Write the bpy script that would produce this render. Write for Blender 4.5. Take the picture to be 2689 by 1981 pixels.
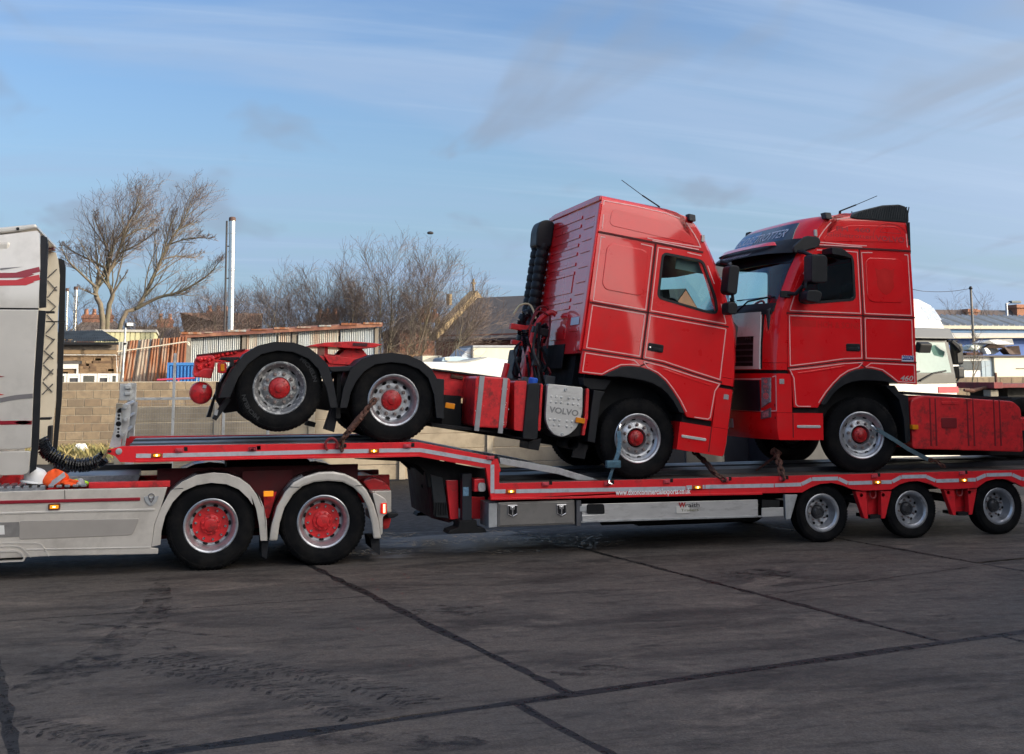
import bpy, bmesh, math, random
from math import sin, cos, pi, radians, sqrt, atan2, hypot
from mathutils import Vector, Matrix
from mathutils.geometry import tessellate_polygon

for _o in list(bpy.data.objects): bpy.data.objects.remove(_o)
scene = bpy.context.scene
COL = scene.collection

# ------------------------------------------------------------ camera
cd = bpy.data.cameras.new('camera'); cam = bpy.data.objects.new('camera', cd); COL.objects.link(cam)
cd.sensor_fit = 'HORIZONTAL'; cd.sensor_width = 36.0; cd.lens = 3175.0 / 2689.0 * 36.0
cd.shift_y = -0.1687; cd.clip_start = 0.1; cd.clip_end = 3000
_m = (0.965434,-0.260595,-0.005304,-0.031780,-0.137887,0.989938,-0.258704,-0.955551,-0.141402)
cam.matrix_world = Matrix(((_m[0], _m[3], _m[6], 0.0), (_m[1], _m[4], _m[7], -14.424), (_m[2], _m[5], _m[8], 2.14), (0, 0, 0, 1)))
scene.camera = cam
scene.render.resolution_x = 1024; scene.render.resolution_y = 754

# ------------------------------------------------------------ sky and sun
SUN_EL, SUN_OFF = 16.0, 55.0          # elevation, and how far round to the right of straight-behind-the-camera
_a = radians(SUN_OFF)
sun_dir = Vector((sin(_a) * cos(radians(SUN_EL)), -cos(_a) * cos(radians(SUN_EL)), sin(radians(SUN_EL))))
w = bpy.data.worlds.new('World'); scene.world = w; w.use_nodes = True
nt = w.node_tree; N = nt.nodes; L = nt.links; N.clear()
def nd(t, **k):
    n = N.new(t)
    for a, b in k.items(): setattr(n, a, b)
    return n
out = nd('ShaderNodeOutputWorld'); bg = nd('ShaderNodeBackground')
sky = nd('ShaderNodeTexSky'); sky.sky_type = 'NISHITA'; sky.sun_disc = False
sky.sun_elevation = radians(SUN_EL); sky.sun_rotation = atan2(sun_dir.x, sun_dir.y); sky.altitude = 50
sky.air_density = 1.0; sky.dust_density = 3.5; sky.ozone_density = 2.0
tc = nd('ShaderNodeTexCoord')
# thin streaky high cloud: direction projected on a cloud sheet, stretched along one wind direction
sep = nd('ShaderNodeSeparateXYZ'); L.new(tc.outputs['Generated'], sep.inputs[0])
zz = nd('ShaderNodeMath', operation='MAXIMUM'); zz.inputs[1].default_value = 0.0; L.new(sep.outputs['Z'], zz.inputs[0])
za = nd('ShaderNodeMath', operation='ADD'); za.inputs[1].default_value = 0.16; L.new(zz.outputs[0], za.inputs[0])
dx = nd('ShaderNodeMath', operation='DIVIDE'); L.new(sep.outputs['X'], dx.inputs[0]); L.new(za.outputs[0], dx.inputs[1])
dy = nd('ShaderNodeMath', operation='DIVIDE'); L.new(sep.outputs['Y'], dy.inputs[0]); L.new(za.outputs[0], dy.inputs[1])
cmb = nd('ShaderNodeCombineXYZ'); L.new(dx.outputs[0], cmb.inputs[0]); L.new(dy.outputs[0], cmb.inputs[1])
def cloud(rot, scl, nscale, det, rough, lo, hi, loc=(0, 0, 0), dist=0.0):
    mp = nd('ShaderNodeMapping'); mp.inputs['Rotation'].default_value = (0, 0, rot); mp.inputs['Scale'].default_value = scl
    mp.inputs['Location'].default_value = loc; L.new(cmb.outputs[0], mp.inputs[0])
    nz = nd('ShaderNodeTexNoise'); nz.inputs['Scale'].default_value = nscale; nz.inputs['Detail'].default_value = det
    nz.inputs['Roughness'].default_value = rough; nz.inputs['Distortion'].default_value = dist; L.new(mp.outputs[0], nz.inputs[0])
    mr = nd('ShaderNodeMapRange', interpolation_type='SMOOTHSTEP'); mr.inputs[1].default_value = lo; mr.inputs[2].default_value = hi
    L.new(nz.outputs[0], mr.inputs[0]); return mr
c1 = cloud(radians(-62), (0.55, 1.9, 1), 0.85, 6, 0.55, 0.38, 0.66, (3.1, 1.7, 0), 0.7)     # broad veils
c2 = cloud(radians(-66), (0.30, 5.0, 1), 1.1, 4, 0.6, 0.50, 0.80, (7.3, 2.2, 0), 0.3)      # fine streaks
c3 = cloud(radians(12), (1.0, 0.45, 1), 2.1, 4, 0.55, 0.535, 0.66, (2.4, 9.1, 0), 0.3)      # low grey scraps
def mixc(fac, a, b):
    m = nd('ShaderNodeMix', data_type='RGBA', blend_type='MIX'); 
    if isinstance(fac, float): m.inputs[0].default_value = fac
    else: L.new(fac, m.inputs[0])
    for s, v in ((6, a), (7, b)):
        if isinstance(v, tuple): m.inputs[s].default_value = v
        else: L.new(v, m.inputs[s])
    return m.outputs[2]
def mul(a, k):
    m = nd('ShaderNodeMath', operation='MULTIPLY'); m.inputs[1].default_value = k; L.new(a, m.inputs[0]); return m.outputs[0]
hsv = nd('ShaderNodeHueSaturation'); hsv.inputs['Saturation'].default_value = 1.22; hsv.inputs['Value'].default_value = 0.68; hsv.inputs['Hue'].default_value = 0.510
L.new(sky.outputs[0], hsv.inputs['Color'])
hz = nd('ShaderNodeMapRange', interpolation_type='SMOOTHSTEP'); hz.inputs[1].default_value = 0.30; hz.inputs[2].default_value = -0.03; hz.inputs[4].default_value = 0.80
L.new(sep.outputs['Z'], hz.inputs[0])
s0 = mixc(hz.outputs[0], hsv.outputs[0], (0.86, 1.42, 2.16, 1))            # pale winter haze all round the horizon
s1 = mixc(mul(c1.outputs[0], 0.80), s0, (1.08, 1.48, 2.12, 1))
s2 = mixc(mul(c2.outputs[0], 0.35), s1, (1.55, 1.95, 2.5, 1))
s3 = mixc(mul(c3.outputs[0], 0.62), s2, (0.86, 1.06, 1.38, 1))
# thin cloud scatters light forwards: glow added towards the hidden sun to fill the shaded lorries
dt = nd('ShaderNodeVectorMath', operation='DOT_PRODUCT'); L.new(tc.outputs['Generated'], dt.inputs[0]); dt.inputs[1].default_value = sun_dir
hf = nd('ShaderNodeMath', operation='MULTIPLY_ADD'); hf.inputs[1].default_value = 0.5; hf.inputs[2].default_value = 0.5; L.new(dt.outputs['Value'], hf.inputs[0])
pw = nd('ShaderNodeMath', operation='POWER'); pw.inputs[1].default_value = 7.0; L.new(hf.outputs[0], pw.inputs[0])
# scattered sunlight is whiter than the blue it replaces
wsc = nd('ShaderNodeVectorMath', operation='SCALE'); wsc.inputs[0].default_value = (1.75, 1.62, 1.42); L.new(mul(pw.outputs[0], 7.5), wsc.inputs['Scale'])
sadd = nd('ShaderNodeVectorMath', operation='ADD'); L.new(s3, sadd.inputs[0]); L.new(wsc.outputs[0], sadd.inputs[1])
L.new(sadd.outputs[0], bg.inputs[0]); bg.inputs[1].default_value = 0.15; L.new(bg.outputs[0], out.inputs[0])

sl = bpy.data.lights.new('sun', 'SUN'); so = bpy.data.objects.new('sun', sl); COL.objects.link(so)
sl.energy = 2.0; sl.angle = radians(0.55); sl.color = (1.0, 0.87, 0.68)
so.rotation_euler = sun_dir.to_track_quat('Z', 'Y').to_euler()
scene.view_settings.view_transform = 'Standard'; scene.view_settings.look = 'None'
scene.view_settings.exposure = 1.25; scene.view_settings.gamma = 1.0

# ------------------------------------------------------------ materials
MATS = {}
def M(name, col=(0.5, 0.5, 0.5), rough=0.5, metal=0.0, coat=0.0, var=0.12, vs=6.0, dirt=None, dirt_amt=0.0, dirt_s=3.0, bump=0.0, bs=60.0,
      stretch=(1, 1, 1), emit=None, es=0.0, trans=0.0, ior=1.45, lo=0.45, hi=0.62, spec=0.5, alpha=1.0):
    if name in MATS: return MATS[name]
    m = bpy.data.materials.new(name); m.use_nodes = True; t = m.node_tree; n = t.nodes; l = t.links
    b = n['Principled BSDF']
    b.inputs['Roughness'].default_value = rough; b.inputs['Metallic'].default_value = metal
    b.inputs['Coat Weight'].default_value = coat; b.inputs['Coat Roughness'].default_value = 0.035
    b.inputs['IOR'].default_value = ior; b.inputs['Transmission Weight'].default_value = trans
    b.inputs['Specular IOR Level'].default_value = spec; b.inputs['Alpha'].default_value = alpha
    tc = n.new('ShaderNodeTexCoord'); mp = n.new('ShaderNodeMapping'); mp.inputs['Scale'].default_value = stretch
    geo = n.new('ShaderNodeNewGeometry'); l.new(geo.outputs['Position'], mp.inputs[0])
    oi = n.new('ShaderNodeObjectInfo')
    nz = n.new('ShaderNodeTexNoise'); nz.inputs['Scale'].default_value = vs; nz.inputs['Detail'].default_value = 5; nz.inputs['Roughness'].default_value = 0.6
    l.new(mp.outputs[0], nz.inputs[0])
    mr = n.new('ShaderNodeMapRange'); mr.inputs[1].default_value = 0.25; mr.inputs[2].default_value = 0.75
    mr.inputs[3].default_value = 1 - var; mr.inputs[4].default_value = 1 + var; l.new(nz.outputs[0], mr.inputs[0])
    mx = n.new('ShaderNodeMix'); mx.data_type = 'RGBA'; mx.blend_type = 'MULTIPLY'; mx.inputs[0].default_value = 1.0
    mx.inputs[6].default_value = (*col, 1); l.new(mr.outputs[0], mx.inputs[7])
    last = mx.outputs[2]
    rmap = n.new('ShaderNodeMapRange'); rmap.inputs[1].default_value = 0.3; rmap.inputs[2].default_value = 0.7
    rmap.inputs[3].default_value = max(0.02, rough * 0.85); rmap.inputs[4].default_value = min(1, rough * 1.15); l.new(nz.outputs[0], rmap.inputs[0])
    rlast = rmap.outputs[0]
    if dirt:
        nd2 = n.new('ShaderNodeTexNoise'); nd2.inputs['Scale'].default_value = dirt_s; nd2.inputs['Detail'].default_value = 7; nd2.inputs['Roughness'].default_value = 0.65
        l.new(mp.outputs[0], nd2.inputs[0])
        m2 = n.new('ShaderNodeMapRange'); m2.inputs[1].default_value = lo; m2.inputs[2].default_value = hi; m2.inputs[4].default_value = dirt_amt
        l.new(nd2.outputs[0], m2.inputs[0])
        mx2 = n.new('ShaderNodeMix'); mx2.data_type = 'RGBA'; l.new(m2.outputs[0], mx2.inputs[0]); l.new(last, mx2.inputs[6]); mx2.inputs[7].default_value = (*dirt, 1)
        last = mx2.outputs[2]
        mxr = n.new('ShaderNodeMix'); l.new(m2.outputs[0], mxr.inputs[0]); l.new(rlast, mxr.inputs[2]); mxr.inputs[3].default_value = max(rough, 0.7); rlast = mxr.outputs[0]
    l.new(last, b.inputs['Base Color']); l.new(rlast, b.inputs['Roughness'])
    if bump:
        nb = n.new('ShaderNodeTexNoise'); nb.inputs['Scale'].default_value = bs; nb.inputs['Detail'].default_value = 4; l.new(mp.outputs[0], nb.inputs[0])
        bp = n.new('ShaderNodeBump'); bp.inputs['Strength'].default_value = bump; bp.inputs['Distance'].default_value = 0.02; l.new(nb.outputs[0], bp.inputs['Height']); l.new(bp.outputs[0], b.inputs['Normal'])
    if emit: b.inputs['Emission Color'].default_value = (*emit, 1); b.inputs['Emission Strength'].default_value = es
    MATS[name] = m; return m

def glass(name, tint, mixf):
    """thin window glass: tinted see-through with a mirror-like surface"""
    if name in MATS: return MATS[name]
    m = bpy.data.materials.new(name); m.use_nodes = True; t = m.node_tree; n = t.nodes; l = t.links; n.clear()
    o = n.new('ShaderNodeOutputMaterial'); tr = n.new('ShaderNodeBsdfTransparent'); tr.inputs[0].default_value = (*tint, 1)
    gl = n.new('ShaderNodeBsdfGlossy'); gl.inputs['Roughness'].default_value = 0.02; gl.inputs[0].default_value = (0.95, 0.97, 1, 1)
    fr = n.new('ShaderNodeLayerWeight'); fr.inputs[0].default_value = 0.5; pw = n.new('ShaderNodeMath'); pw.operation = 'POWER'; pw.inputs[1].default_value = 5.0; l.new(fr.outputs['Facing'], pw.inputs[0])
    ad = n.new('ShaderNodeMath'); ad.operation = 'MULTIPLY_ADD'; ad.inputs[1].default_value = 0.9; ad.inputs[2].default_value = 0.03 + mixf; l.new(pw.outputs[0], ad.inputs[0])
    mx = n.new('ShaderNodeMixShader'); l.new(ad.outputs[0], mx.inputs[0]); l.new(tr.outputs[0], mx.inputs[1]); l.new(gl.outputs[0], mx.inputs[2]); l.new(mx.outputs[0], o.inputs[0])
    MATS[name] = m; return m

# ------------------------------------------------------------ mesh building
class MB:
    def __init__(s, fn=None): s.v = []; s.f = []; s.fn = fn
    def add(s, vs, fs):
        o = len(s.v); s.v += [tuple(p) for p in vs]; s.f += [tuple(i + o for i in f) for f in fs]; return s
    def box(s, x0, x1, y0, y1, z0, z1):
        return s.add([(x0, y0, z0), (x1, y0, z0), (x1, y1, z0), (x0, y1, z0), (x0, y0, z1), (x1, y0, z1), (x1, y1, z1), (x0, y1, z1)],
                     [(0, 3, 2, 1), (4, 5, 6, 7), (0, 1, 5, 4), (1, 2, 6, 5), (2, 3, 7, 6), (3, 0, 4, 7)])
    def prism(s, poly, y0, y1):            # (x,z) outline pushed through y
        n = len(poly)
        return s.add([(x, y0, z) for x, z in poly] + [(x, y1, z) for x, z in poly],
                     [tuple(range(n)), tuple(range(2 * n - 1, n - 1, -1))] + [(i, i + n, (i + 1) % n + n, (i + 1) % n) for i in range(n)])
    def prismz(s, poly, z0, z1):           # (x,y) outline pushed through z
        n = len(poly)
        return s.add([(x, y, z0) for x, y in poly] + [(x, y, z1) for x, y in poly],
                     [tuple(range(n - 1, -1, -1)), tuple(range(n, 2 * n))] + [(i, (i + 1) % n, (i + 1) % n + n, i + n) for i in range(n)])
    def prismx(s, poly, x0, x1):           # (y,z) outline pushed through x
        n = len(poly)
        return s.add([(x0, y, z) for y, z in poly] + [(x1, y, z) for y, z in poly],
                     [tuple(range(n - 1, -1, -1)), tuple(range(n, 2 * n))] + [(i, (i + 1) % n, (i + 1) % n + n, i + n) for i in range(n)])
    def plate(s, outer, holes, y0, y1, cuts=()):   # plate with openings
        loops = [outer] + list(holes)
        tri = tessellate_polygon([[Vector((x, z, 0)) for x, z in lp] for lp in loops])
        flat = [p for lp in loops for p in lp]; n = len(flat)
        fs = [t for t in tri] + [tuple(i + n for i in reversed(t)) for t in tri]
        o = 0
        for lp in loops:
            k = len(lp)
            fs += [(o + i, o + i + n, o + (i + 1) % k + n, o + (i + 1) % k) for i in range(k)]; o += k
        vs = [(x, y0, z) for x, z in flat] + [(x, y1, z) for x, z in flat]
        if cuts:
            bm = bmesh.new(); bv = [bm.verts.new(v) for v in vs]
            for f in fs:
                try: bm.faces.new([bv[i] for i in f])
                except ValueError: pass
            for c in cuts: bmesh.ops.bisect_plane(bm, geom=bm.verts[:] + bm.edges[:] + bm.faces[:], plane_co=(0, 0, c), plane_no=(0, 0, 1))
            bm.verts.index_update(); vs = [tuple(v.co) for v in bm.verts]; fs = [tuple(v.index for v in f.verts) for f in bm.faces]; bm.free()
        return s.add(vs, fs)
    def tube(s, pts, r, n=8, caps=True):
        pts = [Vector(p) for p in pts]; rs = r if isinstance(r, (list, tuple)) else [r] * len(pts)
        vs, fs = [], []; ref = None
        for i, p in enumerate(pts):
            d = (pts[min(i + 1, len(pts) - 1)] - pts[max(i - 1, 0)])
            if d.length < 1e-9: d = Vector((0, 0, 1))
            d.normalize()
            if ref is None: ref = Vector((0, 1, 0)) if abs(d.y) < 0.9 else Vector((1, 0, 0))
            a = d.cross(ref)
            if a.length < 1e-6: a = d.cross(Vector((1, 0, 0)))
            a.normalize(); b = a.cross(d); ref = b
            for k in range(n):
                t = 2 * pi * k / n; vs.append(p + (a * cos(t) + b * sin(t)) * rs[i])
        for i in range(len(pts) - 1):
            for k in range(n): fs.append((i * n + k, i * n + (k + 1) % n, (i + 1) * n + (k + 1) % n, (i + 1) * n + k))
        if caps and n > 2: fs += [tuple(range(n - 1, -1, -1)), tuple(range((len(pts) - 1) * n, len(pts) * n))]
        return s.add(vs, fs)
    def rev(s, prof, c=(0, 0, 0), n=32, axis='y', closed=False):   # profile (r, along-axis)
        vs, fs = [], []; m = len(prof)
        for k in range(n):
            t = 2 * pi * k / n
            for r, h in prof:
                if axis == 'y': vs.append((c[0] + r * cos(t), c[1] + h, c[2] + r * sin(t)))
                elif axis == 'z': vs.append((c[0] + r * cos(t), c[1] + r * sin(t), c[2] + h))
                else: vs.append((c[0] + h, c[1] + r * cos(t), c[2] + r * sin(t)))
        for k in range(n):
            k2 = (k + 1) % n
            for j in range(m if closed else m - 1):
                j2 = (j + 1) % m; fs.append((k * m + j, k * m + j2, k2 * m + j2, k2 * m + j))
        return s.add(vs, fs)
    def ribbon(s, pts, wd, y0, y1):        # flat strip along an (x,z) line, thin in y
        n = len(pts); lf, rt = [], []
        for i, (x, z) in enumerate(pts):
            ds = []
            if i > 0: ds.append(Vector((x - pts[i - 1][0], z - pts[i - 1][1])).normalized())
            if i < n - 1: ds.append(Vector((pts[i + 1][0] - x, pts[i + 1][1] - z)).normalized())
            d = sum(ds, Vector((0, 0))); d = d.normalized() if d.length > 1e-6 else ds[0]
            k = wd / 2 / max(0.5, d.dot(ds[0])); lf.append((x - d.y * k, z + d.x * k)); rt.append((x + d.y * k, z - d.x * k))
        for i in range(n - 1): s.prism([rt[i], rt[i + 1], lf[i + 1], lf[i]], y0, y1)
        return s
    def mesh(s, name='mesh', off=(0, 0, 0), smooth=0.0, bevel=0.0, seg=2, merge=0.0):
        vs = [s.fn(*v) for v in s.v] if s.fn else s.v
        bm = bmesh.new(); bv = [bm.verts.new((v[0] - off[0], v[1] - off[1], v[2] - off[2])) for v in vs]
        for f in s.f:
            if len(set(f)) > 2:
                try: bm.faces.new([bv[i] for i in f])
                except ValueError: pass
        if merge: bmesh.ops.remove_doubles(bm, verts=bm.verts, dist=merge)
        bmesh.ops.recalc_face_normals(bm, faces=bm.faces)
        if bevel:
            es = [e for e in bm.edges if len(e.link_faces) == 2 and e.calc_face_angle(0) > radians(28)]
            if es: bmesh.ops.bevel(bm, geom=es, offset=bevel, segments=seg, affect='EDGES', profile=0.6, clamp_overlap=True)
        me = bpy.data.meshes.new(name); bm.to_mesh(me); bm.free()
        if smooth:
            me.polygons.foreach_set('use_smooth', [True] * len(me.polygons)); me.set_sharp_from_angle(angle=radians(smooth))
        return me

def link(name, me, mat=None, parent=None, loc=None):
    o = bpy.data.objects.new(name, me); COL.objects.link(o)
    if mat and me and not me.materials: me.materials.append(mat)
    if parent: o.parent = parent
    if loc is not None: o.location = loc
    return o
def world_loc(o):
    p = Vector(o.location)
    while o.parent: o = o.parent; p += Vector(o.location)
    return p
class Thing:
    """an Empty at the base of a thing; every part is a mesh of its own below it"""
    def __init__(s, name, label, cat, base, group=None):
        s.o = bpy.data.objects.new(name, None); COL.objects.link(s.o); s.o.location = base; s.L = Vector(base); s.o.empty_display_size = 0.3
        s.o['label'] = label; s.o['category'] = cat
        if group: s.o['group'] = group
    def part(s, name, mb, mat, under=None, label=None, **k):
        par = under or s.o; off = s.L if under is None else world_loc(under)
        o = link(name, mb.mesh(name, off=off, **k), mat, par)
        if label: o['label'] = label
        return o
def single(name, label, cat, mb, mat, base, group=None, kind=None, **k):
    o = link(name, mb.mesh(name, off=base, **k), mat, None, base)
    if label: o['label'] = label
    if cat: o['category'] = cat
    if group: o['group'] = group
    if kind: o['kind'] = kind
    return o
def struct(name, mb, mat, base=(0, 0, 0), label=None, **k):
    o = link(name, mb.mesh(name, off=base, **k), mat, None, base); o['kind'] = 'structure'
    if label: o['label'] = label
    return o
def arc(cx, cz, r, a0, a1, n, rz=None):
    rz = r if rz is None else rz
    return [(cx + r * cos(radians(a0 + (a1 - a0) * i / n)), cz + rz * sin(radians(a0 + (a1 - a0) * i / n))) for i in range(n + 1)]
def rrect(x0, z0, x1, z1, r, n=4):
    return arc(x1 - r, z1 - r, r, 0, 90, n) + arc(x0 + r, z1 - r, r, 90, 180, n) + arc(x0 + r, z0 + r, r, 180, 270, n) + arc(x1 - r, z0 + r, r, 270, 360, n)
def rpoly(pts, r, n=4):                    # polygon with rounded corners
    o = []; k = len(pts)
    for i in range(k):
        p = Vector(pts[i]); a = Vector(pts[i - 1]) - p; b = Vector(pts[(i + 1) % k]) - p
        rr = min(r, a.length * 0.45, b.length * 0.45); a = p + a.normalized() * rr; b = p + b.normalized() * rr
        for j in range(n + 1):
            t = j / n; q = a * (1 - t) ** 2 + p * 2 * t * (1 - t) + b * t * t; o.append((q.x, q.y))
    return o
def offset_poly(pts, d):                   # shrink (d<0) or grow an outline about its own shape
    n = len(pts); ar = sum(pts[i][0] * pts[(i + 1) % n][1] - pts[(i + 1) % n][0] * pts[i][1] for i in range(n)); sg = 1 if ar > 0 else -1; o = []
    for i in range(n):
        a = Vector(pts[i]) - Vector(pts[i - 1]); b = Vector(pts[(i + 1) % n]) - Vector(pts[i])
        na = Vector((a.y, -a.x)).normalized() * sg if a.length > 1e-7 else Vector((0, 0)); nb = Vector((b.y, -b.x)).normalized() * sg if b.length > 1e-7 else na
        m = na + nb; m = m / max(0.3, m.dot(na)) if m.length > 1e-6 else na; o.append((pts[i][0] + m.x * d, pts[i][1] + m.y * d))
    return o
def smooth_pts(pts, k=4):                  # Catmull-Rom
    P = [Vector(p) for p in pts]; o = []
    for i in range(len(P) - 1):
        p0, p1, p2, p3 = P[max(i - 1, 0)], P[i], P[i + 1], P[min(i + 2, len(P) - 1)]
        for j in range(k):
            t = j / k; o.append(0.5 * ((2 * p1) + (p2 - p0) * t + (2 * p0 - 5 * p1 + 4 * p2 - p3) * t * t + (3 * p1 - p0 - 3 * p2 + p3) * t ** 3))
    o.append(P[-1]); return [tuple(p) for p in o]
_fc = {}
def text_flat(body, size, shear=0.0, bold=0.0, width=1.0):
    """outline of a word as flat triangles (x right, y up), origin at the left of the base line"""
    k = (body, size, shear, bold, width)
    if k in _fc: return _fc[k]
    c = bpy.data.curves.new('txt', 'FONT'); c.body = body; c.size = size; c.shear = shear; c.offset = bold; c.resolution_u = 3
    o = bpy.data.objects.new('txt', c); COL.objects.link(o)
    dg = bpy.context.evaluated_depsgraph_get(); me = bpy.data.meshes.new_from_object(o.evaluated_get(dg))
    vs = [(v.co.x * width, v.co.y) for v in me.vertices]; fs = [tuple(p.vertices) for p in me.polygons]
    bpy.data.objects.remove(o); bpy.data.curves.remove(c); bpy.data.meshes.remove(me)
    _fc[k] = (vs, fs); return _fc[k]
def put_text(mb, body, size, fn, length=None, **k):
    """fn(x,y) -> 3-D point of the lettering surface; length fits the word to that width"""
    vs, fs = text_flat(body, size, **k)
    if length:
        mxx = max(v[0] for v in vs) or 1; vs = [(x * length / mxx, y) for x, y in vs]
    mb.add([fn(x, y) for x, y in vs], fs); return mb
def helix(path, rad, turns, n=10):
    pts = [Vector(p) for p in path]; o = []; tot = int(turns * n)
    for i in range(tot + 1):
        t = i / tot * (len(pts) - 1); k = min(int(t), len(pts) - 2); p = pts[k].lerp(pts[k + 1], t - k); d = (pts[k + 1] - pts[k]).normalized()
        a = d.cross(Vector((0.2, 1, 0.1))).normalized(); b = d.cross(a); an = 2 * pi * i / n
        o.append(p + (a * cos(an) + b * sin(an)) * rad)
    return o
def copy_tree(o, parent=None):
    c = o.copy(); COL.objects.link(c); c.parent = parent
    for ch in list(o.children): copy_tree(ch, c)
    return c

# ------------------------------------------------------------ shared materials
RED_T = M('trailer_red', (0.76, 0.018, 0.026), 0.38, coat=0.25, var=0.10, vs=9, dirt=(0.09, 0.035, 0.03), dirt_amt=0.55, dirt_s=5, lo=0.55, hi=0.72)
RED_C = M('cab_red', (0.74, 0.008, 0.012), 0.30, coat=0.75, spec=0.35, var=0.06, vs=3, dirt=(0.42, 0.05, 0.045), dirt_amt=0.3, dirt_s=2.2, lo=0.5, hi=0.75)
RED_D = M('chassis_red', (0.66, 0.018, 0.022), 0.5, coat=0.3, var=0.2, vs=14, dirt=(0.05, 0.02, 0.018), dirt_amt=0.7, dirt_s=9, lo=0.52, hi=0.68)
RED_G = M('panel_gap', (0.09, 0.004, 0.006), 0.7, var=0.1)
PINK = M('pinstripe_tape', (0.83, 0.42, 0.40), 0.45, var=0.12, vs=20)
BLK = M('black_plastic', (0.010, 0.011, 0.014), 0.5, var=0.2, vs=8, dirt=(0.035, 0.032, 0.03), dirt_amt=0.35, spec=0.35, dirt_s=4, lo=0.5, hi=0.75)
BLKG = M('black_gloss', (0.010, 0.012, 0.016), 0.18, var=0.1)
RUB = M('tyre_rubber', (0.0045, 0.005, 0.006), 0.78, spec=0.14, var=0.25, vs=12, dirt=(0.026, 0.023, 0.02), dirt_amt=0.55, dirt_s=6, lo=0.45, hi=0.72, bump=0.15, bs=90)
STEEL = M('wheel_steel', (0.50, 0.51, 0.53), 0.36, metal=0.75, var=0.16, vs=14, dirt=(0.10, 0.09, 0.085), dirt_amt=0.6, dirt_s=9, lo=0.5, hi=0.7)
STEEL_D = M('wheel_steel_worn', (0.22, 0.225, 0.23), 0.5, metal=0.5, var=0.2, vs=16, dirt=(0.62, 0.62, 0.60), dirt_amt=0.75, dirt_s=22, lo=0.52, hi=0.60)
CHROME = M('chrome', (0.85, 0.85, 0.86), 0.10, metal=1.0, var=0.05)
NUT = M('nut_steel', (0.30, 0.24, 0.22), 0.45, metal=0.6, var=0.25, vs=30)
GALV = M('galvanised', (0.46, 0.47, 0.47), 0.5, metal=0.55, var=0.16, vs=10, dirt=(0.16, 0.15, 0.14), dirt_amt=0.6, dirt_s=7, lo=0.5, hi=0.7)
ALU = M('bare_aluminium', (0.62, 0.61, 0.59), 0.42, metal=0.6, var=0.08, vs=5, stretch=(1, 1, 4), dirt=(0.20, 0.19, 0.17), dirt_amt=0.5, dirt_s=4, lo=0.52, hi=0.72)
SILV = M('silver_paint', (0.68, 0.64, 0.58), 0.34, metal=0.35, coat=0.5, var=0.05, vs=3, dirt=(0.24, 0.22, 0.19), dirt_amt=0.35, dirt_s=2.4, lo=0.5, hi=0.8)
TAPE = M('reflective_tape', (0.50, 0.51, 0.54), 0.4, var=0.08, vs=25, dirt=(0.22, 0.21, 0.21), dirt_amt=0.5, dirt_s=9, lo=0.5, hi=0.7)
AMBER = M('amber_lens', (0.75, 0.26, 0.01), 0.2, var=0.1, emit=(1.0, 0.35, 0.03), es=0.25)
BULB = M('amber_bulb', (1, 0.6, 0.1), 0.3, emit=(1.0, 0.50, 0.10), es=9.0)
AMBER_OFF = M('amber_lens_unlit', (0.72, 0.24, 0.012), 0.22, var=0.1)
REDLENS = M('red_lens', (0.35, 0.01, 0.01), 0.15, var=0.05, emit=(1, 0.02, 0.01), es=0.15)
REDLED = M('red_led', (1, 0.1, 0.05), 0.3, emit=(1.0, 0.10, 0.05), es=8.0)
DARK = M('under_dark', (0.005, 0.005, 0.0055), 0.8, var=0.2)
RUST = M('rusty_chain', (0.14, 0.065, 0.045), 0.75, metal=0.2, var=0.35, vs=30, dirt=(0.04, 0.022, 0.018), dirt_amt=0.8, dirt_s=40)
BLUES = M('blue_strap', (0.055, 0.13, 0.19), 0.8, var=0.25, vs=20, dirt=(0.20, 0.24, 0.26), dirt_amt=0.5, dirt_s=14)
WHITE = M('white_paint', (0.74, 0.73, 0.70), 0.4, var=0.04, vs=2)
INTERIOR = M('cab_interior', (0.035, 0.037, 0.040), 0.7, var=0.15)
LINING = M('cab_lining', (0.30, 0.31, 0.30), 0.85, var=0.08)

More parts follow.
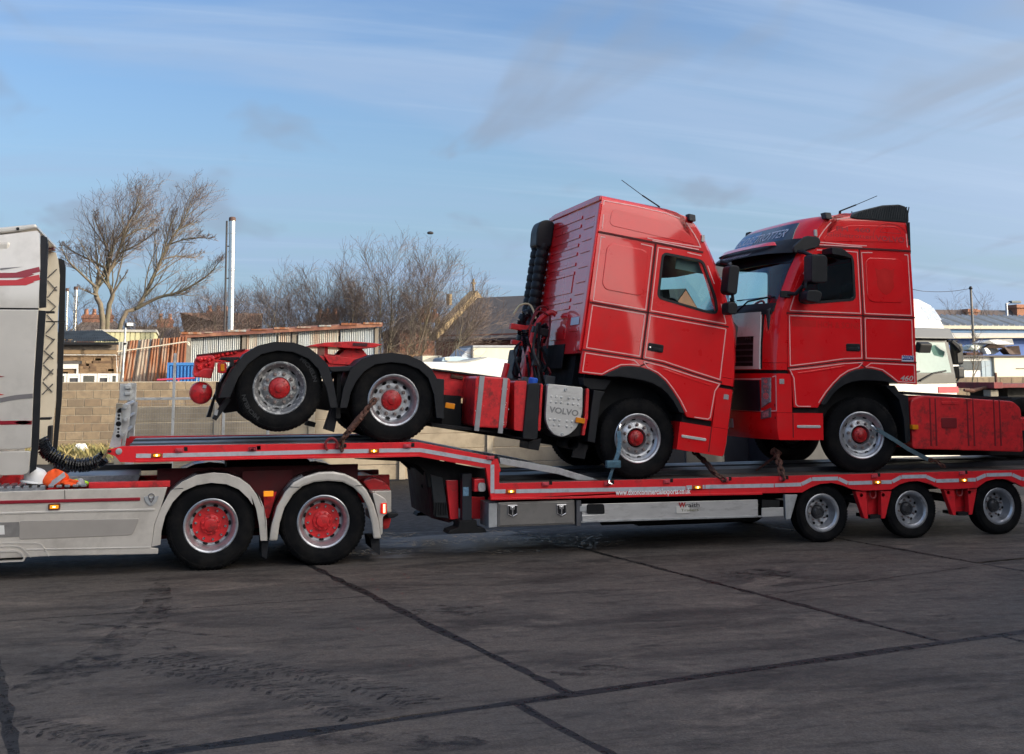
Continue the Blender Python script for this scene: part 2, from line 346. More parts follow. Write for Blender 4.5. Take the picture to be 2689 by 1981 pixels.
def yard_mat(name, col, brown, dark, slab):
    m = bpy.data.materials.new(name); m.use_nodes = True; t = m.node_tree; n = t.nodes; l = t.links; b = n['Principled BSDF']
    geo = n.new('ShaderNodeNewGeometry'); pos = geo.outputs['Position']
    def noise(scale, det=6, rough=0.6, st=(1, 1, 1), rot=0.0, loc=(0, 0, 0), dist=0.0):
        mp = n.new('ShaderNodeMapping'); mp.inputs['Scale'].default_value = st; mp.inputs['Rotation'].default_value = (0, 0, rot); mp.inputs['Location'].default_value = loc; l.new(pos, mp.inputs[0])
        z = n.new('ShaderNodeTexNoise'); z.inputs['Scale'].default_value = scale; z.inputs['Detail'].default_value = det; z.inputs['Roughness'].default_value = rough; z.inputs['Distortion'].default_value = dist
        l.new(mp.outputs[0], z.inputs[0]); return z.outputs[0]
    def rng(v, lo, hi, a=0.0, c=1.0):
        r = n.new('ShaderNodeMapRange'); r.inputs[1].default_value = lo; r.inputs[2].default_value = hi; r.inputs[3].default_value = a; r.inputs[4].default_value = c; l.new(v, r.inputs[0]); return r.outputs[0]
    def mix(f, a, c, mode='MIX'):
        x = n.new('ShaderNodeMix'); x.data_type = 'RGBA'; x.blend_type = mode; l.new(f, x.inputs[0]) if not isinstance(f, float) else setattr(x.inputs[0], 'default_value', f)
        for s, v in ((6, a), (7, c)): l.new(v, x.inputs[s]) if not isinstance(v, tuple) else setattr(x.inputs[s], 'default_value', (*v, 1))
        return x.outputs[2]
    def mth(op, a, c):
        x = n.new('ShaderNodeMath'); x.operation = op
        for s, v in ((0, a), (1, c)): l.new(v, x.inputs[s]) if not isinstance(v, float) else setattr(x.inputs[s], 'default_value', v)
        return x.outputs[0]
    # each piece a slightly different tone
    oi = n.new('ShaderNodeObjectInfo')
    c = mix(rng(noise(0.55, 5), 0.35, 0.7), col, brown)
    c = mix(rng(noise(38, 3, 0.7), 0.3, 0.7, 0.25, 0.0), c, (0.0, 0.0, 0.0))                         # aggregate
    c = mix(rng(noise(160, 2, 0.6), 0.6, 0.75, 0.0, 0.5), c, (0.16, 0.15, 0.145))                    # pale grit
    c = mix(rng(noise(1.1, 6, 0.62, (0.45, 1.6, 1), radians(11), dist=0.6), 0.50, 0.66, 0.0, 0.72), c, dark)   # oily patches dragged along the lane
    c = mix(rng(noise(1.9, 8, 0.75, (0.7, 2.2, 1), radians(-8), (4, 2, 0), 0.5), 0.52, 0.62, 0.0, 0.6), c, dark)     # streaks
    c = mix(rng(noise(0.9, 7, 0.7, (0.8, 1.5, 1), radians(5), (9, 5, 0), 0.8), 0.56, 0.68, 0.0, 0.55), c, tuple(min(1, v * 1.55) for v in brown))     # dry worn patches
    c = mix(rng(noise(7.0, 4, 0.6, (0.5, 2.0, 1), radians(-25), (1, 8, 0)), 0.60, 0.70, 0.0, 0.6), c, dark)    # tread dabs
    c = mix(rng(oi.outputs['Random'], 0, 1, 0.0, 0.16), c, dark)
    c = mix(1.0, c, rng(noise(55, 3, 0.75), 0.30, 0.70, 0.62, 1.34), 'MULTIPLY')                       # open grain
    c = mix(1.0, c, rng(noise(13, 5, 0.7), 0.30, 0.70, 0.80, 1.20), 'MULTIPLY')
    l.new(c, b.inputs['Base Color'])
    # wetness: the low ground around the landing legs
    sx = n.new('ShaderNodeSeparateXYZ'); l.new(pos, sx.inputs[0])
    def bump1(v, c0, w0): # 1 at centre, 0 at +-w0
        return mth('SUBTRACT', 1.0, mth('ABSOLUTE', mth('DIVIDE', mth('SUBTRACT', v, c0), w0), 0.0))
    ell = mth('MINIMUM', bump1(sx.outputs[0], 3.6, 2.6), bump1(sx.outputs[1], 1.6, 2.4))
    wet = rng(mth('ADD', mth('MULTIPLY', ell, 0.75), noise(1.5, 6, 0.65, (0.6, 2.2, 1))), 0.88, 1.04)
    ro = mth('ADD', rng(noise(9, 5), 0.3, 0.7, 0.62, 0.86), 0.0)
    rw = n.new('ShaderNodeMix'); l.new(wet, rw.inputs[0]); l.new(ro, rw.inputs[2]); rw.inputs[3].default_value = 0.42; b.inputs['Specular IOR Level'].default_value = 0.22; l.new(rw.outputs[0], b.inputs['Roughness'])
    bp = n.new('ShaderNodeBump'); bp.inputs['Strength'].default_value = 0.5; bp.inputs['Distance'].default_value = 0.012
    hh = mth('ADD', noise(45, 4, 0.65), mth('MULTIPLY', noise(5, 3), 1.2)); l.new(hh, bp.inputs['Height']); l.new(bp.outputs[0], b.inputs['Normal'])
    return m
YARD = yard_mat('yard_asphalt', (0.026, 0.024, 0.023), (0.034, 0.029, 0.026), (0.012, 0.011, 0.011), False)
SLAB = yard_mat('yard_concrete', (0.090, 0.079, 0.071), (0.128, 0.104, 0.086), (0.022, 0.019, 0.018), True)

# ------------------------------------------------------------ ground: one sheet to the horizon, concrete bays on top
g = MB(); S_ = 2000.0
xs = [-S_, -60, -20, 0, 20, 60, S_]
for i in range(6):
    for j in range(6):
        x0, x1, y0, y1 = xs[i], xs[i + 1], xs[j], xs[j + 1]; g.add([(x0, y0, -0.016), (x1, y0, -0.016), (x1, y1, -0.016), (x0, y1, -0.016)], [(0, 1, 2, 3)])
ground = struct('ground', g, YARD, merge=0.001, label='dark stained yard surface of the lorry park')
rng_ = random.Random(5)
E1 = Vector((0.980, 0.199)); E2 = Vector((-0.176, 0.984)); GO = Vector((2.62, -6.22))
def gpt(a, b): return GO + E1 * a + E2 * b
def slab(a0, a1, b0, b1, gap=0.026, gb=0.042):
    pts = []
    def edge(p, q, k):
        for i in range(k):
            t = i / k; v = p.lerp(q, t); pts.append((v.x + rng_.uniform(-1, 1) * 0.011, v.y + rng_.uniform(-1, 1) * 0.011))
    a0 += gap; a1 -= gap; b0 += gb; b1 -= gb
    c = [gpt(a0, b0), gpt(a1, b0), gpt(a1, b1), gpt(a0, b1)]
    for i in range(4): edge(c[i], c[(i + 1) % 4], 9)
    mb = MB().prismz(pts, -0.015, 0.0); ctr = gpt((a0 + a1) / 2, (b0 + b1) / 2)
    o = link('concrete_slab', mb.mesh('concrete_slab', off=(ctr.x, ctr.y, 0)), SLAB, ground, (ctr.x, ctr.y, 0))
AS = [-10.4, -6.95, -3.5, 0.0, 3.45, 6.9, 10.35, 13.8]
for i in range(len(AS) - 1):
    if i == 4: slab(AS[i], AS[i + 1], 0.0, 8.2)
    elif i == 5: slab(AS[i], AS[i + 1], 0.0, 2.9, 0.018); slab(AS[i], AS[i + 1], 2.9, 8.2)
    else: slab(AS[i], AS[i + 1], 0.0, 8.2)
for a0, a1 in ((-13.6, -9.2), (-9.2, -4.8), (-4.8, -0.42), (-0.42, 4.05), (4.05, 8.5), (8.5, 12.9)):
    slab(a0, a1, -6.0, 0.0, 0.02)
    slab(a0, a1, -12.0, -6.0, 0.02)

# tyre prints and oil left on the concrete: flat marks with ragged edges
def mark_mat(name, col, lo, hi, sc, op):
    m = M(name, col, 0.6, var=0.2, vs=8, spec=0.3); t = m.node_tree; n = t.nodes; b = n['Principled BSDF']; g_ = n.new('ShaderNodeNewGeometry'); z = n.new('ShaderNodeTexNoise'); z.inputs['Scale'].default_value = sc; z.inputs['Detail'].default_value = 6; z.inputs['Roughness'].default_value = 0.7
    t.links.new(g_.outputs['Position'], z.inputs[0]); r = n.new('ShaderNodeMapRange'); r.inputs[1].default_value = lo; r.inputs[2].default_value = hi; r.inputs[4].default_value = op; t.links.new(z.outputs[0], r.inputs[0]); t.links.new(r.outputs[0], b.inputs['Alpha']); return m
PRINT = mark_mat('tyre_print', (0.022, 0.021, 0.022), 0.38, 0.60, 16, 0.6); OILM = mark_mat('oil_stain', (0.016, 0.015, 0.016), 0.46, 0.64, 5, 0.6)
def lay(name, mb, mat):
    o = link(name, mb.mesh(name), mat, ground); return o
rt = random.Random(12)
for k, path in enumerate(([(-0.330,-4.329),(-0.089,-4.630),(0.158,-4.850),(0.394,-5.132),(0.666,-5.414),(0.898,-5.801),(1.056,-6.143),(1.177,-6.347)], [(-1.039,-5.863),(-0.817,-6.032),(-0.602,-6.196),(-0.390,-6.406),(-0.186,-6.607),(-0.028,-6.767)], [(-0.232,-4.238),(0.077,-4.449),(0.409,-4.701),(0.731,-4.946),(1.039,-5.217),(1.262,-5.523),(1.439,-5.835),(1.600,-6.157)])):
    mb = MB(); P = [Vector(p) for p in smooth_pts([(p[0], p[1], 0) for p in path], 5)]
    for i, p in enumerate(P):
        d = (P[min(i + 1, len(P) - 1)] - P[max(i - 1, 0)]).normalized(); nrm = Vector((-d.y, d.x, 0))
        for sgn in (-1, 0, 1):
            c = p + nrm * (0.11 * sgn + rt.uniform(-0.02, 0.02)) + d * rt.uniform(-0.02, 0.02) * 2; L_, W_ = rt.uniform(0.045, 0.09), rt.uniform(0.012, 0.024); dd = (d * 0.5 + nrm * (0.9 if sgn >= 0 else -0.9)).normalized(); nn = Vector((-dd.y, dd.x, 0))
            mb.add([(c + dd * L_ * cos(a) + nn * W_ * sin(a)).to_tuple()[:2] + (0.0025 + 0.0002 * k,) for a in [2 * pi * q / 8 for q in range(8)]], [tuple(range(8))])
    lay('tyre_mark', mb, PRINT)['kind'] = 'stuff'
def smear(path, w0, w1, mat, z):
    mb = MB(); P = [Vector((p[0], p[1], 0)) for p in smooth_pts([(p[0], p[1], 0) for p in path], 6)]; n = len(P); vs = []
    for i, p in enumerate(P):
        d = (P[min(i + 1, n - 1)] - P[max(i - 1, 0)]).normalized(); nr = Vector((-d.y, d.x, 0)); t = i / (n - 1); ww = (w0 + (w1 - w0) * t) * (0.8 + 0.4 * rt.random()) * min(1, 6 * t + 0.1, 6 * (1 - t) + 0.1)
        vs += [(p + nr * ww).to_tuple()[:2] + (z,), (p - nr * ww).to_tuple()[:2] + (z,)]
    return lay('oil_mark', mb.add(vs, [(2 * i, 2 * i + 1, 2 * i + 3, 2 * i + 2) for i in range(n - 1)]), mat)
smear([(-0.162,-0.225),(-0.162,-1.532),(-0.239,-2.699),(-0.373,-3.271),(-0.561,-4.100),(-0.813,-4.636),(-1.036,-5.235)], 0.10, 0.30, OILM, 0.0015); smear([(-1.234,-2.401),(-0.701,-2.772),(-0.268,-3.056),(0.171,-3.433),(0.683,-3.793)], 0.05, 0.03, OILM, 0.0018); smear([(-0.142,-3.621),(0.042,-4.114),(0.247,-4.420)], 0.05, 0.08, OILM, 0.0021)
for c, rx_, ry_ in (((1.004,-6.786), 0.26, 0.16), ((1.550,-7.063), 0.30, 0.15), ((1.379,-6.871), 0.18, 0.10), ((2.967,-5.602), 0.30, 0.18), ((2.494,-3.074), 0.45, 0.30), ((6.116,-1.986), 0.5, 0.35), ((-0.674,-4.382), 0.4, 0.3)):
    lay('oil_mark', MB().add([(c[0] + rx_ * cos(a) * rt.uniform(0.7, 1.1), c[1] + ry_ * sin(a) * rt.uniform(0.7, 1.1), 0.0012) for a in [2 * pi * q / 22 for q in range(22)]], [tuple(range(22))]), OILM)

# tar and dirt worked along the joints
TAR = mark_mat('joint_tar', (0.012, 0.011, 0.011), 0.30, 0.50, 9, 0.95)
def joint(a0, b0, a1, b1, w_, z):
    n = 40; mb = MB(); vs = []
    d = (gpt(a1, b1) - gpt(a0, b0)).normalized(); nr = Vector((-d.y, d.x)); off = 0.0
    for i in range(n + 1):
        p = gpt(a0 + (a1 - a0) * i / n, b0 + (b1 - b0) * i / n); off = off * 0.8 + rt.uniform(-1, 1) * 0.010; ww = w_ * rt.uniform(0.45, 1.25); p = p + nr * off
        vs += [((p + nr * ww).x, (p + nr * ww).y, z), ((p - nr * ww).x, (p - nr * ww).y, z)]
    lay('joint_tar', mb.add(vs, [(2 * i, 2 * i + 1, 2 * i + 3, 2 * i + 2) for i in range(n)]), TAR)
for a in AS[1:-1]: joint(a, 0, a, 8.2, 0.050, 0.0008)
joint(AS[0], 0, AS[-1], 0, 0.075, 0.0010)
for a in (-4.8, -0.42, 4.05, 8.5): joint(a, -6, a, 0, 0.036, 0.0006)
joint(3.45, 2.4, 10.35, 3.1, 0.016, 0.0007); joint(-3.5, 4.6, 0, 4.2, 0.014, 0.0007)

# shallow water left on the concrete by the landing legs: broken, mirror-smooth films
WET = mark_mat('standing_water', (0.006, 0.007, 0.009), 0.52, 0.66, 13, 0.8); _b = WET.node_tree.nodes['Principled BSDF']; WET.node_tree.links.remove(_b.inputs['Roughness'].links[0]); _b.inputs['Roughness'].default_value = 0.16; _b.inputs['Specular IOR Level'].default_value = 0.5
for c, rx_, ry_ in (((2.735,2.424), 0.55, 0.45), ((3.156,1.609), 0.6, 0.35), ((4.204,2.087), 0.7, 0.8), ((4.787,1.491), 0.9, 0.6), ((2.445,0.920), 0.7, 0.3), ((4.024,0.429), 0.5, 0.25), ((5.188,0.783), 0.6, 0.4)):
    o = lay('puddle', MB().add([(c[0] + rx_ * cos(a) * rt.uniform(0.6, 1.1), c[1] + ry_ * sin(a) * rt.uniform(0.6, 1.1), 0.0031) for a in [2 * pi * q / 26 for q in range(26)]], [tuple(range(26))]), WET)

# ------------------------------------------------------------ wheels
WM = {}
def wheel_meshes(kind):
    if kind in WM: return WM[kind]
    big = kind != 'trailer'
    R, wd, rr = (0.500, 0.30, 0.292) if big else (0.372, 0.235, 0.226)
    dep = {'steer': 0.065, 'tag': 0.075, 'drive': 0.150, 'silver': 0.135, 'trailer': 0.13, 'alloy': 0.05}[kind]
    h = wd / 2; d = {}
    prof = [(rr - 0.01, -h * 0.72), (rr + 0.012, -h * 0.86), (rr + 0.03, -h * 0.94), ((R + rr) / 2 - 0.02, -h), ((R + rr) / 2 + 0.035, -h * 0.995), (R - 0.05, -h * 0.95), (R - 0.045, -h * 0.96), (R - 0.022, -h * 0.90), (R - 0.006, -h * 0.80)]
    for gx in (-0.5, -0.17, 0.17, 0.5): prof += [(R, h * (gx - 0.11)), (R - 0.012, h * (gx - 0.06)), (R - 0.012, h * (gx + 0.06)), (R, h * (gx + 0.11))]
    prof += [(R - 0.006, h * 0.80), (R - 0.03, h * 0.93), ((R + rr) / 2, h), (rr - 0.01, h * 0.80)]
    t = MB().rev(prof, n=64)
    for k in range(64):                                     # shoulder blocks
        a = 2 * pi * k / 64; a2 = a + 2 * pi / 64 * 0.55
        p = [(R + 0.002, -h * 0.60), (R + 0.002, -h * 0.80), (R - 0.030, -h * 0.955), (R - 0.036, -h * 0.85)]
        q = [[(r * cos(x), y, r * sin(x)) for r, y in p] for x in (a, a2)]
        t.add(q[0] + q[1], [(0, 1, 5, 4), (1, 2, 6, 5), (2, 3, 7, 6), (0, 3, 2, 1), (4, 5, 6, 7)])
    if kind in ('drive', 'silver', 'trailer') and kind != 'trailer': t.rev([(r, y + wd + 0.045) for r, y in prof], n=48)
    d['tyre'] = (t.mesh('tyre', smooth=35), RUB)
    yd = -h * 0.86 + dep
    rm = MB().rev([(rr - 0.02, -h * 0.70), (rr + 0.012, -h * 0.80), (rr + 0.018, -h * 0.90), (rr + 0.008, -h * 0.94), (rr - 0.010, -h * 0.90), (rr - 0.018, -h * 0.78), (rr - 0.030, -h * 0.70),
                   (rr - 0.045, yd - 0.030), (rr - 0.060, yd), (rr - 0.085, yd + 0.004), (rr - 0.105, yd - 0.012 if kind in ('steer', 'tag') else yd + 0.002),
                   (rr * 0.44, yd - (0.022 if kind in ('steer', 'tag') else 0.004)), (rr * 0.40, yd), (rr * 0.40, yd + 0.06)], n=64)
    rm.rev([(rr - 0.02, -h * 0.6), (rr - 0.02, h * 0.9)], n=40)
    d['rim'] = (rm.mesh('rim', smooth=40), {'tag': STEEL_D, 'alloy': CHROME}.get(kind, STEEL))
    hh = MB(); nh = 10 if big else 8
    rc, dr = ((rr - 0.052) if kind in ('steer', 'tag', 'alloy') else rr - 0.075, 0.017)
    for k in range(nh):                                     # ventilation slots, each a flat dark disc standing for the shaded hole
        a = 2 * pi * (k + 0.5) / nh; cx, cz = rc * cos(a), rc * sin(a); ring = []
        tx, tz = -sin(a), cos(a); nx, nz = cos(a), sin(a); e = 16 if big else 10
        lw = 0.030 if big else 0.021
        y0 = yd - (0.018 if kind in ('steer', 'tag', 'alloy') else 0.004)
        pts = [(cx + tx * lw * cos(2 * pi * q / e) + nx * dr * sin(2 * pi * q / e), cz + tz * lw * cos(2 * pi * q / e) + nz * dr * sin(2 * pi * q / e)) for q in range(e)]
        slope = 0.012 if kind in ('steer', 'tag', 'alloy') else 0.0
        hh.add([(x, y0 - 0.002 - slope * ((hypot(x, z) - rc) / dr), z) for x, z in pts] + [(cx, y0 - 0.002, cz)], [(q, (q + 1) % e, e) for q in range(e)])
    d['vent_slot'] = (hh.mesh('vent_slot'), DARK)
    yn = yd - (0.020 if kind in ('steer', 'tag') else 0.004)
    nu = MB(); nn = 10 if big else 8; rn = 0.168 if big else 0.118
    for k in range(nn):
        a = 2 * pi * k / nn + 0.12; cx, cz = rn * cos(a), rn * sin(a); s = 0.017 if big else 0.013
        if kind in ('steer', 'tag', 'drive'): nu.rev([(s * 1.45, -0.001), (s * 1.45, -0.004), (s * 1.2, -0.004)], (cx, yn, cz), 10)
        nu.rev([(s, 0), (s, -0.022), (s * 0.7, -0.030), (0.001, -0.030)], (cx, yn, cz), 6 if kind != 'silver' else 10)
    d['wheel_nut'] = (nu.mesh('wheel_nut', smooth=30), CHROME if kind in ('silver', 'alloy') else NUT)
    hb = MB()
    if kind == 'silver':
        hb.rev([(0.205, yd + 0.003), (0.205, yd - 0.008), (0.115, yd - 0.010), (0.112, yd - 0.030), (0.098, yd - 0.038), (0.075, yd - 0.040), (0.072, yd - 0.060), (0.05, yd - 0.066), (0.001, yd - 0.066)], n=40)
        for k in range(10):
            a = 2 * pi * k / 10; hb.rev([(0.014, 0), (0.014, -0.012), (0.001, -0.014)], (0.094 * cos(a), yd - 0.034, 0.094 * sin(a)), 6)
        hm = RED_D
    elif kind == 'trailer':
        hb.rev([(0.085, yd + 0.02), (0.082, yd - 0.035), (0.070, yd - 0.050), (0.045, yd - 0.058), (0.040, yd - 0.050), (0.001, yd - 0.050)], n=32)
        for k in range(6):
            a = 2 * pi * k / 6; hb.rev([(0.010, 0), (0.010, -0.012), (0.001, -0.012)], (0.06 * cos(a), yd - 0.050, 0.06 * sin(a)), 6)
        hm = M('grey_hub', (0.055, 0.055, 0.058), 0.5, metal=0.4, var=0.3, vs=20)
    elif kind == 'alloy':
        hb.rev([(0.125, yd), (0.122, yd - 0.05), (0.105, yd - 0.065), (0.001, yd - 0.068)], n=32); hm = CHROME
    else:
        k2 = 0.030 if kind == 'drive' else 0.012; f_ = 0.80 if kind == 'steer' else 1.02
        hb.rev([(r * f_, y) for r, y in [(0.125, yd + 0.02), (0.124, yd - 0.012), (0.112, yd - 0.020 - k2), (0.085, yd - 0.032 - k2), (0.055, yd - 0.036 - k2), (0.052, yd - 0.050 - k2), (0.034, yd - 0.056 - k2), (0.001, yd - 0.057 - k2)]], n=36)
        for k in range(8):
            a = 2 * pi * k / 8 + 0.3; hb.rev([(0.010, 0.004), (0.010, -0.008), (0.001, -0.008)], (0.096 * f_ * cos(a), yd - 0.028 - k2, 0.096 * f_ * sin(a)), 6)
        hm = M('red_hub', (0.45, 0.012, 0.015), 0.4, coat=0.2, var=0.2, vs=18, dirt=(0.10, 0.03, 0.025), dirt_amt=0.7, dirt_s=14, lo=0.52, hi=0.68)
    d['hub'] = (hb.mesh('hub', smooth=35), hm)
    d['core'] = MB().rev([(0.02, h * 0.9), (rr * 0.75, h * 0.9), (rr * 0.8, yd + 0.03), (rr * 0.38, yd + 0.03), (rr * 0.38, yd + 0.012), (0.02, yd + 0.012)], n=32).mesh('brake_drum', smooth=40)
    WM[kind] = d; return d
def wheel(th, c, kind, turn=0.0, far=False, spin=0.0, parts=('tyre', 'rim', 'vent_slot', 'wheel_nut', 'hub')):
    d = wheel_meshes(kind)
    w_ = link('wheel', d['core'], DARK, th.o, Vector(c) - th.L)
    w_.rotation_euler = (0, spin, turn + (pi if far else 0))
    for p in parts:
        o = link(p, d[p][0], d[p][1], w_)
        if p in ('wheel_nut', 'vent_slot'): o['kind'] = 'stuff'
    return w_

# ------------------------------------------------------------ step-frame low loader trailer
TR = Thing('low_loader_trailer', 'long red step frame low loader trailer carrying the two red lorries', 'trailer', (6.0, 1.25, 0.0))
ZU, ZL = 1.374, 0.866                        # upper and lower deck heights
XS0, XS1 = (2.739,1.380)[0], (3.716,1.171)[0]
top = [(-0.624,1.396), (XS0, ZU + 0.004), (3.709,1.175), (3.748,1.018), (3.728,1.002), ((3.728,1.005)[0], ZL + 0.004), (11.9, ZL - 0.02)]
botA = [(-0.781,1.359),(-0.780,1.320),(-0.693,1.287),(-0.640,1.223)]
botB = [(-0.476,1.215), (0.751,1.222), (2.117,1.210), (2.740,1.210), (3.561,1.058), (3.626,0.673)]
botC = [(3.614,0.684)] + [(3.628,0.678),(6.061,0.653),(7.185,0.638)] + [(7.185,0.654),(7.755,0.646),(7.883,0.706),(8.019,0.747),(8.189,0.757),(8.340,0.723),(8.474,0.667),(8.627,0.645),(8.903,0.643),(9.059,0.647),(9.185,0.710),(9.327,0.743),(9.468,0.745),(9.643,0.702),(9.798,0.632),(9.959,0.625),(10.356,0.629),(10.507,0.714),(10.656,0.741),(10.803,0.737),(10.965,0.681),(11.081,0.624)]
rail = top + [(11.9, botC[-1][1])] + botC[::-1][0:] + botB[::-1] + botA[::-1]
TR.part('side_rail', MB().prism(rail, 0.0, 0.07), RED_T, bevel=0.006)
TR.part('side_rail', MB().prism(rail, 2.43, 2.50), RED_T, bevel=0.006)
# rear bearing plate line and lower flange give the rail its section
TR.part('rail_flange', MB().ribbon([(p[0], p[1] + 0.012) for p in botB[:4]], 0.024, -0.022, 0.10), RED_T, bevel=0.003)
TR.part('rail_flange', MB().ribbon([(p[0], p[1] + 0.012) for p in botC[:4]], 0.024, -0.022, 0.10), RED_T, bevel=0.003)
# decks: boards lengthways
WOOD = M('deck_timber', (0.115, 0.098, 0.082), 0.8, var=0.25, vs=5, stretch=(0.6, 6, 6), dirt=(0.035, 0.032, 0.030), dirt_amt=0.8, dirt_s=3)
DSTEEL = M('deck_steel', (0.10, 0.105, 0.115), 0.42, metal=0.5, var=0.25, vs=6, stretch=(0.5, 5, 5), dirt=(0.03, 0.03, 0.032), dirt_amt=0.7, dirt_s=3)
x0u = top[0][0] + 0.06
nb = 9; wb = 2.34 / nb
for i in range(nb):
    y0 = 0.08 + i * wb
    TR.part('deck_board', MB().box(x0u, XS0, y0, y0 + wb - 0.012, ZU - 0.045, ZU + (0.014 if i in (2, 6) else 0.0)), DSTEEL if i in (2, 3, 5, 6) else GALV)
    TR.part('deck_board', MB().prism([(XS0 + 0.004, ZU - 0.05), (XS1, (3.709,1.175)[1] - 0.05), (XS1, (3.709,1.175)[1]), (XS0 + 0.004, ZU)], y0, y0 + wb - 0.012), DSTEEL)
    up = 0.055 if i in (2, 3) or i in (5, 6) else 0.0
    TR.part('deck_board', MB().box(XS1 + 0.05, 11.9, y0, y0 + wb - 0.012, ZL - 0.045, ZL - 0.004 + up), DSTEEL if up else WOOD)
# main beams, cross members, gooseneck web
for y in (0.72, 1.66):
    TR.part('main_beam', MB().prism([(x0u, ZU - 0.05), (XS0, ZU - 0.05), (XS1 - 0.02, 0.82), (11.9, 0.82), (11.9, 0.60), (XS1 + 0.5, 0.42), (XS1 - 0.2, 0.42), (2.798,1.060), (2.683,1.138), (2.470,1.167), (x0u, ZU - 0.2)], y, y + 0.12), DARK)
TR.part('gooseneck_web', MB().prism([(2.039,1.173), (2.547,1.136), (2.767,1.107), (2.856,1.055), (2.915,0.982), (2.946,0.811), (3.709,0.789), (3.664,1.007), (2.826,1.177)], 0.40, 0.52), DARK)
TR.part('kingpin_plate', MB().box(0.35, 1.75, 0.55, 1.95, ZU - 0.19, ZU - 0.06).box(0.85, 1.15, 1.1, 1.4, ZU - 0.30, ZU - 0.19), DARK)
for i in range(14):
    x = x0u + 0.25 + i * 0.33
    if x < XS0: TR.part('cross_member', MB().box(x, x + 0.06, 0.07, 2.43, ZU - 0.13, ZU - 0.05), DARK)
for i in range(16):
    x = XS1 + 0.25 + i * 0.5
    if x < 11.8: TR.part('cross_member', MB().box(x, x + 0.06, 0.07, 2.43, ZL - 0.13, ZL - 0.05), DARK)
# front step housing behind the landing leg: painted panels
TR.part('locker_front', MB().prism([(2.935,0.975),(3.004,0.430),(3.235,0.365),(3.340,0.411),(3.325,0.677),(3.204,0.939)], 0.55, 1.9), M('locker_dark', (0.055, 0.012, 0.016), 0.6, var=0.3, vs=8), bevel=0.01)
TR.part('locker_panel', MB().prism([(2.957,0.968),(3.113,0.924),(3.188,0.437),(3.026,0.460)], 0.38, 0.46), M('locker_mesh', (0.016, 0.020, 0.024), 0.6, var=0.2), bevel=0.006)
lv = MB()
for k in range(6):
    a, b = (2.989,0.633), (3.167,0.465)
    x = a[0] + (b[0] - a[0]) * (k + 0.3) / 6; lv.box(x, x + 0.012, 0.36, 0.39, b[1] + 0.02, a[1])
TR.part('louvre', lv, DARK)
TR.part('locker_panel', MB().prism([(3.150,0.895),(3.299,0.891),(3.307,0.429),(3.203,0.425)], 0.36, 0.46), RED_T, bevel=0.006)
TR.part('locker_panel', MB().prism([(3.494,0.676),(3.668,0.671),(3.668,0.405),(3.494,0.411)], 0.48, 0.54), RED_T, bevel=0.006)
# landing leg with foot
lx0, lx1 = (3.317,0.930)[0], (3.436,0.927)[0]; lzb = (3.362,0.401)[1]; fz = (3.350,0.285)[1]
for yy, nm in ((0.20, 'near'), (2.20, 'far')):
    leg = TR.part('landing_leg', MB().box(lx0, lx1, yy, yy + 0.13, lzb, 0.98).box(lx0 + 0.02, lx1 - 0.02, yy + 0.02, yy + 0.11, fz + 0.07, lzb), M('leg_dark', (0.016, 0.020, 0.028), 0.5, var=0.2), bevel=0.006)
    TR.part('foot', MB().prism([(lx0 - 0.20, fz), (lx1 + 0.17, fz), (lx1 + 0.14, fz + 0.05), (lx1 + 0.05, fz + 0.07), (lx1 + 0.04, fz + 0.15), (lx0 - 0.05, fz + 0.15), (lx0 - 0.07, fz + 0.07), (lx0 - 0.18, fz + 0.04)], yy - 0.08, yy + 0.21), DARK, under=leg, bevel=0.01)
    if yy < 1:
        a, b = (3.326,0.822), (3.395,0.717)
        TR.part('sticker', MB().box(a[0], b[0], yy - 0.006, yy - 0.001, b[1], a[1]), M('sticker_blue', (0.16, 0.30, 0.42), 0.5, var=0.5, vs=60), under=leg)
TR.part('leg_brace', MB().tube([(lx0, 0.3, 0.35), (lx0 - 0.35, 0.9, 0.8)], 0.03), DARK)
a, b = (3.442,0.923), (3.575,0.772)
vb = TR.part('valve_box', MB().box(a[0], b[0], 0.10, 0.30, b[1], a[1]), RED_T, bevel=0.01)
TR.part('valve_cover', MB().prism(rrect(*(3.486,0.773), *(3.575,0.879), 0.03), 0.07, 0.10), M('valve_plate', (0.42, 0.41, 0.40), 0.5, var=0.3, vs=30), under=vb, bevel=0.006)
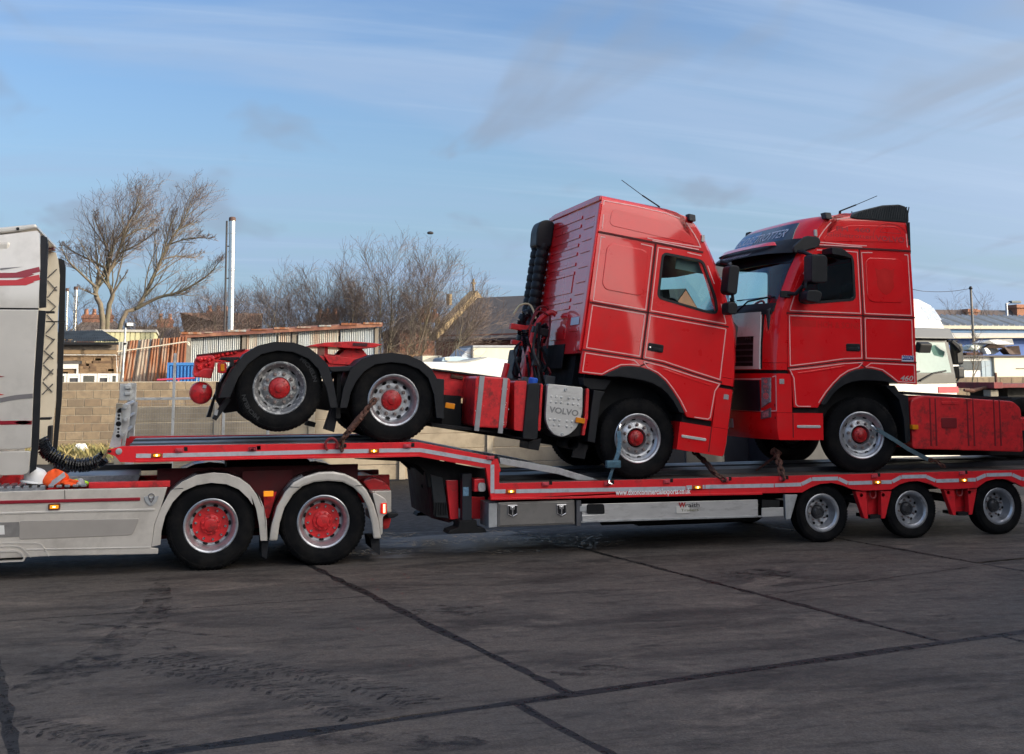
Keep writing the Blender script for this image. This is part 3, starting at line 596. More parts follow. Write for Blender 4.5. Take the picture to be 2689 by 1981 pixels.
# headboard: perforated uprights at the very front
hb_o = [(-0.770,1.383),(-0.726,1.566),(-0.712,1.764),(-0.698,1.819),(-0.590,1.855),(-0.557,1.842),(-0.566,1.722),(-0.589,1.564),(-0.607,1.458),(-0.626,1.396)]
holes = []
for (cx_, cz_), r_ in (((-0.677,1.790), 0.052), ((-0.678,1.734), 0.026), ((-0.679,1.696), 0.026), ((-0.678,1.640), 0.050), ((-0.677,1.585), 0.024), ((-0.678,1.548), 0.020), ((-0.678,1.507), 0.036)):
    holes.append(arc(cx_, cz_, r_ * 0.62, 0, 360 - 30, 11))
hx = [p[0] for p in hb_o]
for y in (0.10, 2.34):
    hbp = TR.part('headboard_post', MB().plate([(-0.770,1.380),(-0.726,1.566),(-0.712,1.764),(-0.697,1.810),(-0.653,1.823),(-0.645,1.684),(-0.643,1.499),(-0.645,1.378)], holes, y, y + 0.02), GALV)
    TR.part('post_web', MB().prism([(-0.642,1.377),(-0.645,1.684),(-0.652,1.814),(-0.557,1.848),(-0.559,1.722),(-0.584,1.537),(-0.604,1.386)], y + 0.12, y + 0.15), GALV, under=hbp)
    TR.part('post_dark_back', MB().prism([(-0.757,1.380),(-0.720,1.566),(-0.704,1.764),(-0.693,1.803),(-0.658,1.816),(-0.650,1.684),(-0.648,1.499),(-0.648,1.378)], y + 0.10, y + 0.11), DARK, under=hbp)  # dark plate behind the holes so they read as shaded openings
    for q in ((1030, 218), (1040, 330), (1020, 455)):
        pass
for (px, pz), r_ in (((-0.615,1.836), 0.028), ((-0.603,1.690), 0.022), ((-0.628,1.518), 0.02)):
    TR.part('headboard_bar', MB().tube([(px, 0.06, pz), (px, 2.44, pz)], r_, 10), GALV, smooth=40)
TR.part('nose_lamp', MB().rev([(0.035, 0), (0.035, -0.012), (0.024, -0.014), (0.001, -0.014)], (*[(-0.657,1.341)[0], 0.0, (-0.657,1.341)[1]],), 18), GALV, smooth=40)
TR.part('nose_plate', MB().box((-0.775,1.350)[0], (-0.737,1.349)[0], -0.008, 0.0, (-0.768,1.330)[1], (-0.769,1.356)[1]), BLK)
# reflective tape, lengths between the lamps
tape = [[(-0.472,1.288),(-0.311,1.286)], [(-0.184,1.286), (0.964,1.287), (1.709,1.291), (2.142,1.288)], [(2.267,1.290), (2.758,1.285), (3.628,1.121)], [(3.642,1.095), (3.641,0.759)], [(3.668,0.778),(3.804,0.776)],
        [(3.937,0.773),(6.141,0.746)], [(6.153,0.756), (6.227,0.756)], [(6.374,0.755), (6.400,0.756)], [(6.411,0.756),(7.359,0.747)], [(7.371,0.748),(7.750,0.749)], [(7.758,0.754),(7.898,0.811)], [(7.907,0.812),(8.280,0.810)], [(8.289,0.806),(8.417,0.747)], [(8.429,0.746),(8.777,0.745)],
        [(8.913,0.746),(9.068,0.744)], [(9.078,0.749),(9.209,0.805)], [(9.218,0.806),(9.596,0.804)], [(9.599,0.796),(9.725,0.743)], [(9.737,0.739),(10.083,0.738)], [(10.222,0.740),(10.345,0.740)], [(10.357,0.746),(10.506,0.796)], [(10.517,0.797),(10.914,0.796)], [(10.925,0.790),(11.065,0.730)], [(11.076,0.730), (11.85, (11.076,0.730)[1])]]
for tp in tape: TR.part('reflective_strip', MB().ribbon(tp, 0.047, -0.004, 0.0), TAPE)
# side marker lamps
for (x, z) in ((-0.249,1.290), (2.203,1.288), (3.869,0.775), (6.296,0.755), (8.845,0.749), (10.150,0.740)):
    lm = TR.part('marker_lamp', MB().prism(rrect(x - 0.055, z - 0.022, x + 0.055, z + 0.022, 0.012), -0.024, 0.0), M('lamp_base', (0.10, 0.025, 0.01), 0.3, emit=(1, 0.3, 0.03), es=0.05), bevel=0.004)
    TR.part('lens', MB().prism(rrect(x - 0.038, z - 0.014, x + 0.038, z + 0.014, 0.010), -0.031, -0.0245), AMBER, under=lm, bevel=0.003)
    TR.part('bulb', MB().rev([(0.011, 0), (0.010, -0.005), (0.001, -0.007)], (x, -0.031, z), 10), BULB, under=lm)
# rope hooks in cut-outs along the rail top
HK = [(-0.001,1.345), (0.811,1.342), (0.805,1.342), (1.795,1.345), (2.604,1.340), (3.623,1.180), (4.308,0.852), (5.108,0.838), (5.890,0.839), (6.688,0.838), (7.485,0.832), (8.816,0.830), (10.138,0.834)]
for (x, z) in HK:
    hk = TR.part('rope_hook', MB().box(x - 0.05, x + 0.04, -0.022, 0.0, z - 0.028, z + 0.020).box(x - 0.03, x + 0.02, -0.035, -0.022, z - 0.020, z + 0.008), M('hook_pink', (0.52, 0.05, 0.07), 0.5, var=0.2, vs=25), bevel=0.006)
    TR.part('hook_slot', MB().box(x + 0.045, x + 0.085, -0.003, 0.0, z - 0.015, z + 0.03), DARK, under=hk)
# lettering on the lower rail
tx = MB(); p0, p1 = (5.205,0.688), (6.199,0.678)
put_text(tx, 'www.dixoncommercialexports.co.uk', 0.095, lambda x, y: (p0[0] + x, -0.0245, p0[1] + 0.004 + (p1[1] - p0[1]) * x / (p1[0] - p0[0]) + y), length=p1[0] - p0[0], bold=0.0025)
TR.part('lettering', tx, M('letter_white', (0.85, 0.84, 0.83), 0.5, var=0.05))
# tool locker with two latches
tb = [(3.720,0.644),(4.693,0.614),(4.690,0.337),(3.719,0.352)]
bx = TR.part('toolbox', MB().box(tb[0][0], tb[1][0], 0.04, 0.55, tb[3][1], tb[0][1]), M('toolbox_grey', (0.26, 0.245, 0.225), 0.34, metal=0.4, var=0.06, vs=2, dirt=(0.17, 0.16, 0.15), dirt_amt=0.5, dirt_s=3), bevel=0.012)
TR.part('toolbox_lid', MB().box(tb[0][0] + 0.02, tb[1][0] - 0.02, 0.030, 0.045, tb[3][1] + 0.02, tb[0][1] - 0.02), MATS['toolbox_grey'], under=bx, bevel=0.005)
for c in ((3.897,0.544), (4.516,0.532)):
    lt = [(c[0] - 0.062, c[1] + 0.065), (c[0] + 0.062, c[1] + 0.065), (c[0] + 0.062, c[1] - 0.045), (c[0], c[1] - 0.075), (c[0] - 0.062, c[1] - 0.045)]
    TR.part('latch', MB().plate(lt, [offset_poly(lt, -0.012)], 0.012, 0.030).box(c[0] - 0.010, c[0] + 0.010, 0.014, 0.03, c[1] - 0.055, c[1] + 0.04).box(c[0] - 0.03, c[0] + 0.03, 0.016, 0.03, c[1] + 0.01, c[1] + 0.05), CHROME, under=bx, bevel=0.003)
    TR.part('latch_recess', MB().prism(offset_poly(lt, -0.010), 0.027, 0.031), DARK, under=bx)
ep = [(3.609,0.636),(3.716,0.633),(3.715,0.354),(3.608,0.349)]
TR.part('end_plate', MB().prism(ep, 0.05, 0.5), GALV, bevel=0.005)
# side guard: long brushed panel with cut-outs, hinge plates and maker's plate
sg = [(4.778,0.591),(7.147,0.573),(7.139,0.352),(4.775,0.369)]
TR.part('side_guard', MB().prism(sg, 0.03, 0.06), ALU, bevel=0.006)
TR.part('guard_trim', MB().ribbon([(p[0], p[1] + 0.012) for p in [(4.764,0.372),(7.179,0.354)]], 0.018, 0.012, 0.028), GALV)
TR.part('guard_post', MB().prism([(4.710,0.638),(4.769,0.636),(4.765,0.329),(4.706,0.331)], 0.02, 0.10), M('post_grey', (0.12, 0.12, 0.13), 0.5, metal=0.4, var=0.2), bevel=0.006)
TR.part('guard_recess', MB().prism(rpoly([(4.841,0.590),(5.064,0.586),(5.073,0.466),(4.839,0.474)], 0.03), 0.018, 0.029), DARK)
TR.part('guard_hinge', MB().prism([(4.750,0.568),(4.837,0.569),(4.836,0.502),(4.749,0.501)], 0.016, 0.029), GALV, bevel=0.004)
TR.part('guard_flap', MB().prism([(4.781,0.458),(5.073,0.460),(5.093,0.383),(4.780,0.379)], 0.018, 0.029), ALU, bevel=0.004)
gr2 = [(7.192,0.568),(7.439,0.563),(7.435,0.475),(7.189,0.478)]
TR.part('guard_recess', MB().prism(gr2, 0.010, 0.028), DARK)
TR.part('guard_bar', MB().prism([(7.188,0.469),(7.493,0.468),(7.488,0.360),(7.184,0.358)], 0.012, 0.03), ALU, bevel=0.004)
TR.part('guard_hanger', MB().prism([(7.507,0.626),(7.687,0.623),(7.574,0.317),(7.511,0.317)], -0.01, 0.05), GALV, bevel=0.006)
sp = [(6.018,0.527),(6.200,0.524),(6.198,0.438),(6.016,0.437)]
pl = TR.part('maker_plate', MB().prism(rpoly(sp, 0.02), 0.018, 0.029), M('plate_cream', (0.66, 0.63, 0.57), 0.4, var=0.06), bevel=0.003)
t1 = MB(); put_text(t1, 'W', 0.085, lambda x, y: (sp[0][0] + 0.035 + x, 0.0165, sp[3][1] + 0.075 + y), bold=0.003)
TR.part('plate_letters', t1, M('letter_red', (0.42, 0.02, 0.02), 0.5), under=pl)
t1 = MB(); put_text(t1, 'raith', 0.075, lambda x, y: (sp[0][0] + 0.115 + x, 0.0165, sp[3][1] + 0.075 + y), length=0.20)
TR.part('plate_letters', t1, M('letter_black', (0.03, 0.03, 0.03), 0.5), under=pl)
t1 = MB(); put_text(t1, 'Trailers', 0.045, lambda x, y: (sp[0][0] + 0.06 + x, 0.0165, sp[3][1] + 0.025 + y), length=0.24)
TR.part('plate_letters', t1, M('letter_olive', (0.16, 0.15, 0.05), 0.5), under=pl)
# suspension hangers between the wheels
for quad in ([(8.544,0.634),(8.708,0.632),(8.715,0.279),(8.659,0.284)], [(8.924,0.626),(9.081,0.628),(8.966,0.276),(8.910,0.275)], [(9.868,0.620),(10.029,0.619),(10.034,0.279),(9.989,0.281)], [(10.237,0.616),(10.382,0.618),(10.286,0.280),(10.238,0.278)]):
    TR.part('spring_hanger', MB().prism(quad, 0.03, 0.12), RED_T, bevel=0.01)
for quad in ([(8.789,0.617),(9.025,0.610),(9.034,0.293),(8.807,0.296)], [(10.124,0.603),(10.352,0.597),(10.368,0.294),(10.131,0.297)]):
    TR.part('hanger_back', MB().prism(quad, 0.18, 0.3), RED_T, bevel=0.01)
for (x, z) in ((8.841,0.603), (10.153,0.595)):
    TR.part('tow_ring', MB().tube([(x - 0.035, 0.1, z + 0.04)] + [(x + 0.045 * cos(a), 0.1, z - 0.02 + 0.05 * sin(a)) for a in [radians(180 + q * 20) for q in range(10)]] + [(x + 0.04, 0.1, z + 0.04)], 0.012, 8), M('ring_pink', (0.42, 0.06, 0.06), 0.5, var=0.2), smooth=40)
for (x, z) in ((8.627,0.586), (8.950,0.580), (9.934,0.581), (10.258,0.575)):
    TR.part('hanger_hole', MB().rev([(0.022, 0), (0.022, 0.006), (0.001, 0.006)], (x, 0.024, z), 14), DARK)
TR.part('hanger_foot', MB().box((8.757,0.323)[0], (8.947,0.317)[0], 0.05, 0.4, (8.754,0.275)[1], (8.756,0.320)[1]), DARK)
TR.part('hanger_foot', MB().box((10.081,0.318)[0], (10.261,0.312)[0], 0.05, 0.4, (10.078,0.272)[1], (10.080,0.312)[1]), DARK)
for i, x in enumerate((8.076, 9.392, 10.737)):
    wheel(TR, (x, 0.06 + 0.118, 0.372), 'trailer', spin=i * 0.7)
    wheel(TR, (x, 2.32, 0.372), 'trailer', far=True, spin=i * 0.4)
    TR.part('axle', MB().tube([(x, 0.2, 0.372), (x, 2.3, 0.372)], 0.06, 10), DARK)
# loading ramp resting from the step down on to the lower deck
rp = [(3.787,1.157),(3.829,1.156),(4.562,1.017),(5.059,0.863),(4.965,0.857),(4.793,0.866),(4.546,0.940),(3.799,1.085)]
for y in (0.22, 1.75):
    rmp = TR.part('loading_ramp', MB().prism(rp, y, y + 0.045), GALV, bevel=0.004)
    TR.part('ramp_tread', MB().prism([(p[0], p[1]) for p in [(3.814,1.151),(4.562,1.011),(5.043,0.864),(4.965,0.863),(4.554,0.992),(3.814,1.128)]], y + 0.05, y + 0.48), GALV, under=rmp)
    TR.part('ramp_edge', MB().prism(rp, y + 0.485, y + 0.53), GALV, under=rmp, bevel=0.004)

# dark boxes added between the beams to block light and view; air reservoir
TR.part('underbody_dark_box', MB().box(3.95, 5.6, 0.62, 2.3, 0.30, 0.76), DARK, bevel=0.02); TR.part('underbody_dark_box', MB().box(5.75, 7.45, 0.66, 2.3, 0.22, 0.74), DARK, bevel=0.02)
TR.part('air_reservoir', MB().tube([(5.2, 0.5, 0.40), (6.6, 0.5, 0.40)], 0.13, 16), DARK, smooth=40)

# ------------------------------------------------------------ high-roof sleeper cab (shared by both red lorries)
CW = 2.49
def lerp_tab(t, x):
    if x <= t[0][0]: return t[0][1]
    for (a, b), (c, d) in zip(t, t[1:]):
        if x <= c: return b + (d - b) * (x - a) / (c - a)
    return t[-1][1]
S_TAB = [(-0.06, -1.25), (0.0, -1.28), (0.9, -1.28), (1.22, -1.25), (1.61, -1.19), (1.87, -1.06), (2.14, -0.94), (2.53, -0.72), (2.71, -0.61), (2.84, -0.50), (2.91, -0.40), (2.95, -0.20), (2.975, 0.05), (2.99, 0.35)]
T_TAB = [(1.6, 0.0), (2.5, 0.045), (2.85, 0.075), (2.91, 0.09), (2.95, 0.115), (2.975, 0.16), (2.99, 0.30)]
B_TAB = [(0, 0.16), (0.9, 0.20), (1.6, 0.24), (2.4, 0.26), (2.9, 0.24), (2.99, 0.2)]
def cs(z): return lerp_tab(S_TAB, z)
def ct(z): return lerp_tab(T_TAB, z)
def fq(y, z):
    tm = ct(z); yy = min(y, CW - y); t = max(0.0, min(1.0, (yy - tm) / (CW / 2 - tm))); return cs(z) - lerp_tab(B_TAB, z) * (1 - (1 - t) ** 4.5)
T_ST = [0.0, 0.02, 0.045, 0.08, 0.13, 0.21, 0.33, 0.5, 0.75, 1.0]
def ring(z, qr, sides, inset=0.0):
    tm = ct(z) + inset; pts = [(q if not callable(q) else q(z), tm, z) for q in [qr] + sides]
    fr = []
    for t in T_ST:
        y = tm + t * (CW / 2 - tm); fr.append((fq(y, z) + inset, y, z))
    far = [(p[0], CW - p[1], p[2]) for p in fr[:-1]][::-1]
    return pts + fr + far + [(p[0], CW - p[1], p[2]) for p in pts][::-1]
def patch(mb, corners, off, nu=14, nv=6, thick=0.012, foff=None):
    """slab lying on the curved front; corners (y,z): bottom-near, bottom-far, top-far, top-near"""
    (a, b, c, d) = [Vector(p) for p in corners]; fr, bk = [], []
    for j in range(nv + 1):
        for i in range(nu + 1):
            u, v = i / nu, j / nv; p = a.lerp(b, u).lerp(d.lerp(c, u), v); o = off if foff is None else foff(u, v)
            q = fq(p.x, p.y); fr.append((q - o, p.x, p.y)); bk.append((q - o + thick, p.x, p.y))
    n = (nu + 1) * (nv + 1); fs = []
    for j in range(nv):
        for i in range(nu):
            k = j * (nu + 1) + i; f = (k, k + 1, k + nu + 2, k + nu + 1); fs.append(f); fs.append(tuple(x + n for x in reversed(f)))
    def rim(ids):
        for x, y in zip(ids, ids[1:]): fs.append((x, x + n, y + n, y))
    rim(list(range(nu + 1))); rim([j * (nu + 1) + nu for j in range(nv + 1)]); rim(list(range(n - 1, n - nu - 2, -1))); rim([j * (nu + 1) for j in range(nv, -1, -1)])
    return mb.add(fr + bk, fs)
ARCH = [(0.50, 0.69), (0.40, 0.755), (0.26, 0.845), (0.12, 0.872), (0.0, 0.878), (-0.12, 0.862), (-0.23, 0.825), (-0.35, 0.755), (-0.46, 0.655), (-0.56, 0.545), (-0.66, 0.41)]
ARCH_IN = [(-0.585, 0.40), (-0.49, 0.52), (-0.40, 0.60), (-0.30, 0.66), (-0.18, 0.70), (-0.04, 0.715), (0.12, 0.718), (0.26, 0.712), (0.40, 0.692)]
DOOR = [(-0.012, 0.985), (-0.012, 2.462), (-0.64, 2.462), (-0.745, 2.36), (-0.87, 2.14), (-1.005, 1.87), (-1.10, 1.62), (-1.115, 1.30), (-1.12, 0.865), (-0.95, 0.885), (-0.7, 0.915), (-0.3, 0.972)]
WIN = rpoly([(-0.105, 1.785), (-0.105, 2.372), (-0.67, 2.372), (-0.905, 1.905), (-0.945, 1.725), (-0.80, 1.715)], 0.07, 5)
def build_cab(th, fn0, wq, truck2):
    fn = fn0
    def near(q, y, z): return fn0(q, y + ct(z), z)
    def far(q, y, z): return fn0(q, CW - (y + ct(z)), z)
    P = th.part
    # shell with real window and windscreen openings
    zs = [0.93, 1.2, 1.57, 1.715, 1.9, 2.14, 2.375, 2.5, 2.6, 2.71, 2.78, 2.84, 2.88, 2.91, 2.935, 2.95, 2.965, 2.975, 2.985, 2.99]
    sides = [0.55, 0.3, 0.0, -0.105, lambda z: (-0.3 + cs(z)) / 2, lambda z: cs(z) + 0.21]
    rs = [ring(z, 0.79, sides) for z in zs]; n = len(rs[0]); mb = MB(fn); fs = []
    iw0, iw1 = 4, 6                                     # side columns that hold the window
    f0 = 1 + len(sides); tw = 3
    for j in range(len(zs) - 1):
        zc = (zs[j] + zs[j + 1]) / 2; win = 1.715 < zc < 2.375
        for i in range(n):
            i2 = (i + 1) % n
            if win:
                if iw0 <= i < iw1 or iw0 <= (n - 2 - i) < iw1: continue
                if f0 + tw <= i < n - f0 - tw - 1: continue
            fs.append((j * n + i, j * n + i2, (j + 1) * n + i2, (j + 1) * n + i))
    fs.append(tuple((len(zs) - 1) * n + i for i in range(n))); fs.append(tuple(range(n - 1, -1, -1)))
    mb.add([p for r in rs for p in r], fs)
    sh = P('cab_shell', mb, RED_C, smooth=32)
    # inside: lining, dashboard, seats, wheel
    P('back_lining', MB(fn).box(0.70, 0.76, 0.07, CW - 0.07, 0.98, 2.45), LINING)
    P('cab_floor', MB(fn).box(-1.2, 0.7, 0.07, CW - 0.07, 0.96, 1.02), INTERIOR)
    P('dashboard', MB(fn).prism([(-1.32, 1.05), (-1.32, 1.62), (-1.22, 1.70), (-1.0, 1.72), (-0.86, 1.64), (-0.84, 1.3), (-0.95, 1.05)], 0.12, CW - 0.12), INTERIOR, bevel=0.02)
    for y in (0.30, CW - 0.82):
        st = P('seat', MB(fn).box(-0.45, 0.05, y, y + 0.50, 1.25, 1.42), INTERIOR, bevel=0.03)
        P('seat_back', MB(fn).prism([(0.02, 1.40), (0.14, 1.40), (0.26, 2.02), (0.14, 2.06)], y + 0.02, y + 0.48), INTERIOR, under=st, bevel=0.03)
    dy = 0.55 if not truck2 else CW - 0.55
    sw = []
    for k in range(25):
        a = 2 * pi * k / 24; sw.append((-0.62 + 0.21 * cos(a) * 0.55, dy + 0.22 * sin(a), 1.70 + 0.21 * cos(a) * 0.83))
    sg_ = P('steering_wheel', MB(fn).tube(sw, 0.017, 8, caps=False), BLK, smooth=40)
    P('steering_column', MB(fn).tube([(-0.62, dy, 1.70), (-0.86, dy, 1.52)], 0.045, 8).tube([(-0.62, dy - 0.2, 1.70), (-0.62, dy + 0.2, 1.70)], 0.02, 6), BLK, under=sg_, smooth=40)
    if not truck2:
        P('roller_blind', MB(fn).box(-1.02, -0.35, 0.14, 0.155, 2.22, 2.36), LINING)
        P('inside_mirror', MB(fn).tube([(-0.55, 1.5, 2.40), (-0.62, 1.5, 2.10), (-0.72, 1.45, 2.06)], 0.012, 6).prism([(-0.80, 1.96), (-0.68, 1.98), (-0.66, 2.08), (-0.76, 2.10)], 1.3, 1.55), BLK)
    GL = glass('cab_glass', (0.86, 0.95, 0.93), 0.015); 
    wb_ = MB(fn); patch(wb_, [(0.10, 1.70), (CW - 0.10, 1.70), (CW - 0.145, 2.40), (0.145, 2.40)], 0.006, 18, 6, 0.006)
    P('windscreen', wb_, GL, smooth=40)
    for sd, mp in (('near', near), ('far', far)):
        dr = P('door', MB(mp).plate(DOOR, [offset_poly(WIN, 0.0)], -0.012, 0.012, cuts=(1.6, 2.0)), RED_C)
        P('window_rubber', MB(mp).plate(offset_poly(WIN, 0.012), [offset_poly(WIN, -0.020)], -0.018, 0.015, cuts=(2.0,)), BLK, under=dr)
        P('door_glass', MB(mp).prism(offset_poly(WIN, -0.012), 0.000, 0.005), GL, under=dr)
        hd = P('door_handle', MB(mp).prism(rrect(-0.265, 1.10, -0.055, 1.20, 0.02), -0.022, 0.0), BLK, under=dr, bevel=0.006)
        if sd == 'near':
            P('handle_recess', MB(mp).prism(rrect(-0.245, 1.155, -0.115, 1.185, 0.006), -0.0235, -0.021), DARK, under=dr)
            P('handle_grip', MB(mp).box(-0.245, -0.115, -0.030, -0.0235, 1.115, 1.150), BLK, under=dr, bevel=0.004)
            P('lock', MB(mp).rev([(0.012, 0), (0.010, -0.004), (0.001, -0.004)], (-0.082, -0.022, 1.145), 10), CHROME, under=dr)
        P('lower_panel', MB(mp).prism(ARCH + [(-0.70, 0.355), (-1.045, 0.355), (-1.065, 0.74), (-1.115, 0.855), (-0.95, 0.873), (-0.7, 0.905), (-0.3, 0.962), (0.0, 0.978), (0.79, 0.962), (0.79, 0.675)], -0.010, 0.05), RED_C, bevel=0.008)
        P('arch_trim', MB(mp).prism(ARCH + [(-0.64, 0.39)] + ARCH_IN, -0.022, 0.34), BLK, bevel=0.01)
        P('sleeper_panel', MB(mp).prism(rrect(0.085, 1.765, 0.655, 2.365, 0.10, 6), -0.009, 0.03), RED_C, bevel=0.007)
        P('roof_panel', MB(mp).prism(rpoly([(0.66, 2.595), (0.64, 2.82), (-0.1, 2.80), (-0.42, 2.70), (-0.56, 2.56)], 0.08, 5), -0.005, 0.02), RED_C, bevel=0.004)
        if sd == 'far': continue
        gp = MB(mp)
        for pl in ([(0.0, 0.98), (0.0, 1.6), (0.0, 2.47)], [(-1.12, 1.578), (0.79, 1.572)], [(-1.12, 0.862), (-0.95, 0.880), (-0.7, 0.911), (-0.3, 0.968), (0.0, 0.983), (0.79, 0.968)]):
            gp.ribbon(pl, 0.020, -0.0135, 0.0)
        gp.ribbon([(-0.66, 2.482), (0.0, 2.486), (0.79, 2.482)], 0.024, -0.0135, 0.0); gp.ribbon([(-0.10, 0.955), (0.02, 0.885)], 0.018, -0.0115, 0.0)
        P('panel_gap', gp, RED_G)
        ps = MB(mp); y0, y1 = -0.0155, -0.010
        for pl in ([(-1.075, 1.612), (-0.035, 1.606), (-0.035, 2.43), (-0.22, 2.438)], [(-0.44, 2.440), (-0.64, 2.434)], [(-1.075, 1.612), (-1.06, 1.66), (-0.98, 1.86)], [(-0.86, 2.10), (-0.74, 2.32)],
                   [(-1.085, 1.545), (-0.035, 1.541), (-0.035, 1.012), (-0.3, 1.0), (-0.7, 0.942), (-1.085, 0.893), (-1.085, 1.545)]): ps.ribbon(pl, 0.0125, y0, y1)
        y0, y1 = -0.004, 0.002
        for pl in ([(0.036, 2.43), (0.036, 1.606), (0.745, 1.600), (0.745, 2.425), (0.69, 2.428)], [(0.036, 2.43), (0.20, 2.435)], [(0.036, 1.545), (0.745, 1.540), (0.745, 1.003), (0.036, 1.014), (0.036, 1.545)],
                   [(0.745, 2.53), (0.745, 2.60), (0.745, 2.72)], [(0.76, 2.84), (0.76, 2.905), (0.3, 2.915), (-0.1, 2.905), (-0.30, 2.872)], [(-0.39, 2.83), (-0.50, 2.72), (-0.58, 2.62), (-0.62, 2.545), (-0.1, 2.525), (0.12, 2.525)], [(-0.60, 2.508), (0.05, 2.505)]): ps.ribbon(pl, 0.0125, y0, y1)
        y0, y1 = -0.0135, -0.008
        for pl in ([(0.10, 0.948), (0.755, 0.935), (0.755, 0.70), (0.50, 0.712), (0.41, 0.778), (0.27, 0.866), (0.12, 0.893), (0.02, 0.897), (0.10, 0.948)],
                   [(-0.02, 0.955), (-0.3, 0.935), (-0.7, 0.880), (-1.09, 0.838), (-1.035, 0.735), (-1.015, 0.40), (-0.985, 0.372), (-0.80, 0.371)], [(-0.685, 0.42), (-0.585, 0.555), (-0.475, 0.672), (-0.36, 0.775), (-0.24, 0.846), (-0.12, 0.882), (-0.09, 0.888), (-0.02, 0.955)]): ps.ribbon(pl, 0.0125, y0, y1)
        P('pinstripe', ps, PINK)
        P('fender_crease', MB(mp).ribbon([(-0.30, 0.90), (-0.7, 0.835), (-0.98, 0.795)], 0.022, -0.014, 0.0), RED_C, bevel=0.004)
    # dark mass of engine, arches and steps
    P('engine_bay', MB(fn).box(-1.15, 0.70, 0.52, CW - 0.52, 0.05, 0.92), DARK)
    P('arch_liner', MB(fn).box(-0.75, 0.60, 0.36, 0.40, 0.2, 0.92), DARK); P('arch_liner', MB(fn).box(-0.75, 0.60, CW - 0.40, CW - 0.36, 0.2, 0.92), DARK)
    P('step_well', MB(fn).box(-1.10, -0.66, 0.05, 0.5, 0.02, 0.86), DARK); P('step_well', MB(fn).box(-1.10, -0.66, CW - 0.5, CW - 0.05, 0.02, 0.86), DARK)
    # bumper and front corners
    def loft(zl, qr, inset=0.0):
        r_ = [ring(z, qr, [(qr + cs(z)) / 2], inset) for z in zl]; k = len(r_[0]); f_ = []
        for j in range(len(zl) - 1):
            for i in range(k): f_.append((j * k + i, j * k + (i + 1) % k, (j + 1) * k + (i + 1) % k, (j + 1) * k + i))
        f_ += [tuple(range(k - 1, -1, -1)), tuple((len(zl) - 1) * k + i for i in range(k))]
        return MB(fn).add([p for a in r_ for p in a], f_)
    bm_ = P('bumper', loft([-0.06, -0.03, 0.1, 0.285], -0.62), RED_C, smooth=35)
    P('front_lower', loft([0.289, 0.5, 0.7, 0.79], -1.065), RED_C, smooth=35)
    P('front_upper', loft([0.835, 0.925], -1.12), RED_C, smooth=35)
    P('front_gap', loft([0.78, 0.845], -1.10, 0.03), DARK)
    P('step_strip', MB(near).prism(rrect(-1.0, 0.095, -0.66, 0.130, 0.015), -0.012, 0.005), M('step_alloy', (0.6, 0.6, 0.58), 0.35, metal=0.3, var=0.15, vs=40), under=bm_, bevel=0.004)
    P('step_line', MB(near).ribbon([(-1.055, -0.03), (-1.055, 0.28)], 0.012, -0.003, 0.002), RED_G, under=bm_)
    for mp in ((near,) if not truck2 else (near,)):
        cp = MB(fn)
        for pts in ([(0.004, 0.31), (0.004, 0.76), (0.05, 0.745)], [(0.004, 0.31), (0.2, 0.30), (1.0, 0.30)]):
            for (ya, za), (yb, zb) in zip(pts, pts[1:]):
                k = 10; v = []
                for i in range(k + 1):
                    t = i / k; y, z = ya + (yb - ya) * t, za + (zb - za) * t; d = 0.006; ox, oz = (0, d) if abs(yb - ya) > abs(zb - za) else (d, 0)
                    v += [(fq(max(0.0, y), z) - 0.003 - (0.0 if y > 0.01 else 0), y - (0.003 if y < 0.01 else 0), z)] if False else [(fq(y - ox, z - oz) - 0.003, y - ox - 0.001, z - oz), (fq(y + ox, z + oz) - 0.003, y + ox, z + oz)]
                cp.add(v, [(2 * i, 2 * i + 1, 2 * i + 3, 2 * i + 2) for i in range(k)])
        P('corner_pinstripe', cp, PINK)
    P('corner_lamp', MB(near).prism(rrect(-1.24, 0.655, -1.17, 0.72, 0.008), -0.004, 0.006), M('clear_lens', (0.35, 0.33, 0.33), 0.15, var=0.3, vs=80), bevel=0.003)
    # roof marker lamps, aerial
    mk = P('roof_lamp', MB(near).box(-0.50, -0.40, -0.07, 0.05, 2.86, 2.955), BLK, bevel=0.015)
    P('roof_lamp', MB(far).box(-0.50, -0.40, -0.07, 0.05, 2.86, 2.955), BLK, bevel=0.015)
    P('side_lamp', MB(near).prism(rrect(-0.66, 2.62, -0.62, 2.71, 0.01), -0.02, 0.01), M('lamp_lens', (0.48, 0.45, 0.42), 0.25, var=0.1), bevel=0.004)
    P('aerial', MB(fn).tube([(-0.10, 0.35, 2.97), (-0.09, 0.35, 3.03)], 0.018, 8).tube([(-0.09, 0.35, 3.03), (0.16, 0.35, 3.13)], 0.010, 6).tube([(0.16, 0.35, 3.13), (0.48, 0.33, 3.27)], 0.005, 5), BLK, smooth=40)
    # mirrors on the near side
    def mout(q, y, z): return fn0(q, y, z)
    dq, mw = (0.0, 1.0) if truck2 else (-0.10, 0.62)      # the right-facing lorry's arms are swung forward
    def mx(pts): return [(-0.94 + dq + (q + 0.94) * mw, z) for q, z in pts]
    mh = P('mirror', MB(mout).prism(rpoly(mx([(-0.93, 1.955), (-0.70, 1.965), (-0.69, 2.29), (-0.73, 2.33), (-0.92, 2.335)]), 0.05, 4), -0.34, -0.12), BLK, bevel=0.025)
    P('lower_mirror', MB(mout).prism(rpoly(mx([(-1.0, 1.72), (-0.80, 1.70), (-0.765, 1.84), (-0.84, 1.87), (-0.98, 1.86)]), 0.04, 4), -0.32, -0.12), BLK, under=mh, bevel=0.025)
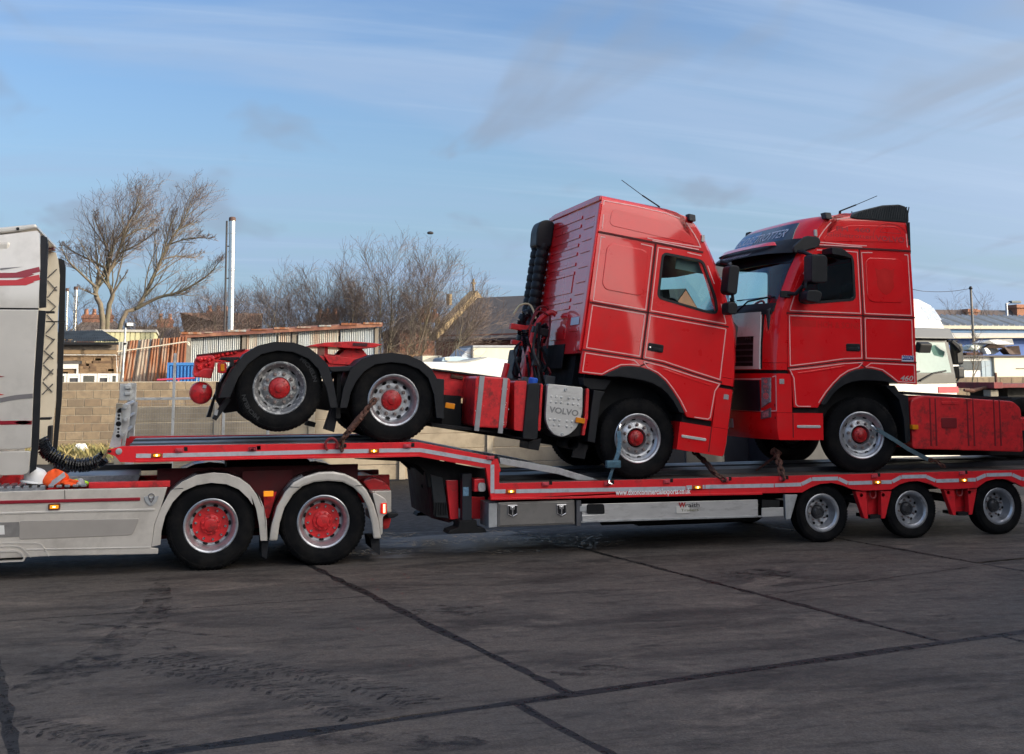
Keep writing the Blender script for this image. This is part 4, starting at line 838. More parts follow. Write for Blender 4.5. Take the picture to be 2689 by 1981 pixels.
    P('mirror_arm', MB(mout).tube([(-0.92, 0.02, 2.40), (-0.90 + dq, -0.10, 2.38), (-0.84 + dq, -0.18, 2.33)], 0.028, 8).tube([(-1.10, 0.0, 1.83), (-1.02 + dq, -0.08, 1.83), (-0.95 + dq, -0.15, 1.93)], 0.028, 8).tube([(-0.95 + dq, -0.2, 1.9), (-0.93 + dq, -0.2, 1.98)], 0.022, 8), BLK, under=mh, smooth=40)
    P('mirror_foot', MB(mout).box(-1.20, -1.06, -0.02, 0.03, 1.78, 1.87), BLK, under=mh, bevel=0.01)
    P('far_mirror', MB(mout).prism(rpoly([(-0.93, 1.70), (-0.72, 1.70), (-0.70, 2.29), (-0.92, 2.33)], 0.05, 4), CW + 0.12, CW + 0.34).tube([(-0.92, CW, 2.40), (-0.84, CW + 0.18, 2.33)], 0.028, 8).tube([(-1.1, CW, 1.83), (-0.9, CW + 0.15, 1.83)], 0.028, 8), BLK, bevel=0.0)
    P('wing_mirror', MB(mout).prism(rpoly([(-0.60, 2.35), (-0.42, 2.33), (-0.30, 2.30), (-0.30, 2.335), (-0.45, 2.43), (-0.60, 2.44)], 0.02, 3), -0.30, -0.03), BLK, bevel=0.012) if truck2 else None
    # front axle beam
    P('axle', MB(fn).tube([(wq, 0.25, 0), (wq, CW - 0.25, 0)], 0.07, 10), DARK)
    return near, far
def frame(o, qd, ud):
    def fn(q, y, z): return (o[0] + q * qd[0] + z * ud[0], y, o[1] + q * qd[1] + z * ud[1])
    return fn
def intake(th, fn, y, zt, cut):
    sgn = 1 if y > 1.2 else -1
    it = th.part('air_intake', MB(fn).prism(rpoly([(0.79, zt - 0.36), (0.79, zt), (0.90, zt + 0.03), (1.01, zt - 0.02), (1.04, zt - 0.14), (1.02, zt - 0.40)], 0.06, 4), y - 0.17, y + 0.17), BLK, bevel=0.04)
    for dy_, dq in ((-0.09, 0.0), (0.09, 0.03)):
        prof = []; z = cut
        while z < zt - 0.3: prof += [(0.078, z), (0.088, z + 0.012), (0.088, z + 0.085), (0.078, z + 0.097)]; z += 0.115
        b_ = MB(fn); b_.rev(prof, (0.895 + dq, y + dy_, 0), 18, 'z'); th.part('bellows_hose', b_, BLK, under=it, smooth=45)
    return it

# ------------------------------------------------------------ red lorry facing right, tail up on the gooseneck
FA = frame((5.4323,1.3877),(-0.986856,0.161604),(0.161604,0.986856)); WQA = -0.1344
_w = FA(WQA, 1.25, -0.5)
T1 = Thing('red_tractor_unit', 'red tractor unit facing right, tail raised on the gooseneck, black twin rear mudguards', 'lorry', (_w[0], 1.25, 0.866), 'red tractor units on the trailer')
nearA, farA = build_cab(T1, FA, WQA, False)
wa = [FA(WQA, 0, 0), None]
wheel(T1, (wa[0][0], 0.11 + 0.15, wa[0][2]), 'steer', spin=0.5)
wheel(T1, (wa[0][0], 2.49 - 0.26, wa[0][2]), 'steer', far=True)
r2 = (2.444,1.872); r1 = (1.101,2.025)
wheel(T1, (r2[0], 0.05 + 0.15, ZU + 0.498), 'drive', spin=0.2); wheel(T1, (r2[0], 2.44 - 0.15, ZU + 0.498), 'drive', far=True)
tagw = wheel(T1, (r1[0], 0.05 + 0.15, r1[1]), 'tag', spin=0.1); wheel(T1, (r1[0], 2.44 - 0.15, r1[1]), 'tag', far=True)
for x, z in ((r1[0], r1[1]), (r2[0], ZU + 0.498)): T1.part('axle', MB().tube([(x, 0.3, z), (x, 2.2, z)], 0.08, 10), DARK)
PA = T1.part
# pressed ribs on the cab's rear wall
rw = MB(FA)
for z in (2.78, 2.66, 2.52, 2.40, 2.28, 2.14, 2.02, 1.66, 1.56, 1.44): rw.box(0.788, 0.802, 0.80, 2.02, z - 0.035, z + 0.012)
PA('rear_rib', rw, RED_C, bevel=0.006)
rw = MB(FA)
for z in (2.76, 2.62, 2.46, 2.30, 2.10, 1.90, 1.74, 1.62, 1.40, 1.26): rw.box(0.788, 0.802, 0.24, 0.66, z - 0.045, z + 0.012)
PA('rear_rib', rw, RED_C, bevel=0.006)
PA('rear_panel', MB(FA).box(0.788, 0.800, 0.82, 2.0, 1.74, 1.98), RED_C, bevel=0.01)
PA('rear_panel', MB(FA).box(0.788, 0.800, 0.82, 1.9, 1.12, 1.38), RED_C, bevel=0.01)
PA('rear_edge_post', MB(FA).box(0.788, 0.83, 0.03, 0.17, 0.95, 2.86), RED_C, bevel=0.02)
PA('rear_edge_post', MB(FA).box(0.788, 0.83, CW - 0.17, CW - 0.03, 0.95, 2.86), RED_C, bevel=0.02)
PA('roof_rail', MB(FA).box(0.775, 0.815, 0.12, CW - 0.12, 2.90, 2.955), RED_C, bevel=0.012)
PA('rear_label', MB(FA).box(0.797, 0.8045, 0.28, 0.62, 1.30, 1.40), M('label_white', (0.55, 0.60, 0.66), 0.4, var=0.15, vs=60))
PA('rear_opening', MB(FA).box(0.792, 0.803, 0.75, 1.75, 0.74, 1.06), DARK)
intake(T1, FA, CW - 0.22, 2.86, 0.95)
PA('intake_box', MB(FA).box(0.85, 1.10, CW - 0.50, CW - 0.05, 0.35, 0.98), BLK, bevel=0.04)
# coiled air lines and pipes behind the cab
hs = PA('pipe_frame', MB(FA).tube(smooth_pts([(1.15, 1.25, 0.30), (1.12, 1.25, 1.05), (1.05, 1.25, 1.35), (0.92, 1.22, 1.48), (0.84, 1.20, 1.46)]), 0.035, 10).tube([(1.12, 0.95, 0.3), (1.10, 1.0, 0.95)], 0.03, 8).tube([(1.42, 1.35, 0.25), (1.36, 1.4, 0.72)], 0.04, 8), RED_D, smooth=40)
PA('coil_bracket', MB(FA).box(0.95, 1.35, 1.55, 1.65, 1.20, 1.28).box(0.95, 1.30, 1.55, 1.65, 1.0, 1.06).box(1.0, 1.1, 1.5, 1.7, 0.35, 1.3), RED_D, bevel=0.01)
for pp, yy, rad, tn in (([(1.077,1.476),(1.135,1.435),(1.158,1.354),(1.147,1.255),(1.126,1.151),(1.135,1.080),(1.115,1.052)], 1.75, 0.058, 26), ([(1.142,1.217),(1.112,1.100),(1.084,0.999),(1.047,0.914),(0.984,0.871),(0.934,0.902),(0.916,0.965),(0.942,1.060),(0.931,1.146)], 1.55, 0.050, 36), ([(0.948,1.320),(0.897,1.253),(0.915,1.159),(0.935,1.087)], 1.4, 0.045, 16), ([(1.063,1.204),(1.041,1.115),(1.000,1.053)], 1.65, 0.055, 12)):
    PA('coil_hose', MB(FA).tube(helix([(p[0], yy, p[1]) for p in pp], rad, tn, 9), 0.012, 5), BLKG, smooth=40)
rh = random.Random(21)
for k in range(20):
    p = [(rh.uniform(0.86, 1.05), rh.uniform(0.7, 1.75), rh.uniform(0.25, 0.6))]
    for j in range(3): p.append((p[-1][0] + rh.uniform(-0.06, 0.16), p[-1][1] + rh.uniform(-0.15, 0.15), p[-1][2] + rh.uniform(0.05, 0.34)))
    PA('air_hose', MB(FA).tube(smooth_pts(p), rh.uniform(0.010, 0.020), 6), (BLKG, BLK, BLK, M('hose_maroon', (0.16, 0.008, 0.012), 0.5))[k % 4], smooth=40)
for k in range(10):
    q, y, z = rh.uniform(0.90, 1.25), rh.uniform(0.8, 1.7), rh.uniform(0.3, 1.25); sx1, sz1 = rh.uniform(0.03, 0.09), rh.uniform(0.03, 0.08)
    PA('air_valve', MB(FA).box(q - sx1, q + sx1, y - 0.05, y + 0.05, z - sz1, z + sz1), (BLK, RED_D, BLK)[k % 3], bevel=0.012)
PA('air_hose', MB(FA).tube(smooth_pts([(1.30, 1.7, 1.42), (1.22, 1.7, 1.56), (1.08, 1.7, 1.58), (1.0, 1.6, 1.40)]), 0.014, 6), M('hose_cream', (0.55, 0.50, 0.32), 0.6), smooth=40)
PA('air_hose', MB(FA).tube(smooth_pts([(1.15, 1.3, 1.30), (1.08, 1.3, 1.52), (0.95, 1.3, 1.54), (0.88, 1.3, 1.36), (0.90, 1.2, 1.0)]), 0.013, 6).tube(smooth_pts([(1.2, 1.2, 1.20), (1.1, 1.2, 1.46), (0.95, 1.2, 1.44)]), 0.013, 6), M('hose_maroon', (0.16, 0.008, 0.012), 0.5), smooth=40)
for q, y, z, s in ((1.06, 1.35, 1.18, 0.05), (0.95, 0.75, 0.55, 0.07), (1.2, 0.9, 0.5, 0.06), (1.0, 1.1, 0.42, 0.08)):
    PA('air_valve', MB(FA).box(q - s, q + s, y - s, y + s, z - s, z + s), M('valve_grey', (0.06, 0.065, 0.07), 0.5, var=0.3), bevel=0.012)
PA('cab_mount', MB(FA).prism([(0.86, 0.10), (1.45, 0.06), (1.40, 0.22), (1.16, 0.48), (0.98, 0.52), (0.84, 0.34)], 0.80, 0.90).prism([(0.86, 0.10), (1.45, 0.06), (1.40, 0.22), (1.16, 0.48), (0.98, 0.52), (0.84, 0.34)], 1.6, 1.7).box(0.9, 1.02, 0.85, 1.65, 0.30, 0.42), RED_D, bevel=0.015)
PA('cab_spring', MB(FA).rev([(0.06, 0.25), (0.07, 0.30), (0.06, 0.35), (0.07, 0.40), (0.06, 0.45), (0.07, 0.5), (0.05, 0.55)], (0.72, 0.55, 0), 14, 'z'), DARK, smooth=40)
# chassis side members
railz = [(2.418,0.450),(1.266,0.492)]
for y in (0.80, 1.60):
    PA('chassis_rail', MB(FA).prism([(-0.9, -0.02), (-0.9, 0.20), (1.0, 0.22), (1.266,0.492), (2.418,0.450), (3.559,0.426), (4.806,0.331), (5.369,0.164), (5.366,0.069), (4.987,0.155), (3.487,0.310), (2.368,0.153), (1.823,0.176), (1.0, -0.06)], y, y + 0.09), RED_D, bevel=0.008)
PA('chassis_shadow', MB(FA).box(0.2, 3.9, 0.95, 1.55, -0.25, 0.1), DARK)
PA('rail_cap', MB(FA).ribbon([(2.470,0.459),(1.257,0.503)], 0.02, 0.74, 0.92), BLK)
PA('rail_cap', MB(FA).ribbon([(5.373,0.165),(4.819,0.329)], 0.016, 0.76, 0.92), M('cap_dark', (0.06, 0.01, 0.012), 0.5, coat=0.3))
PA('rust_patch', MB(FA).tube([(*(2.229,0.416), 0)[0:1] + (0.785,) + (2.229,0.416)[1:], (2.166,0.411)[0:1] + (0.785,) + (2.166,0.411)[1:], (2.072,0.414)[0:1] + (0.785,) + (2.072,0.414)[1:]], [0.03, 0.022, 0.03], 7), RUST, smooth=40)
PA('battery_box', MB(FA).prism([(2.333,0.162),(2.121,0.180),(2.057,-0.209),(2.308,-0.217)], 0.5, 1.0), DARK)
# fuel tank with two straps
tk = [(2.079,0.438),(1.635,0.482),(1.594,-0.131),(2.014,-0.172)]
ft = PA('fuel_tank', MB(FA).prism(rpoly(tk, 0.05, 4), 0.06, 0.72), RED_D, bevel=0.03, label='chipped red fuel tank with two metal straps')
for s in ([(2.029,0.445),(1.968,0.450),(1.934,-0.209),(1.993,-0.214)], [(1.734,0.467),(1.677,0.471),(1.638,-0.194),(1.695,-0.198)]):
    PA('tank_strap', MB(FA).prism(s, 0.050, 0.072), M('strap_alloy', (0.36, 0.36, 0.38), 0.4, metal=0.6, var=0.15), under=ft)
rs_ = random.Random(3); cm = MB(FA)
for k in range(34):
    t = rs_.random(); c = Vector(tk[1]).lerp(Vector(tk[2]), t) if rs_.random() < 0.55 else Vector(tk[0]).lerp(Vector(tk[3]), t * 0.8) - Vector((0.115, 0))
    x, z = c.x + rs_.uniform(-0.01, 0.10), c.y; s = rs_.uniform(0.004, 0.011); cm.box(x, x + s, 0.0575, 0.061, z, z + s * 1.3)
PA('paint_chip', cm, M('chip_white', (0.60, 0.55, 0.53), 0.6), under=ft)
at_ = PA('urea_tank', MB(FA).prism(rpoly([(1.582,0.456),(1.422,0.481),(1.360,-0.131),(1.493,-0.139)], 0.03, 3), 0.08, 0.62), RED_D, bevel=0.02)
PA('tank_band', MB(FA).prism(rpoly([(1.414,0.452),(1.258,0.480),(1.185,-0.205),(1.378,-0.225)], 0.04, 3), 0.05, 0.64), BLK, under=at_, bevel=0.02)
PA('tank_end', MB(FA).prism(rpoly([(1.242,0.476),(1.210,0.470),(1.156,-0.097),(1.194,-0.095)], 0.01, 2), 0.08, 0.62), RED_D, under=at_, bevel=0.01)
cxz = (1.311,0.487)
PA('filler_cap', MB(FA).rev([(0.055, -0.03), (0.058, 0.0), (0.058, 0.035), (0.045, 0.05), (0.001, 0.052)], (cxz[0], 0.20, cxz[1]), 18, 'z'), M('cap_blue', (0.02, 0.10, 0.50), 0.45, var=0.15), under=at_, smooth=40)
PA('tank_guard', MB(FA).prism([(1.259,-0.241),(1.091,-0.180),(1.105,-0.335),(1.252,-0.334)], 0.2, 0.6), BLK, bevel=0.01)
PA('tank_skid', MB(FA).prism([(2.506,-0.246),(1.960,-0.215),(1.478,-0.202),(1.350,-0.235),(1.370,-0.208),(1.980,-0.183),(2.513,-0.204)], 0.12, 0.7), DARK)
# stamped alloy battery cover
bc = rpoly([(1.167,0.485),(0.710,0.510),(0.673,0.218),(0.681,0.129),(0.721,0.006),(0.794,-0.078),(0.887,-0.129),(0.990,-0.114),(1.069,-0.053),(1.121,0.034),(1.138,0.119)], 0.025, 3)
bcv = PA('battery_cover', MB(FA).prism(bc, 0.03, 0.10), ALU, bevel=0.010, label='stamped bare aluminium battery cover')
dm = MB(FA)
for px in ((1115, 612), (1157, 617), (1200, 622), (1262, 628), (1303, 632), (1345, 638), (1112, 660), (1155, 664), (1197, 668), (1258, 675), (1300, 679), (1342, 685), (1100, 806), (1142, 810), (1184, 815), (1246, 822), (1290, 826), (1138, 855), (1180, 858), (1245, 865), (1287, 869)): pass
DMP = [(1.098,0.341),(1.033,0.344),(0.967,0.347),(0.871,0.353),(0.808,0.357),(0.742,0.358),(1.092,0.272),(1.026,0.276),(0.962,0.280),(0.867,0.284),(0.802,0.288),(0.737,0.289),(1.078,0.061),(1.014,0.065),(0.949,0.067),(0.854,0.071),(0.786,0.075),(1.010,-0.000),(0.946,0.005),(0.846,0.009),(0.781,0.013)]
for c in DMP: dm.rev([(0.017, 0.0), (0.013, -0.008), (0.008, -0.010), (0.001, -0.003)], (c[0], 0.03, c[1]), 8)
PA('tread_stud', dm, ALU, under=bcv, smooth=40)
for c in ((0.928,0.450), (0.891,-0.095)): PA('cover_knob', MB(FA).rev([(0.022, 0), (0.020, -0.012), (0.012, -0.014), (0.001, -0.008)], (c[0], 0.03, c[1]), 14), GALV, under=bcv, smooth=40)
va, vb_ = (1.097,0.161), (0.721,0.167)
vt = MB(FA); put_text(vt, 'VOLVO', 0.10, lambda x, y: (va[0] - x, 0.0275, va[1] + (vb_[1] - va[1]) * x / (va[0] - vb_[0]) + y - 0.015), length=va[0] - vb_[0], bold=0.003)
PA('stamped_letters', vt, M('stamp', (0.26, 0.26, 0.26), 0.4, metal=0.5), under=bcv)
PA('cover_side', MB(FA).prism(rpoly([(0.647,0.509),(0.607,0.511),(0.571,0.158),(0.584,-0.072),(0.623,-0.070),(0.619,0.165)], 0.015, 2), 0.08, 0.14), RED_D, bevel=0.008)
PA('box_behind', MB(FA).prism([(1.190,0.461),(0.647,0.502),(0.578,-0.065),(0.864,-0.143),(1.095,-0.053)], 0.13, 0.7), DARK)
for c, yy in (((2.345,0.034), 0.02), ((0.694,0.106), 0.0)):
    lm = PA('side_reflector', MB(FA).prism(rrect(c[0] - 0.058, c[1] - 0.032, c[0] + 0.058, c[1] + 0.032, 0.008), yy - 0.01, yy + 0.02), AMBER_OFF, bevel=0.005)
ex = (0.698,-0.187)
PA('exhaust_tip', MB(FA).rev([(0.075, 0.0), (0.075, 0.45)], (ex[0], 0.15, ex[1]), 20).rev([(0.066, 0.003), (0.066, 0.40), (0.001, 0.40)], (ex[0], 0.15, ex[1]), 20), DARK, smooth=40)
PA('mud_flap', MB(FA).prism([(0.546,0.503),(0.397,0.504),(0.440,0.400),(0.436,-0.136),(0.535,-0.134),(0.546,0.206)], 0.08, 0.36), BLK, bevel=0.008)
PA('mud_flap', MB(FA).prism([(0.613,-0.167),(0.446,-0.172),(0.466,-0.353),(0.633,-0.355)], 0.3, 0.34), BLK)
PA('arch_bracket', MB(FA).prism([(0.704,0.634),(0.311,0.674),(0.385,0.527),(0.574,0.505),(0.674,0.542)], 0.12, 0.3), BLK, bevel=0.01)
# rear mudguards
F1o = [(5.036,-0.286),(5.015,-0.133),(4.952,0.069),(4.848,0.256),(4.713,0.374),(4.537,0.447),(4.318,0.473),(4.137,0.446),(3.993,0.367),(3.878,0.286),(3.768,0.066),(3.676,-0.191)]
F1i = [(3.760,-0.207),(3.847,0.006),(3.982,0.216),(4.112,0.312),(4.298,0.362),(4.487,0.350),(4.663,0.278),(4.794,0.138),(4.871,-0.032),(4.917,-0.264)]
F2o = [(3.650,-0.191),(3.650,0.036),(3.604,0.282),(3.497,0.412),(3.346,0.495),(3.156,0.543),(2.956,0.549),(2.781,0.505),(2.648,0.435),(2.563,0.333),(2.465,0.152),(2.395,-0.127)]
F2i = [(2.489,-0.133),(2.567,0.137),(2.665,0.317),(2.797,0.403),(2.971,0.440),(3.137,0.433),(3.325,0.375),(3.440,0.276),(3.513,0.151),(3.554,0.016),(3.568,-0.178)]
for o_, i_ in ((F1o, F1i), (F2o, F2i)):
    for ya, yb in ((0.0, 0.64), (1.85, 2.49)):
        md = PA('mudguard', MB(FA).prism(o_ + offset_poly(o_, -0.012)[::-1] if False else o_ + [(o[0] * 0.94 + i[0] * 0.06, o[1] * 0.94 + i[1] * 0.06) for o, i in zip(o_, [i_[min(len(i_) - 1, int((1 - k / (len(o_) - 1)) * (len(i_) - 1) + 0.5))] for k in range(len(o_))])][::-1], ya, yb), BLK, smooth=30)
        yl = ya if ya < 1 else yb - 0.03
        PA('mudguard_lip', MB(FA).prism(o_ + i_, yl, yl + 0.03), BLK, under=md, bevel=0.006)
PA('guard_bridge', MB(FA).prism([(3.874,0.261),(3.590,0.316),(3.587,0.252),(3.823,0.208)], 0.05, 0.5), BLK, bevel=0.01)
PA('guard_stay', MB(FA).prism([(3.740,0.231),(3.693,0.239),(3.603,-0.310),(3.658,-0.318)], 0.15, 0.5), DARK)
PA('guard_bracket', MB(FA).prism(rpoly([(5.119,0.153),(5.100,0.173),(4.904,0.211),(4.890,0.202),(4.904,0.182),(5.010,0.141),(5.020,0.151)], 0.01, 2), 0.03, 0.5), BLK, bevel=0.006)
PA('guard_slot', MB(FA).prism(rpoly([(5.002,0.171),(4.957,0.179),(4.940,0.090),(4.985,0.083)], 0.02, 3), -0.003, 0.003).prism([(4.925,0.148),(4.914,0.168),(4.891,0.154),(4.905,0.122)], -0.003, 0.003), DARK)
for pts, yy in (([(4.955,-0.273),(4.889,-0.287),(5.012,-0.551),(5.062,-0.535)], 0.25), ([(3.709,-0.219),(3.626,-0.223),(3.637,-0.483),(3.746,-0.467)], 0.25), ([(3.893,-0.404),(3.798,-0.415),(3.804,-0.474),(3.915,-0.466)], 0.9), ([(5.072,-0.259),(5.050,-0.288),(5.064,-0.537),(5.114,-0.545)], 0.9)):
    PA('mud_flap', MB(FA).prism(pts, yy, yy + 0.28), BLK, bevel=0.004)
PA('flap_badge', MB(FA).prism([(5.049,-0.422),(5.010,-0.425),(5.015,-0.491),(5.051,-0.487)], 0.236, 0.249), GALV)
PA('mud_flap', MB(FA).prism([(2.549,0.331),(2.469,0.335),(2.400,-0.128),(2.485,-0.132)], 0.01, 0.1), BLK, bevel=0.006)
# tail end: cross member, lamps, round air tank
PA('tail_beam', MB(FA).prism(rpoly([(5.383,0.141),(5.173,0.194),(5.139,0.078),(5.151,0.016),(5.157,-0.076),(5.358,-0.096),(5.376,-0.032),(5.377,0.064)], 0.03, 2), 0.45, 2.05), RED_D, bevel=0.012)
PA('tail_step', MB(FA).prism([(5.364,-0.067),(5.261,0.021),(5.180,0.034),(5.153,0.015),(5.158,-0.082),(5.356,-0.095)], 0.34, 0.8), RED_D, bevel=0.015)
tr_ = MB(FA); rs_ = random.Random(8)
TLS = [(5.349,0.115),(5.320,0.114),(5.275,0.128),(5.221,0.124),(5.190,0.147),(5.336,0.046),(5.313,0.019),(5.251,0.065),(5.194,0.044),(5.214,0.089),(5.150,0.184),(5.117,0.201),(5.073,0.221),(5.018,0.242),(4.973,0.255),(4.928,0.275)]
for k, c in enumerate(TLS):
    r = 0.018 + 0.012 * rs_.random(); tr_.rev([(r, 0.02), (r, -0.015), (r * 0.5, -0.03), (0.001, -0.03)], (c[0], 0.44 if k < 10 else 0.79, c[1]), 7)
PA('tail_bolt', tr_, RED_D, smooth=30)['kind'] = 'stuff'
tl = PA('tail_lamp', MB(FA).prism(rpoly([(5.124,0.100),(5.100,0.122),(5.030,0.121),(5.018,0.093),(5.009,0.012),(5.040,-0.005),(5.104,-0.006)], 0.015, 2), 0.08, 0.45), RED_D, bevel=0.012)
PA('lamp_lens', MB(FA).prism(rpoly([(5.092,0.102),(5.048,0.107),(5.033,0.020),(5.079,0.016)], 0.012, 2), 0.066, 0.085), AMBER_OFF, under=tl, bevel=0.008)
ac = (5.240,-0.265); ar = abs((5.240,-0.265)[1] - (5.266,-0.135)[1])
an = PA('air_tank', MB(FA).rev([(0.001, -0.035), (ar * 0.25, -0.033), (ar * 0.6, -0.022), (ar * 0.9, 0.005), (ar, 0.045), (ar, 0.9), (ar * 0.7, 0.95), (0.001, 0.96)], (ac[0], 0.42, ac[1]), 40), RED_D, smooth=40)
PA('drain_plug', MB(FA).rev([(0.022, 0.01), (0.02, -0.02), (0.012, -0.022), (0.001, -0.015)], (*[ac[0] - 0.015, 0.386, ac[1]],), 12), RED_D, under=an, smooth=30)
PA('tank_tag', MB(FA).box(ac[0] - 0.045, ac[0] - 0.005, 0.380, 0.392, ac[1] + 0.06, ac[1] + 0.10), GALV, under=an)
PA('tank_band', MB(FA).rev([(ar + 0.004, 0.12), (ar + 0.006, 0.14), (ar + 0.004, 0.17)], (ac[0], 0.42, ac[1]), 40), RED_D, under=an, smooth=40)
PA('axle_bracket', MB(FA).prism([(5.065,-0.108),(4.838,-0.089),(4.712,-0.402),(4.914,-0.466),(5.040,-0.320)], 0.85, 1.6), DARK)
# fifth wheel
fw = PA('fifth_wheel', MB(FA).prism([(4.068,0.501),(3.892,0.564),(3.545,0.639),(3.272,0.662),(3.175,0.660),(3.246,0.613),(3.412,0.568),(3.597,0.544),(3.867,0.517),(4.065,0.484)], 0.72, 1.72), RED_D, bevel=0.008)
PA('fifth_wheel_pad', MB(FA).prism([(3.537,0.620),(3.360,0.643),(3.363,0.608),(3.539,0.586)], 0.705, 0.73), M('pad_dark', (0.06, 0.015, 0.02), 0.6), under=fw)
for ya in (0.84, 1.5): PA('fifth_wheel_foot', MB(FA).prism([(3.847,0.436),(3.660,0.450),(3.606,0.531),(3.526,0.568),(3.406,0.577),(3.314,0.501),(3.307,0.408),(3.811,0.333)], ya, ya + 0.11), RED_D, under=fw, bevel=0.01)
PA('fifth_wheel_post', MB(FA).prism([(3.872,0.529),(3.830,0.536),(3.793,0.329),(3.835,0.323)], 0.8, 1.66), RED_D, under=fw)
PA('mounting_plate', MB(FA).prism([(3.866,0.415),(3.356,0.447),(3.341,0.364),(3.780,0.321)], 0.78, 1.7), RED_D, bevel=0.006)

tyt = MB()
for body, a0 in (('MICHELIN', 62), ('MICHELIN', 242)):
    put_text(tyt, body, 0.062, lambda x, y, a0=a0: ((0.395 + y) * cos(radians(a0) - x / 0.42), -0.1525, (0.395 + y) * sin(radians(a0) - x / 0.42)), length=0.34, bold=0.002)
o = link('sidewall_lettering', tyt.mesh('sidewall_lettering'), M('rubber_letter', (0.020, 0.021, 0.023), 0.6), tagw)

# ------------------------------------------------------------ red lorry facing left on the lower deck
FB = frame((8.7161,1.3507),(0.999781,-0.020942),(0.020942,0.999781)); WQB = 0.0329
_w = FB(WQB, 1.25, -0.5)
T2 = Thing('red_tractor_unit', 'red tractor unit facing left with black sun visor, roof spoiler and ribbed red tank', 'lorry', (_w[0], 1.25, 0.85), 'red tractor units on the trailer')
nearB, farB = build_cab(T2, FB, WQB, True)
wb2 = FB(WQB, 0, 0); PB = T2.part
wheel(T2, (wb2[0], 0.10 + 0.15, wb2[2]), 'steer', spin=0.3, turn=radians(-9)); wheel(T2, (wb2[0], 2.49 - 0.25, wb2[2]), 'steer', far=True)
rx = FB(3.9, 0, 0); wheel(T2, (rx[0], 0.2, rx[2] + 0.02), 'drive'); wheel(T2, (rx[0], 2.29, rx[2] + 0.02), 'drive', far=True)
# front: black screen surround, sign board, visor, grille, lamps
m_ = MB(FB)
for c in ([(0.085, 1.60), (CW - 0.085, 1.60), (CW - 0.10, 1.715), (0.10, 1.715)], [(0.125, 2.385), (CW - 0.125, 2.385), (CW - 0.15, 2.60), (0.15, 2.60)]): patch(m_, c, 0.010, 18, 3, 0.012)
PB('screen_surround', m_, BLK, smooth=40)
m_ = MB(FB); patch(m_, [(0.30, 2.585), (CW - 0.30, 2.585), (CW - 0.40, 2.845), (0.40, 2.845)], 0.008, 20, 6, 0.02)
sb = PB('roof_sign', m_, M('sign_navy', (0.012, 0.022, 0.040), 0.25, coat=0.5, var=0.1), smooth=40)
m_ = MB(FB); patch(m_, [(1.40, 2.60), (CW - 0.36, 2.60), (CW - 0.44, 2.815), (1.32, 2.815)], 0.0095, 12, 4, 0.004)
PB('sign_print', m_, M('sign_blue', (0.06, 0.20, 0.40), 0.3, var=0.5, vs=9, dirt=(0.20, 0.36, 0.50), dirt_amt=0.8, dirt_s=7), under=sb, smooth=40)
def on_front(y0, z0, off, sgn=1):
    return lambda x, y: (fq(y0 - x, z0 + y) - off, y0 - x, z0 + y)
t_ = MB(FB); put_text(t_, 'GLOBETROTTER', 0.165, on_front(CW - 0.46, 2.655, 0.0125), length=CW - 0.46 - 0.50, shear=0.28, bold=0.002)
PB('sign_letters', t_, M('letter_silver', (0.55, 0.57, 0.60), 0.35, metal=0.3), under=sb)
def visor_off(u, v): return 0.03 + (1 - v) * 0.17 * (1 - abs(2 * u - 1) ** 6)
m_ = MB(FB); patch(m_, [(0.02, 2.395), (CW - 0.02, 2.395), (CW - 0.12, 2.60), (0.12, 2.60)], 0.0, 28, 6, 0.022, visor_off)
vs_ = PB('sun_visor', m_, BLK, smooth=40)
PB('visor_end', MB(nearB).prism(rpoly([(-0.98, 2.37), (-0.62, 2.47), (-0.58, 2.56), (-0.62, 2.61), (-0.80, 2.62), (-1.0, 2.46)], 0.05, 4), -0.035, 0.02), BLK, under=vs_, bevel=0.012)
PB('visor_end', MB(farB).prism(rpoly([(-0.98, 2.37), (-0.62, 2.47), (-0.58, 2.56), (-0.62, 2.61), (-0.80, 2.62), (-1.0, 2.46)], 0.05, 4), -0.035, 0.02), BLK, under=vs_, bevel=0.012)
m_ = MB(FB); patch(m_, [(0.42, 2.52), (CW - 0.25, 2.50), (CW - 0.30, 2.585), (0.50, 2.575)], 0.0, 22, 4, 0.03, lambda u, v: 0.125 + 0.10 * sin(pi * u) ** 0.5 * (1 - v * 0.75))
PB('visor_wing', m_, RED_C, under=vs_, smooth=40)
t_ = MB(FB); put_text(t_, 'www.dixoncommercialexports.co.uk', 0.085, lambda x, y: (fq(CW - 0.3 - x, 2.415 + y) - 0.205 + (y * 0.83), CW - 0.3 - x, 2.415 + y), length=CW - 1.15, shear=0.2)
PB('visor_letters', t_, M('letter_grey', (0.45, 0.48, 0.55), 0.5), under=vs_)
# visor struts shade: dark band over the glass
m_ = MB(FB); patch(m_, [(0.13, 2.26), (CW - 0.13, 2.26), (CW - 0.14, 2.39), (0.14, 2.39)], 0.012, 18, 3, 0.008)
PB('screen_band', m_, BLKG, smooth=40)
